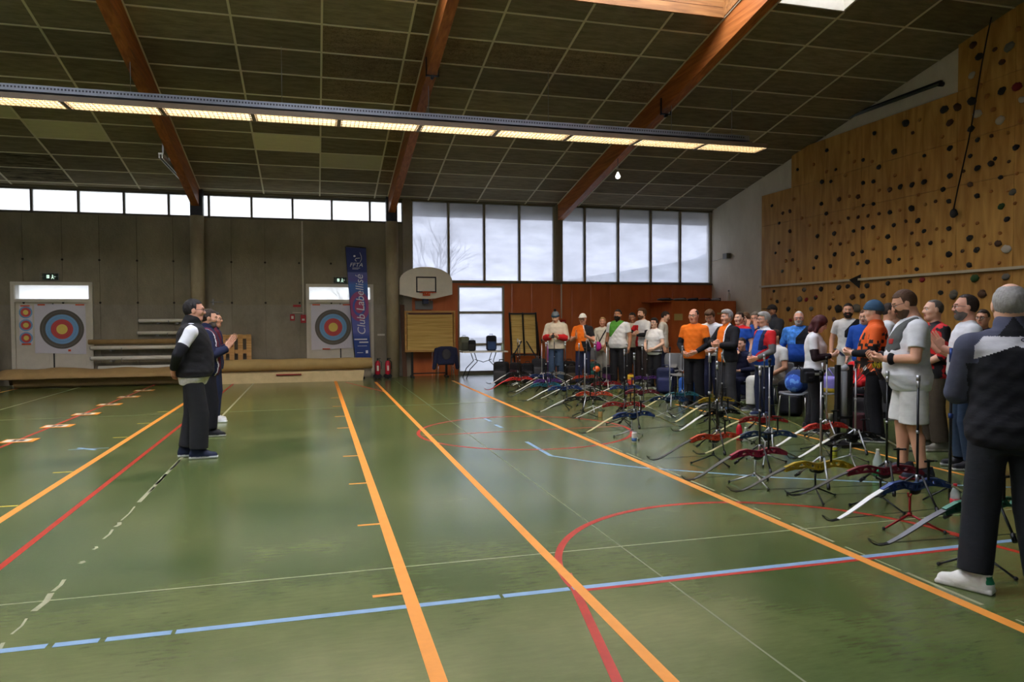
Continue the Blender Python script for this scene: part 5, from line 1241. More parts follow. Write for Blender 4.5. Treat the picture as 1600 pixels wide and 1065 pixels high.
# ------------------------------------------------------------------ the cast
C = cloth
def at_arm(c, arm, s=None, rad=.085):
    """position along the nearest arm, 0 shoulder .. 1 elbow .. 2 wrist, or -1 on the trunk"""
    out = np.full(len(c), -1.0)
    for sd in (-1, 1):
        if s and sd != s: continue
        for k, (A, B) in enumerate(((arm[sd][0], arm[sd][1]), (arm[sd][1], arm[sd][2]))):
            ab = B-A; t = np.clip(((c-A)@ab)/(ab@ab), 0, 1); d = np.linalg.norm(c-A-t[:, None]*ab, axis=1)
            m = (d < rad) & ((np.abs(c[:, 1]) > .165) | (k == 1)); out[m] = t[m]+k
    return out
wht = C('white_cotton', (224, 224, 226)); wht2 = C('white_polo', (214, 212, 206)); cream = C('cream_cotton', (214, 204, 184)); blk = C('black_jersey', (34, 34, 38)); blk2 = C('black_softshell', (40, 39, 40))
orange = C('orange_jersey', (236, 116, 30)); navy = C('navy_cloth', (36, 40, 66)); blue = C('royal_blue_jersey', (40, 84, 176)); red = C('red_jersey', (206, 40, 44)); dkgrey = C('dark_grey_cloth', (62, 62, 66))
jean = C('blue_denim', (60, 78, 104)); ltgrey = C('light_grey_cloth', (166, 164, 158)); brownc = C('brown_cargo_cloth', (78, 68, 56)); green = C('green_guard', (86, 150, 60)); guard = C('grey_guard_mesh', (88, 90, 88)); bguard = C('black_guard', (36, 36, 40))
ltblue = C('light_blue_cloth', (120, 146, 176)); plaid = M('plaid_shirt', rgb(206, 202, 196), .85, var=.22, vs=26); offwt = C('offwhite_trousers', (206, 204, 196)); teal = C('petrol_knit', (60, 88, 112)); greyk = C('grey_knit', (112, 120, 128)); whcap = C('white_cap', (222, 220, 214)); bkcap = C('black_cap', (30, 28, 30)); maroon = C('maroon_cloth', (92, 34, 48))
camo = M('blue_camouflage', rgb(66, 130, 210), .85, var=.55, vs=16); slate = C('slate_jacket', (74, 76, 92))
def jersey():
    m, nt, b = nodes('orange_black_pixel_jersey'); L = nt.links.new
    tc = N(nt, 'TexCoord'); v = N(nt, 'TexVoronoi', feature='F1', distance='CHEBYCHEV'); v.inputs['Scale'].default_value = 22; v.inputs['Randomness'].default_value = .35; L(tc.outputs['Object'], v.inputs['Vector'])
    sp = N(nt, 'SeparateXYZ'); L(tc.outputs['Object'], sp.inputs[0]); s2 = N(nt, 'SeparateColor'); L(v.outputs['Color'], s2.inputs[0])
    mr = N(nt, 'MapRange'); mr.inputs[1].default_value = .9; mr.inputs[2].default_value = 1.5; mr.inputs[3].default_value = .85; mr.inputs[4].default_value = -.1; L(sp.outputs[2], mr.inputs[0])
    lt = N(nt, 'Math', operation='LESS_THAN'); L(s2.outputs[0], lt.inputs[0]); L(mr.outputs[0], lt.inputs[1])
    mx = N(nt, 'Mix', data_type='RGBA'); L(lt.outputs[0], mx.inputs[0]); mx.inputs[6].default_value = (*rgb(232, 96, 26), 1); mx.inputs[7].default_value = (*rgb(34, 26, 26), 1)
    L(mx.outputs[2], b.inputs['Base Color']); b.inputs['Roughness'].default_value = .8; return m
def blotch(name, a, c2, sc=9):
    m, nt, b = nodes(name); L = nt.links.new; tc = N(nt, 'TexCoord'); n = N(nt, 'TexNoise'); n.inputs['Scale'].default_value = sc; n.inputs['Detail'].default_value = 3; L(tc.outputs['Object'], n.inputs['Vector'])
    r = N(nt, 'ValToRGB'); r.color_ramp.interpolation = 'CONSTANT'; r.color_ramp.elements[0].color = (*rgb(*a), 1); r.color_ramp.elements[1].position = .5; r.color_ramp.elements[1].color = (*rgb(*c2), 1)
    L(n.outputs[0], r.inputs[0]); L(r.outputs[0], b.inputs['Base Color']); b.inputs['Roughness'].default_value = .8; return m
jers = jersey(); redblk = blotch('red_black_jersey', (206, 30, 36), (30, 26, 30)); bluew = blotch('blue_white_jersey', (40, 84, 176), (90, 140, 210), 14)
gOpt = M('glasses_frame', rgb(36, 36, 40), .3); gSun = M('dark_red_glasses', rgb(90, 30, 36), .3)
def tee(m, f=None, z0=.86, sl=.6, **k): return dict(n='shirt', torso=(z0, 1.478), sleeve=(0, sl), m=m if isinstance(m, list) else [m], **({'f': f} if f else {}), **k)
def pants(m, **k): return dict(dict(n='trousers', legs=1.94, off=.018, loose=.022, m=[m]), **k)
def asl(m, t0=.5, t1=1.93, **k): return dict(n='arm_sleeve', sleeve=(t0, t1), off=.006, m=[m], **k)
def cguard(m, s=1): return dict(n='chest_guard', torso=(1.16, 1.478), off=.027, flare=.0, m=[m], clip=(((-1, 0, 0), .02), ((0, -s*.755, .656), .872), ((0, -s, 0), .05), ((0, s*.5, -.866), -1.005+.06), ((0, s, 0), .185)))
def cguard_wide(m, s=1): return dict(n='chest_guard', torso=(1.12, 1.478), off=.027, flare=.0, m=[m], clip=(((-1, 0, 0), -.005), ((0, -s*.8, -.6), -.76), ((0, s, 0), .17)))
def fsel(*rules):
    def f(c, arm):
        mi = np.zeros(len(c), int)
        for i, r in rules: mi[r(c, arm)] = i
        return mi
    return f
# the three facing the archers
LG = 'three people facing the archers'
person(D(300, 8.33), 8, 1.83, 'man in black vest, hands clasped behind his back, nearest of the left trio', 'back', 1.22, .07, 'ruddy', ('short', 'black'), None, None, gOpt, (0, 2),
    [dict(n='shirt_hem', torso=(.81, .98), off=.018, m=[plaid]), tee(wht, sl=.72, off=.008, flare=.004), asl(blk, .66), dict(n='vest', torso=(.90, 1.478), off=.034, collar=.05, sh=0, m=[blk2]), pants(C('black_cargo', (46, 46, 48)), off=.024, loose=.03)], ((34, 40, 62), (196, 196, 190)), 1, feet=((.07, .10, 6), (-.05, .10, 6)), group=LG)
person(D(324, 9.9), 4, 1.74, 'man in navy jacket with red stripes, hands joined before his chest', 'clap', 1.1, .05, 'tan', ('short', 'dark'), ('beard', 'pepper'), None, None, (0, 4),
    [tee([navy, maroon, wht], fsel((1, lambda c, a: (np.abs(c[:, 1]) > .10) & (np.abs(c[:, 1]) < .15) & (at_arm(c, a) < 0)), (2, lambda c, a: (np.abs(np.abs(c[:, 1])-.155) < .008) & (at_arm(c, a) < 0))), .84, 1.95, off=.022, collar=.05), pants(blk)], ((30, 30, 34), (180, 178, 160)), 1, feet=((.05, .10, 6), (-.02, .10, 6)), group=LG)
person(D(334, 11.3), -4, 1.72, 'smiling person in dark maroon jacket with white shoes behind the left trio', 'clap', 1.0, 0, 'tan', ('bun', 'black'), None, None, gOpt, (-6, 0),
    [tee([navy, maroon], fsel((1, lambda c, a: np.abs(c[:, 1]) > .06)), .84, 1.95, off=.020, collar=.05), pants(C('navy_trousers', (34, 40, 64)))], ((214, 214, 212), (224, 224, 220)), 1, group=LG)
# archers, far to near
FG = 'archers standing among the bows'
person(D(869, 17.4), 238, 1.76, 'person in bobble hat and pale hoodie with red cuffs looking at a phone', 'phone', 1.05, 0, 'fair', ('short', 'dark'), None, ('beanie', greyk, teal, bkcap), None, (0, 22),
    [tee([cream, red], fsel((1, lambda c, a: at_arm(c, a) > 1.05)), .86, 1.95, off=.03, collar=.03), pants(jean)], group=FG)
person(D(911, 16.8), 236, 1.70, 'man in white cap and orange black shirt raising his hands', 'clap', 1.0, .03, 'ruddy', ('short', 'brown'), None, ('cap', whcap), gOpt, (0, 4),
    [tee([blk, orange, wht], fsel((1, lambda c, a: c[:, 1] < .35*(1.42-c[:, 2])+.03-.16*(c[:, 2] < 1.1)), (2, lambda c, a: np.abs(c[:, 1]-(.35*(1.42-c[:, 2])+.04)) < .012)), .86, .7), pants(navy)], group=FG)
person(D(942, 18.2), 232, 1.62, 'person in white cardigan and light grey trousers with a headband', 'low', .95, 0, 'ruddy', ('short', 'blond'), None, None, None, (0, 0),
    [tee(C('ivory_knit', (226, 220, 204)), None, .84, 1.93, off=.018), dict(n='shoulder_strap', torso=(.95, 1.478), off=.026, m=[bguard], clip=(((0, .9, -.5), -.58), ((0, -.9, .5), .62))), pants(ltgrey, loose=.035)], ((60, 60, 60), (190, 190, 186)), group=FG)
person(D(966, 17.2), 222, 1.80, 'bearded man with hair bun wearing a green chest guard over white tee', 'side', 1.18, .05, 'brown', ('bun', 'black'), ('longbeard', 'black'), None, None, (0, 0),
    [tee(wht), cguard_wide(green, -1), pants(blk)], group=FG)
person(D(989, 18.3), 225, 1.74, 'man in cream tee half hidden behind the bearded archer', 'side', 1.05, 0, 'brown', ('short', 'black'), None, None, None, (0, 14), [tee(cream), pants(dkgrey)], group=FG)
person(D(1004, 17.7), 194, 1.83, 'man in red and white shirt with black sleeves, arms crossed', 'cross', 1.02, 0, 'fair', ('thick', 'brown'), ('beard', 'brown'), None, None, (0, 0),
    [tee([wht, red], fsel((1, lambda c, a: (c[:, 1] < -.01) & (c[:, 2] < 1.36))), .86, .7), asl(blk, .6, arm=(-1, 1)), pants(C('dark_brown_trousers', (52, 44, 42)))], group=FG)
person(D(1023, 16.4), 206, 1.59, 'woman with short dark hair and glasses in white tee, hands joined', 'low', 1.05, .06, 'pale', ('thick', 'black'), None, None, gOpt, (4, 0), [tee(wht, None, .84), dict(n='belt', torso=(.90, .935), off=.022, m=[bguard]), pants(blk)], fem=True, group=FG)
person(D(1036, 17.8), 325, 1.76, 'man with dark hair in white tee standing behind the short haired woman', 'side', 1.0, 0, 'fair', ('short', 'dark'), None, None, None, (0, 18), [tee(wht2), pants(navy)], group=FG)
person(D(1085, 13.0), 216, 1.75, 'laughing balding man in orange tee with black sleeves', 'low', 1.08, .04, 'ruddy', ('balding', 'dark'), None, None, gOpt, (0, 3), [tee(orange), asl(blk, .5), pants(blk)], ((40, 40, 44), (180, 180, 176)), 1, group=FG)
person(D(1113, 13.9), 225, 1.76, 'brown haired man in white tee bowing his head behind the orange shirts', 'low', 1.05, 0, 'tan', ('thick', 'brown'), None, None, None, (-8, 30), [tee(wht), pants(navy)], lean=.12, group=FG)
person(D(1137, 12.5), 188, 1.72, 'grey haired man in orange and black top with crossed arms', 'cross', 1.08, .05, 'ruddy', ('thick', 'grey'), None, None, None, (0, 0),
    [tee([blk, orange, wht], fsel((1, lambda c, a: (np.abs(c[:, 1]+.03) < .10) & (c[:, 0] > 0) & (at_arm(c, a) < 0)), (2, lambda c, a: (np.abs(c[:, 1]-.08) < .012) & (c[:, 0] > 0) & (at_arm(c, a) < 0))), .84, 1.9, off=.018, collar=.03), pants(dkgrey)], ((44, 64, 84), (170, 160, 140)), 1, group=FG)
person(D(1156, 14.0), 200, 1.70, 'man in blue and red top mostly hidden behind the grey haired man', 'side', 1.05, 0, 'fair', ('short', 'dark'), None, None, None, (0, 0), [tee([blue, red], fsel((1, lambda c, a: c[:, 2] > 1.42))), pants(navy)], group=FG)
person(D(1181, 14.6), 215, 1.71, 'grey haired man in blue covering his face with both hands', 'face', 1.05, .03, 'ruddy', ('short', 'pepper'), None, None, None, (0, 14), [tee(blue), asl(dkgrey, .5), pants(navy)], group=FG)
person(D(1166, 15.0), 212, 1.69, 'brown haired person in pale blue grey top, hand at the mouth', 'mouth', 1.0, 0, 'tan', ('bob', 'brown'), None, None, None, (0, 6), [tee(ltblue, None, .86, 1.9), pants(navy)], fem=True, group=FG)
person(D(1207, 15.6), 186, 1.86, 'man in black cap and dark jacket in front of the climbing wall', 'cross', 1.1, 0, 'brown', ('short', 'black'), ('goatee', 'black'), ('cap', bkcap), None, (0, 0), [tee(C('dark_coat', (40, 42, 50)), None, .82, 1.95, off=.03, collar=.05), pants(blk)], group=FG)
person(D(1160, 13.1), 205, 1.56, 'seated youngster in dark top, hand before the mouth', 'mouth', .92, 0, 'fair', ('short', 'dark'), None, None, None, (0, 6), [tee([navy, wht], fsel((1, lambda c, a: (np.sin(c[:, 2]*90) > .55) & (at_arm(c, a) > .4) & (at_arm(c, a) < 1.0))), .84, 1.9), pants(navy)], ((40, 40, 44), (190, 190, 186)), sit=True, group='seated archers')
person(D(1212, 12.3), 182, 1.76, 'person dressed all in white seated behind the man in blue and red', 'chin', 1.1, .05, 'tan', ('short', 'dark'), None, None, None, (0, 0), [tee(wht2), pants(offwt)], ((70, 70, 76), (196, 196, 190)), 1, sit=True, group='seated archers')
person(D(1195, 11.6), 176, 1.67, 'elderly man in blue shirt with red sleeve and white collar', 'low', 1.12, .08, 'ruddy', ('thick', 'grey'), None, None, gOpt, (0, 0),
    [tee([blue, navy, red, wht], fsel((1, lambda c, a: (np.abs(c[:, 1]) > .09) & (c[:, 2] > 1.12)), (2, lambda c, a: (at_arm(c, a) >= 0) | (np.abs(c[:, 1]) > .16)*(c[:, 2] > 1.2)), (3, lambda c, a: (c[:, 2] > 1.455) | (c[:, 2] < .87))), .84, .68, collar=.03), asl(C('grey_arm_sleeve', (110, 108, 108)), .6), pants(C('navy_trousers', (34, 40, 64)))], ((40, 52, 84), (170, 170, 170)), 1, group=FG)
person(D(1248, 12.7), 232, 1.70, 'bald man with white beard and dark glasses in blue camouflage top', 'side', 1.15, .06, 'ruddy', ('shaved', 'white'), ('beard', 'white'), None, gSun, (0, 6), [tee([camo, blue], fsel((1, lambda c, a: c[:, 2] < 1.16)), .84, 1.2), asl(blk, 1.15, 1.8), cguard(bguard, 1), pants(dkgrey)], near=1, group=FG)
person(D(1272, 10.0), -42, 1.62, 'woman with dark red bob in white tee looking down at her phone', 'phone', 1.1, .05, 'pale', ('bob', 'red'), None, None, None, (0, 26), [tee(wht), asl(C('black_red_sleeve', (44, 30, 34)), .55, 1.9, arm=(-1,)), dict(n='belt', torso=(.90, .94), off=.024, m=[bguard]), pants(blk, loose=.012)], ((34, 30, 34), (200, 196, 196)), 1, fem=True, feet=((.06, .11, 10), (-.05, .10, 10)), group=FG)
person(D(1325, 13.2), 226, 1.84, 'young bearded man in white polo with black chest guard', 'side', .98, 0, 'tan', ('short', 'black'), ('beard', 'dark'), None, None, (0, 0), [tee(wht2, None, .82), cguard(bguard, 1), pants(offwt)], group=FG)
person(D(1352, 12.4), 210, 1.72, 'person in plain blue top behind the orange jersey', 'side', 1.1, 0, 'fair', ('short', 'brown'), None, None, None, (0, 10), [tee(blue, None, .84, 1.2, off=.02), pants(navy)], group=FG)
person(D(1368, 9.2), 138, 1.78, 'man in petrol beanie and orange black pixel jersey', 'hold', 1.15, .08, 'fair', ('short', 'pepper'), ('goatee', 'grey'), ('beanie', teal), None, (0, 4), [tee([jers], None, .84, .75, off=.02, collar=.02), asl(blk, .65), pants(blk)], near=1, group=FG)
person(D(1387, 11.2), 318, 1.80, 'dark haired man in white tee turned away behind the petrol beanie', 'side', 1.05, 0, 'tan', ('short', 'dark'), None, None, None, (0, 0), [tee(wht), pants(dkgrey)], group=FG)
person(D(1395, 12.4), 330, 1.71, 'grey haired person turned away beside the climbing wall', 'side', 1.0, 0, 'fair', ('thick', 'grey'), None, None, None, (0, 0), [tee(wht2), pants(dkgrey)], group=FG)
person(D(1460, 8.6), 158, 1.79, 'smiling man with cropped hair in red and black jersey', 'low', 1.08, .05, 'fair', ('shaved', 'pepper'), None, None, None, (0, -2), [tee([redblk], None, .84, 1.0, off=.018), pants(brownc, loose=.035)], ((120, 116, 104), (196, 190, 176)), 1, group=FG)
person(D(1536, 9.8), 200, 1.68, 'person with glasses peeping from behind the bearded man in white', 'side', 1.0, 0, 'tan', ('short', 'dark'), None, None, gOpt, (0, 0), [tee(navy), pants(navy)], group=FG)
person(D(1424, 7.15), 149, 1.86, 'heavy bearded man in white tee, white shorts and grey chest guard', 'hold', 1.25, .085, 'tan', ('short', 'brown'), ('beard', 'brown'), None, gOpt, (0, 20),
    [tee(wht, None, .81, .66, off=.018, flare=.034), cguard(guard, 1), dict(n='shorts', legs=.93, off=.034, m=[C('white_shorts', (212, 210, 204))]), dict(n='wristband', sleeve=(1.80, 1.84), off=.006, m=[bguard]), dict(n='guard_badge', torso=(1.24, 1.29), off=.034, flare=0, m=[C('badge_red', (170, 50, 44))], clip=(((-1, 0, 0), -.02), ((0, -1, 0), -.055), ((0, 1, 0), .12)))],
    ((38, 40, 50), (150, 40, 44)), 2, feet=((.05, .12, 10), (-.06, .12, 10)), group=FG)
person(D(1512, 7.5), 146, 1.81, 'bearded man with glasses in white tee and jeans, hands at his chest', 'clap', 1.1, .05, 'ruddy', ('receding', 'dark'), ('beard', 'pepper'), None, gOpt, (0, 0), [tee(wht), asl(C('blue_arm_sleeve', (40, 60, 140)), 1.0, 1.6, arm=(1,)), pants(jean)], near=2, group=FG)
yoke = lambda c, a: (c[:, 0] < .03) & (c[:, 2] > 1.405-.42*np.abs(c[:, 1])) & (c[:, 2] < 1.455) & (np.abs(c[:, 1]) < .19-.9*np.maximum(c[:, 2]-1.40, 0))
ragl = lambda c, a: (at_arm(c, a, None, .079) >= 0) | ((c[:, 2] > 1.30) & (np.abs(c[:, 1]) > .172-.45*np.maximum(c[:, 2]-1.33, 0)-.25*(c[:, 2]-1.30)))
bm = person(D(1578, 4.1), 54, 1.77, 'man seen from behind in black jacket with white yoke and white sneakers', 'tight', 1.08, .03, 'fair', ('balding', 'grey'), None, None, None, (-6, 0),
    [tee([blk, slate, C('jacket_white', (206, 204, 206))], fsel((1, ragl), (2, yoke)), .83, 1.95, off=.022, collar=.055), pants(C('black_joggers', (38, 40, 44)), off=.024, loose=.022)],
    ((222, 220, 210), (206, 202, 192), (30, 120, 80)), 2, feet=((.0, .17, 30), (-.0, .16, 62)), group=FG)

# small ring mark printed on the yoke of the jacket
bpy.context.view_layer.update()
jo = [o for o in bm.children if o.name.startswith('shirt')][0]
for k, (y0, r0) in enumerate(((-.045, .016), (-.067, .016))):
    pts = []
    for i in range(13):
        t = 2*math.pi*i/12; hit, p_, n_, _ = jo.ray_cast(Vector((-.6, y0+r0*1.2*math.cos(t), 1.452+r0*.55*math.sin(t))), Vector((1, 0, 0)))
        if hit: pts.append(p_+Vector((-.0015, 0, 0)))
    if len(pts) > 3: MB().tube(pts, .0022, 5, cap=False).build('jacket_mark', blk, bm)
# ------------------------------------------------------------------ recurve bows on low stands
def me_of(mb, name, mats):
    o = mb.build(name, mats); me = o.data; bpy.data.objects.remove(o); return me
PH = M('placeholder_finish', (.5, .5, .5))
def recolor(o, *mats):
    for i, m in enumerate(mats): o.material_slots[i].link = 'OBJECT'; o.material_slots[i].material = m
    return o
up_ = [(-.31, .0), (-.22, .037), (-.13, .048), (-.06, .032), (0, .022), (.06, .036), (.13, .050), (.22, .038), (.31, .0)]
lo_ = [(-.31, -.022), (-.21, -.004), (-.12, .006), (-.06, -.010), (0, -.022), (.06, -.006), (.13, .008), (.21, -.004), (.31, -.022)]
rb = MB()
for pth, hgt in ((up_, .014), (lo_, .012)):
    for i in range(len(pth)-1): rb.bar((pth[i][0], 0, pth[i][1]), (pth[i+1][0], 0, pth[i+1][1]), .036, hgt+.004, up=(0, 0, 1))
for k, (xa, xb) in enumerate(((-.30, -.27), (-.24, -.20), (-.18, -.21), (-.15, -.11), (-.08, -.09), (-.03, -.03), (0, 0), (.03, .03), (.08, .09), (.11, .15), (.21, .18), (.20, .24), (.27, .30))):
    za = np.interp(xa, [p[0] for p in up_], [p[1] for p in up_]); zb = np.interp(xb, [p[0] for p in lo_], [p[1] for p in lo_])
    rb.bar((xa, 0, za), (xb, 0, zb), .032, .020, up=(1, 0, 0))
for s in (-1, 1): rb.box((s*.285, 0, -.008), (.07, .044, .030), rot=(0, s*.32, 0))
meRiser = me_of(rb, 'riser', PH)
meGrip = me_of(MB().sphere((0, 0, -.030), (.052, .019, .030), 12, 8), 'grip', PH)
LP = [(.27, .010), (.34, -.018), (.42, -.052), (.52, -.104), (.62, -.154), (.70, -.186), (.76, -.194), (.805, -.180), (.835, -.150)]
LW = [.042, .044, .044, .042, .036, .030, .024, .018, .014]
def limb_mesh(s):
    mb = MB(); vs = []; n = len(LP)
    for (x, z), w in zip(LP, LW): vs += [(s*x, -w/2, z), (s*x, w/2, z), (s*x, w/2, z+.008), (s*x, -w/2, z+.008)]
    for i in range(n-1):
        for j in range(4): mb.add([], []); mb.f.append((4*i+j, 4*i+(j+1) % 4, 4*i+4+(j+1) % 4, 4*i+4+j)); mb.m.append(1 if i >= 5 else 0); mb.s.append(False)
    mb.v = vs; mb.f += [(0, 1, 2, 3), (4*n-1, 4*n-2, 4*n-3, 4*n-4)]; mb.m += [0, 1]; mb.s += [False]*2
    return me_of(mb, 'limb', [PH, PH])
meLimb = {s: limb_mesh(s) for s in (-1, 1)}
meStr = me_of(MB().tube([(-.832, 0, -.142), (-.77, 0, -.178), (0, 0, -.182), (.77, 0, -.178), (.832, 0, -.142)], .0022, 5), 'bowstring', PH)
meStab = me_of(MB().cyl((.015, 0, .04), (.015, 0, .09), .013, n=8, mi=1).cyl((.015, 0, .09), (.015, 0, .74), .0095, .0085, n=8).cyl((.015, 0, .40), (.015, 0, .42), .012, n=8, mi=1), 'long_stabilizer', [PH, PH])
meWt = me_of(MB().cyl((.015, 0, .74), (.015, 0, .79), .012, .014, n=8).cyl((.015, 0, .79), (.015, 0, .83), .016, n=10), 'stabilizer_weight', PH)
meSide = {s: me_of(MB().cyl((.015, 0, .085), (.015+.02, s*.03, .08), .012, n=8, mi=1).cyl((.03, s*.03, .08), (-.05, s*.23, -.10), .0085, n=8).cyl((-.05, s*.23, -.10), (-.068, s*.265, -.135), .015, n=8, mi=1), 'side_rod', [PH, PH]) for s in (-1, 1)}
meSight = me_of(MB().bar((.10, -.02, .045), (.10, -.02, .20), .008, .018, up=(1, 0, 0)).box((.10, -.03, .19), (.09, .014, .012)).cyl((.14, -.05, .185), (.14, -.05, .20), .010, n=8), 'bow_sight', PH)
cGr = {k: M('finish_'+k, rgb(*c), r, m, var=v) for k, c, r, m, v in (
    ('green', (46, 104, 84), .35, .4, .1), ('blue', (38, 62, 120), .35, .4, .35), ('maroon', (110, 26, 44), .35, .4, .15), ('black', (30, 30, 32), .35, .3, 0), ('gold', (176, 150, 40), .35, .5, .3), ('magenta', (150, 34, 66), .35, .4, .25),
    ('orange', (190, 62, 34), .4, .3, .25), ('navy', (34, 58, 92), .35, .4, .2), ('red', (150, 24, 30), .35, .4, .12), ('teal', (40, 110, 124), .4, .3, .2), ('purple', (88, 44, 120), .4, .3, .1), ('silver', (176, 176, 178), .3, .7, 0), ('white', (206, 204, 198), .35, .1, 0), ('carbon', (62, 62, 66), .35, .2, .15), ('grey', (120, 120, 122), .4, .2, 0), ('cream', (190, 176, 130), .4, .1, .1), ('scarlet', (196, 44, 40), .4, .2, .1))}
mStrg = M('bowstring_dark', rgb(40, 40, 44), .8); mRubber = M('black_rubber', rgb(26, 26, 28), .7)
# stand
def stand_meshes():
    out = []
    out.append(('post', me_of(MB().cyl((0, 0, .09), (0, 0, .235), .009, n=8).cyl((0, 0, .085), (0, 0, .115), .016, n=8), 'post', PH)))
    for k in range(3):
        a = 2*math.pi*k/3+.5; d = Vector((math.cos(a), math.sin(a), 0))
        out.append(('leg', me_of(MB().cyl((0, 0, .10), d*.23+Vector((0, 0, .012)), .008, .007, n=8).sphere(d*.235+Vector((0, 0, .012)), .013, 8, 6, 1), 'leg', [PH, PH])))
    out.append(('fork', me_of(MB().tube([(-.05, .0, .275), (-.045, 0, .245), (0, 0, .232), (.045, 0, .245), (.05, 0, .275)], .007, 6), 'fork', PH)))
    return out
STM = stand_meshes()
def bow(x, y, yaw, riser, limb, rod, stc, where, zr=.285, accent='black', sight=True, sc=1.0, up=True, tip='black'):
    b = thing('recurve_bow', 'recurve bow with %s riser and %s limbs %s' % (riser, {'carbon': 'dark grey'}.get(limb, limb), where), 'bow', (x, y, zr), math.radians(yaw), 'recurve bows on low stands')
    b.scale = (sc, sc, sc)
    recolor(link('riser', meRiser, b), cGr[riser]); recolor(link('grip', meGrip, b), cGr[accent])
    for s in (-1, 1): recolor(link('limb', meLimb[s], b), cGr[limb], cGr[tip])
    recolor(link('bowstring', meStr, b), mStrg)
    if up:
        st = recolor(link('long_stabilizer', meStab, b), cGr[rod], cGr['silver']); recolor(link('stabilizer_weight', meWt, st), cGr['silver' if rod != 'silver' else 'black'])
        for s in (-1, 1): recolor(link('side_rod', meSide[s], b), cGr[rod], cGr['black'])
    if sight: recolor(link('bow_sight', meSight, b), cGr['black'])
    t = thing('bow_stand', '%s tripod stand under the %s bow %s' % ({'white': 'white', 'black': 'black', 'red': 'red', 'silver': 'silver'}[stc], riser, where), 'stand', (x-.02*math.sin(math.radians(yaw)), y+.05, 0), math.radians(yaw+RND.uniform(-30, 30)), 'tripod bow stands')
    for n, me in STM:
        o = recolor(link(n, me, t), cGr[stc])
        if n == 'leg': recolor(o, cGr[stc], mRubber)
    return b
BOWS = [  # front row along the orange waiting line, near to far
    (4.02, 3.52, -4, 'green', 'carbon', 'black', 'black', 'beside the jacketed man', .40),
    (4.30, 4.36, 2, 'blue', 'white', 'black', 'red', 'on the red stand', .32),
    (4.52, 4.90, -14, 'maroon', 'carbon', 'black', 'black', 'in front of the man in shorts', .31),
    (4.20, 5.30, -8, 'gold', 'carbon', 'silver', 'black', 'left of the man in shorts', .29),
    (4.02, 5.92, 4, 'magenta', 'carbon', 'black', 'silver', 'crossing the orange waiting line', .30),
    (4.16, 6.90, 3, 'orange', 'carbon', 'black', 'black', 'by the waiting line', .29),
    (4.72, 6.78, -10, 'navy', 'cream', 'silver', 'silver', 'beside the red drinking bottle', .31),
    (5.40, 7.86, -10, 'red', 'cream', 'black', 'silver', 'behind the red drinking bottle', .30),
    (5.30, 8.66, 10, 'black', 'white', 'black', 'black', 'before the elderly man', .29),
    (5.75, 7.15, 4, 'scarlet', 'white', 'silver', 'black', 'left of the bobbed woman', .30),
    (5.55, 6.45, 0, 'black', 'white', 'silver', 'silver', 'behind the man in shorts', .30),
    (6.02, 9.98, 2, 'gold', 'carbon', 'black', 'black', 'left of the elderly man', .30),
    (5.62, 9.35, 8, 'grey', 'cream', 'black', 'black', 'by the laughing man', .29),
    (5.95, 10.95, 2, 'teal', 'cream', 'black', 'black', 'at the feet of the laughing man', .29),
    (4.05, 8.75, 6, 'blue', 'cream', 'black', 'silver', 'by the white and blue can', .30),
    (4.40, 9.85, -16, 'red', 'white', 'black', 'black', 'by the small amber jar', .30),
    (4.12, 10.75, -10, 'black', 'white', 'silver', 'black', 'eighth along the waiting line', .30),
    (4.55, 11.40, -12, 'orange', 'white', 'black', 'silver', 'with the scarlet neighbour', .30),
    (4.22, 11.95, 2, 'blue', 'white', 'black', 'black', 'ninth along the waiting line', .36),
    (4.70, 12.55, -12, 'silver', 'white', 'black', 'black', 'tenth along the waiting line', .30),
    (4.30, 13.30, 8, 'teal', 'carbon', 'black', 'black', 'left of the bobble hat archer', .30),
    (4.60, 14.10, 6, 'purple', 'white', 'purple', 'black', 'before the bobble hat archer', .30),
    (4.20, 14.80, 14, 'scarlet', 'scarlet', 'black', 'black', 'near the folding table', .30),
    (4.90, 15.45, 8, 'blue', 'white', 'silver', 'black', 'under the tilted straw butt', .30),
    (4.55, 16.20, 16, 'black', 'white', 'black', 'silver', 'furthest along the waiting line', .30),
    (5.35, 15.90, 6, 'silver', 'white', 'black', 'black', 'under the bobble hat archer', .30),
    (5.40, 10.35, -8, 'navy', 'carbon', 'silver', 'silver', 'beside the teal bow', .30),
    (5.45, 11.45, -6, 'maroon', 'carbon', 'black', 'silver', 'in the second row', .30),
    (5.55, 12.30, -10, 'blue', 'white', 'black', 'black', 'in the second row', .30),
    (5.50, 13.15, 0, 'red', 'carbon', 'silver', 'black', 'in the second row', .30),
    (5.60, 13.95, 6, 'black', 'carbon', 'black', 'black', 'in the second row', .30),
    (5.70, 14.75, 4, 'orange', 'white', 'black', 'black', 'in the second row', .30),
    (6.85, 14.15, -6, 'purple', 'carbon', 'black', 'silver', 'in the third row', .30),
]
for r in BOWS: bow(*r[:8], zr=r[8], tip='scarlet' if r[4] == 'scarlet' else 'black')
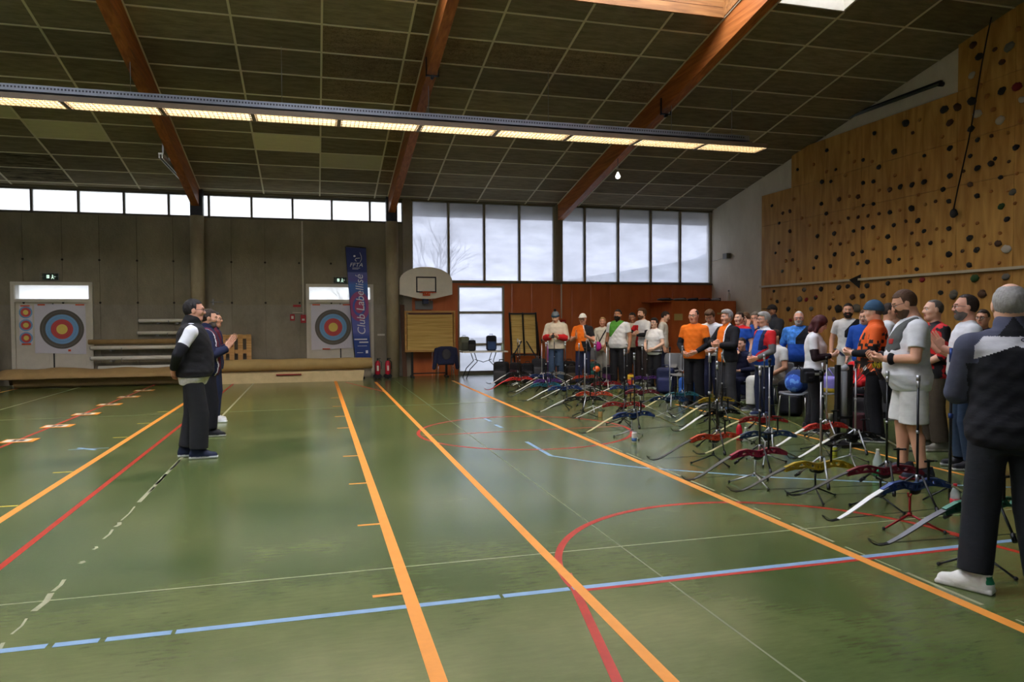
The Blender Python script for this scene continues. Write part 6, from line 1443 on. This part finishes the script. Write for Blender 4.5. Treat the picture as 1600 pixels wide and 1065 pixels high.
# tall black rods: spare stabilizers and a bow hanger
for k, (u, d, h, lab, c) in enumerate(((1109, 9.0, 1.15, 'tall thin black post standing before the orange shirts', 'black'), (1487, 6.1, 1.32, 'tall black stand with blue clip right of the man in shorts', 'black'), (1286, 9.3, 1.0, 'tall dark post beside the grey tube', 'black'))):
    p = D(u, d); t = thing('equipment_post', lab, 'post', p)
    MB().cyl((0, 0, .03), (0, 0, h), .012, n=8).build('pole', cGr[c], t)
    for j in range(3):
        a = 2.1*j+.4; MB().cyl((0, 0, .14), (.2*math.cos(a), .2*math.sin(a), .01), .008, n=6).build('leg', cGr[c], t)
    MB().cyl((0, 0, h-.12), (0, 0, h), .017, n=8).build('clip', cGr['blue' if k == 1 else 'silver'], t)
    MB().cyl((0, 0, h*.55), (0, 0, h*.58), .02, n=8).build('collar', cGr['blue' if k == 1 else 'silver'], t)
# grey tube quiver with arrows
p = D(1319, 8.9); qv = thing('tube_quiver', 'grey tube quiver in a black stand with arrows', 'quiver', p)
MB().cyl((0, 0, .36), (0, 0, .92), .042, n=16).tube([(0, 0, .92), (.0, .0, .95), (.04, 0, .97)], .042, 12).build('tube', M('grey_pvc', rgb(146, 148, 150), .4), qv)
MB().box((-.09, 0, .5), (.05, .05, 1.0)).box((.09, 0, .5), (.05, .05, 1.0)).box((0, 0, .35), (.2, .1, .03)).box((0, 0, .02), (.35, .35, .04)).build('stand', mBlackSteel, qv)
def arrow(parent, a, b, shaft, vane, name='arrow'):
    a, b = Vector(a), Vector(b); d = (b-a).normalized(); o = MB().tube([a, b], .004, 6).build(name, shaft, parent)
    n = d.orthogonal().normalized(); v = MB()
    for k in range(3):
        m = Matrix.Rotation(2.094*k, 3, d) @ n; q = b-d*.02; w = b-d*.09
        v.add([q, w, w+m*.022+d*.02, q+m*.016], [(0, 1, 2, 3)])
    v.build('fletching', vane, o, fix=False); return o
vYel = M('vane_yellow', rgb(232, 206, 40), .5); vOr = M('vane_orange', rgb(226, 110, 50), .5); vWh = M('vane_white', rgb(226, 224, 220), .5); vBl = M('vane_blue', rgb(60, 80, 190), .5); sBlk = M('arrow_shaft', rgb(52, 48, 44), .4)
for k in range(7): arrow(qv, (.05, 0, .55+.02*k), (.12+.03*k, -.03*k, .98+.025*(k % 3)), sBlk, (vOr, vWh, vOr)[k % 3])
q2 = thing('hip_quiver', 'black hip quiver with yellow fletched arrows by the orange jersey', 'quiver', D(1388, 8.75)+Vector((0, 0, .55)), math.radians(20))
MB().tube([(0, 0, .0), (-.10, 0, .28)], [.04, .055], 12).build('tube', blk, q2); MB().box((-.03, .0, .16), (.1, .05, .12)).build('pocket', bguard, q2); MB().tube([(-.1, .04, .28), (-.05, .12, .40), (.1, .12, .36)], .012, 6).build('belt', bguard, q2)
for k in range(5): arrow(q2, (-.05, .0, .15), (-.20-.02*k, -.03+.02*k, .50+.03*(k % 2)), sBlk, vYel)
# ------------------------------------------------------------------ chairs
mShell = M('grey_plastic_shell', rgb(92, 94, 98), .45, var=.05); mShellD = M('dark_plastic_shell', rgb(48, 52, 66), .45)
def chair_tpl(name, label, shell, group):
    c = thing(name, label, 'chair', group=group)
    def shellmesh(rows):
        vs = []; fs = []; n = 7
        for k in (0, .012):
            for (x, z, w, dx) in rows:
                for i in range(n): t = -1+2*i/(n-1); vs.append((x-dx*t*t+k*(.4 if z > .5 else 0), w*t, z+(.02*t*t if z < .5 else 0)-(k if z < .5 else 0)))
        m = len(rows)*n
        for j in range(len(rows)-1):
            for i in range(n-1):
                q = (j*n+i, j*n+i+1, j*n+n+i+1, j*n+n+i); fs += [q, tuple(a+m for a in q[::-1])]
        ed = [i for i in range(n)]+[j*n+n-1 for j in range(1, len(rows))]+[(len(rows)-1)*n+i for i in range(n-2, -1, -1)]+[j*n for j in range(len(rows)-2, 0, -1)]
        fs += [(ed[i], ed[(i+1) % len(ed)], ed[(i+1) % len(ed)]+m, ed[i]+m) for i in range(len(ed))]
        return MB().add(vs, fs, 0, True)
    shellmesh([(.22, .435, .19, .0), (.15, .45, .21, 0), (0, .44, .215, 0), (-.15, .435, .205, 0), (-.20, .45, .20, 0)]).build('seat', shell, c)
    shellmesh([(-.205, .50, .17, -.0), (-.225, .60, .205, -.03), (-.245, .70, .21, -.04), (-.265, .79, .19, -.04), (-.27, .82, .15, -.03)]).build('backrest', shell, c)
    for sx, sy in ((1, 1), (1, -1), (-1, 1), (-1, -1)):
        MB().tube([(sx*.13, sy*.15, .43), (sx*.16, sy*.19, .40), (sx*.22-.02, sy*.22, .0)], .011, 8).build('leg', mChrome, c)
    MB().tube([(-.17, .17, .43), (-.23, .17, .52), (-.245, .17, .7)], .011, 6).tube([(-.17, -.17, .43), (-.23, -.17, .52), (-.245, -.17, .7)], .011, 6).build('back_support', mChrome, c)
    return c
ch = chair_tpl('stacking_chair', '', mShell, 'grey stacking chairs behind the bows')
CHL = [(1048, 15.7, 225, 'grey stacking chair behind the short haired woman'), (1212, 12.3, 182, 'grey stacking chair under the person in white'), (1160, 13.1, 205, 'grey stacking chair under the seated youngster'), (1298, 10.95, 200, 'grey stacking chair holding a purple bag'), (1246, 10.9, 210, 'grey stacking chair with a round blue backpack'), (1068, 14.6, 220, 'grey stacking chair by the blue bag'), (1340, 11.9, 205, 'grey stacking chair with a red jacket'), (925, 18.9, 230, 'grey stacking chair behind the white cap'), (1478, 10.2, 190, 'grey stacking chair behind the bearded man in white')]
for k, (u, d, a, lab) in enumerate(CHL):
    o = ch if k == 0 else copy_tree(ch); o.location = D(u, d); o.rotation_euler = (0, 0, math.radians(a)); o['label'] = lab
    if 'under the' in lab: o.location = D(u, d)+Vector((.0, 0, 0))
# chair with a jacket by the first butt
c2 = copy_tree(ch); c2.location = (3.36, 19.15, 0); c2.rotation_euler = (0, 0, math.radians(88)); c2['label'] = 'dark chair under a navy jacket in front of the straw butt'; c2['group'] = 'chairs by the far wall'
for o in c2.children:
    if o.name.startswith(('seat', 'backrest')): recolor(o, mShellD)
def blob(name, label, cat, loc, rz, prims, mats, h=.012, fcol=None, group=None, parts=()):
    """soft thing grown from rounded solids"""
    t = thing(name, label, cat, loc, rz, group); lo = np.min([np.array(p[1]) for p, k in prims], 0)-.02; hi = np.max([np.array(p[2]) for p, k in prims], 0)+.02
    V = Vol(lo, hi, h)
    for p, k in prims: V.put(p, k)
    V.clip((0, 0, -1), 0.0); v, q = V.mesh(); c = fcen(v, q)
    np_mesh('shell', [(v, q, fcol(c) if fcol is not None else 0)], mats if isinstance(mats, list) else [mats], t)
    for f in parts: f(t)
    return t
jk = blob('jacket', 'navy jacket hung over the back of the dark chair', 'jacket', (3.36, 19.15, .0), math.radians(88),
    [(rbox((-.25, 0, .62), (.055, .23, .24), .05), 0), (cap((-.22, -.25, .78), (-.18, -.31, .30), .06, .05), .04), (cap((-.22, .25, .78), (-.18, .31, .30), .06, .05), .04), (rbox((-.25, 0, .82), (.05, .16, .05), .04), .04)], [navy], .014,
    parts=[lambda t: MB().sphere((-.315, 0, .66), (.012, .12, .14), 12, 8).build('emblem', dkgrey, t)])
# ------------------------------------------------------------------ table and bags
tb = thing('folding_table', 'white folding table with black legs before the glazed door', 'table', (4.42, 19.15, 0))
MB().box((0, 0, .71), (1.24, .62, .035)).build('tabletop', mWhite, tb)
for s in (-1, 1):
    for y in (-.24, .24): MB().tube([(s*.30, y, .69), (s*.22, y, .45), (s*.42, y, .25), (s*.52, y, 0)], .012, 6).build('leg', mBlackSteel, tb)
    MB().tube([(s*.45, -.24, .10), (s*.45, .24, .10)], .010, 6).build('crossbar', mBlackSteel, tb); MB().tube([(s*.24, 0, .5), (0, 0, .42)], .009, 6).build('brace', mBlackSteel, tb)
def backpack(label, loc, rz, c1, c2, s=1.0, group='backpacks and kit bags'):
    m1 = C('bag_%d_%d_%d' % c1, c1, .7); m2 = C('bag_%d_%d_%d' % c2, c2, .7)
    def det(t):
        MB().tube([(-.02, -.05*s, .47*s), (-.02, -.05*s, .52*s), (-.02, .05*s, .52*s), (-.02, .05*s, .47*s)], .010*s, 6).build('top_handle', m2, t)
        for y in (-.09, .09): MB().tube([(-.10*s, y*s, .44*s), (-.17*s, y*1.2*s, .30*s), (-.11*s, y*1.1*s, .08*s)], .016*s, 6).build('shoulder_strap', m2, t)
        MB().tube([(.135*s, -.11*s, .10*s), (.150*s, -.11*s, .26*s), (.150*s, .11*s, .26*s), (.135*s, .11*s, .10*s)], .006*s, 5).build('zip', mBlackSteel, t)
    return blob('backpack', label, 'bag', loc, rz, [(rbox((0, 0, .24*s), (.11*s, .16*s, .24*s), .07*s), 0), (rbox((.10*s, 0, .16*s), (.06*s, .13*s, .13*s), .05*s), .03*s)], [m1, m2], .013*max(s, .8), lambda c: ((c[:, 0] > .09*s) & (c[:, 2] < .29*s)).astype(int), group, [det])
backpack('black shoulder bag lying on the folding table', (4.10, 19.1, .728), 4.4, (34, 34, 38), (50, 50, 54), .62)
backpack('black and blue backpack standing on the folding table', (4.66, 19.2, .728), 4.7, (30, 32, 38), (60, 84, 130), .86)
backpack('grey green backpack behind the shoulder bag on the table', (3.95, 19.40, .728), 4.9, (104, 108, 92), (80, 84, 74), .8)
gb = thing('water_bottle', 'pale green bottle on the folding table', 'bottle', (4.93, 19.02, .728)); MB().lathe([(.035, 0), (.038, .02), (.038, .15), (.02, .19), (.018, .21)]).build('body', M('pale_green_plastic', rgb(170, 186, 168), .3), gb); MB().cyl((0, 0, .21), (0, 0, .235), .02, n=10).build('cap', mWhite, gb)
for k, (u, d, rz, a, b, s, lab) in enumerate((
    (783, 17.6, 4.2, (30, 30, 34), (60, 60, 64), 1.15, 'large black backpack right of the folding table'), (806, 18.4, 4.0, (40, 36, 40), (70, 34, 40), 1.0, 'dark backpack below the tilted straw butt'), (824, 18.1, 4.4, (28, 28, 32), (48, 48, 54), 1.0, 'black kit bag right of the tilted straw butt'),
    (842, 18.9, 4.2, (48, 48, 54), (86, 86, 92), 1.15, 'charcoal backpack left of the bobble hat archer'), (858, 18.4, 4.3, (34, 36, 44), (52, 56, 70), 1.0, 'slate backpack behind the bobble hat archer'), (889, 18.1, 4.1, (30, 28, 30), (56, 50, 50), 1.1, 'black backpack between bobble hat and white cap'),
    (893, 17.7, 4.4, (44, 40, 38), (80, 70, 60), .9, 'brown black bag at the feet of the bobble hat archer'), (928, 17.9, 4.2, (30, 80, 78), (34, 96, 92), 1.0, 'teal kit bag behind the white cap archer'), (950, 17.6, 4.1, (34, 34, 40), (90, 40, 90), .85, 'black bag with purple pocket behind the white cardigan'),
    (1040, 15.2, 4.0, (30, 36, 66), (40, 46, 86), 1.15, 'navy backpack left of the laughing man'), (1050, 16.6, 3.9, (28, 30, 48), (40, 44, 70), 1.1, 'dark navy bag behind the short haired woman'), (1074, 13.5, 4.0, (40, 84, 160), (60, 110, 190), 1.0, 'bright blue bag at the knee of the laughing man'),
    (1100, 15.3, 4.0, (34, 34, 38), (50, 50, 56), 1.1, 'black bag behind the laughing man'), (1130, 15.3, 4.0, (30, 38, 60), (44, 54, 84), 1.1, 'blue black bag between the two orange shirts'), (1236, 11.7, 3.7, (30, 30, 36), (44, 44, 50), 1.2, 'black bag left of the round blue backpack'),
    (1272, 12.3, 3.6, (34, 34, 38), (60, 60, 66), 1.15, 'black kit bag behind the woman with the red bob'), (1225, 13.3, 3.7, (38, 40, 48), (52, 56, 66), 1.2, 'grey black bag beneath the climbing wall'), (1330, 10.4, 3.6, (30, 30, 34), (50, 50, 54), 1.2, 'black kit bag before the white polo archer'),
    (1345, 9.9, 3.5, (36, 32, 34), (70, 30, 34), 1.0, 'black and red bag left of the orange jersey'), (1440, 9.6, 3.4, (32, 34, 40), (52, 54, 62), 1.1, 'dark bag behind the man in shorts'), (1540, 8.3, 3.4, (28, 30, 36), (44, 46, 54), 1.0, 'black bag behind the jeans of the bearded man'), (880, 19.1, 4.2, (60, 26, 34), (84, 34, 44), 1.0, 'dark red kit bag behind the bobble hat archer'), (985, 17.0, 4.2, (210, 170, 50), (190, 60, 50), .55, 'small yellow and red bag beside the bearded archer'))):
    backpack(lab, D(u, d), rz+RND.uniform(-.3, .3), a, b, s)
rb_ = blob('backpack', 'round blue printed backpack resting on a grey chair', 'bag', D(1246, 10.9)+Vector((-.02, -.02, .452)), 3.6, [(ell((0, 0, .17), (.13, .19, .18)), 0), (ell((.10, 0, .13), (.07, .13, .11)), .03)], [C('bag_deep_blue', (36, 54, 100)), bluew], .012, lambda c: (c[:, 0] > .10).astype(int), 'backpacks and kit bags', [lambda t: MB().tube([(-.05, -.05, .33), (-.05, 0, .40), (-.05, .05, .33)], .01, 6).build('top_handle', blk, t)])
blob('cloth_bag', 'purple and yellow cloth bag on a grey chair', 'bag', D(1298, 10.95)+Vector((-.02, 0, .452)), 3.5, [(rbox((0, 0, .12), (.12, .16, .12), .05), 0)], [C('bag_lilac', (140, 130, 200)), C('bag_yellow', (216, 184, 60))], .012, lambda c: (c[:, 2] < .07).astype(int), 'backpacks and kit bags', [lambda t: MB().tube([(0, -.08, .23), (.02, 0, .36), (0, .08, .23)], .012, 6).build('handle', C('bag_lilac', (140, 130, 200)), t)])
blob('folded_jacket', 'red jacket thrown over a grey chair', 'jacket', D(1340, 11.9)+Vector((0, 0, .452)), 3.5, [(rbox((-.1, 0, .2), (.1, .2, .2), .07), 0), (rbox((.08, 0, .06), (.14, .2, .06), .05), .05)], [red], .013, None, None, [lambda t: MB().tube([(.05, -.21, .12), (.1, -.22, .02), (.16, -.2, .04)], .035, 8).build('sleeve', red, t)])
blob('arm_guard_pouch', 'magenta pouch hanging at the white cardigan archer', 'pouch', D(934, 17.9)+Vector((0, 0, .78)), 4, [(ell((0, 0, .12), (.07, .1, .12)), 0)], [C('magenta_pouch', (186, 44, 140))], .012, None, None, [lambda t: MB().tube([(0, -.06, .2), (0, 0, .42), (0, .06, .2)], .008, 5).build('strap', blk, t)])
blob('waist_pouch', 'black waist pouch on the belt of the woman with the red bob', 'pouch', D(1262, 9.72)+Vector((0, 0, .70)), 4.6, [(rbox((0, 0, .10), (.05, .09, .10), .03), 0), (rbox((.05, 0, .08), (.03, .07, .07), .02), .02)], [bguard], .011, None, None, [lambda t: MB().box((.082, 0, .08), (.004, .05, .02)).build('badge', dkgrey, t)])
ph = thing('smartphone', 'dark phone held by the bobble hat archer', 'phone', D(869, 17.4)+Vector((.27*math.cos(math.radians(238))*1.25, .27*math.sin(math.radians(238))*1.25, 1.19)), math.radians(238)); MB().box((0, 0, 0), (.012, .075, .15), rot=(0, -.7, 0)).build('case', mBlackSteel, ph); MB().box((-.007, 0, .006), (.002, .066, .13), rot=(0, -.7, 0)).build('screen', M('phone_screen', rgb(60, 70, 90), .2), ph)
p2 = D(1272, 10.0); a = math.radians(-12); ph = thing('smartphone', 'blue phone held by the woman with the red bob', 'phone', p2+Vector((.36*math.cos(a), .36*math.sin(a), 1.10)), a); MB().box((0, 0, 0), (.012, .075, .15), rot=(0, -.9, 0)).build('case', cGr['blue'], ph); MB().box((-.006, 0, .007), (.002, .066, .13), rot=(0, -.9, 0)).build('screen', M('phone_screen', rgb(60, 70, 90), .2), ph)
# ------------------------------------------------------------------ bottles on the floor
def bottle(label, loc, prof, body, cap_m, caph=.03, capr=.016, band=None):
    t = thing('drink_bottle', label, 'bottle', loc, 0, 'drinks on the floor'); MB().lathe(prof, n=16).build('body', body, t)
    z = prof[-1][1]; MB().cyl((0, 0, z), (0, 0, z+caph), capr, n=12).build('cap', cap_m, t)
    if band: r, z0, z1, m = band; MB().lathe([(r, z0), (r, z1)], n=16).build('label_band', m, t)
mClear = M('clear_plastic', rgb(196, 206, 200), .15, alpha=.55); mRedB = M('red_bottle', rgb(196, 26, 44), .3)
bottle('red metal drinking bottle on the floor between the bows', G(1155, 687), [(.036, 0), (.04, .01), (.04, .15), (.026, .19), (.02, .20)], mRedB, mWhite)
bottle('small clear bottle right of the red drinking bottle', G(1165, 689), [(.03, 0), (.033, .02), (.033, .10), (.015, .14), (.013, .15)], mClear, mWhite)
bottle('large clear bottle with green label by the man in shorts', G(1371, 747), [(.04, 0), (.045, .02), (.045, .17), (.018, .25), (.015, .27)], mClear, mWhite, .02, .016, (.0465, .03, .11, M('green_label', rgb(20, 140, 90), .5)))
bottle('white and blue can in front of the white limbed bows', G(991, 691), [(.03, 0), (.033, .01), (.033, .12), (.03, .13)], mWhite, cGr['silver'], .006, .026, (.0338, .02, .06, M('can_blue', rgb(60, 96, 150), .4)))
bottle('small amber jar with dark lid on the floor', G(938, 652), [(.03, 0), (.035, .01), (.035, .09), (.028, .10)], M('amber_jar', rgb(190, 150, 90), .3), cGr['green'], .02, .03)
bottle('bottle with red label behind the left leg of the man seen from behind', G(1492, 797), [(.034, 0), (.036, .02), (.036, .14), (.016, .19), (.014, .2)], mClear, mRedB, .02, .016, (.0372, .04, .10, mRedB))
bottle('yellow green can beside the gold riser', G(1303, 716), [(.03, 0), (.033, .01), (.033, .12), (.03, .13)], M('can_yellow', rgb(170, 170, 50), .4), cGr['silver'], .006, .026)
cp = thing('paper_cup', 'white paper cup on the floor by the grey chair', 'cup', G(1298, 655)); MB().lathe([(.028, 0), (.038, .09)]).build('cup', mWhite, cp); MB().tube([(.038*math.cos(t), .038*math.sin(t), .09) for t in [2*math.pi*i/16 for i in range(17)]], .003, 5, cap=False).build('rim', mWhite, cp)
op = thing('field_glass_tripod', 'orange topped small tripod between the far bows', 'tripod', D(932, 13.8)); MB().sphere((0, 0, .62), (.07, .06, .06), 12, 8).build('head', M('orange_head', rgb(226, 96, 36), .5), op)
for j in range(3): MB().cyl((0, 0, .57), (.18*math.cos(2.1*j), .18*math.sin(2.1*j), .0), .008, n=6).build('leg', cGr['black'], op)
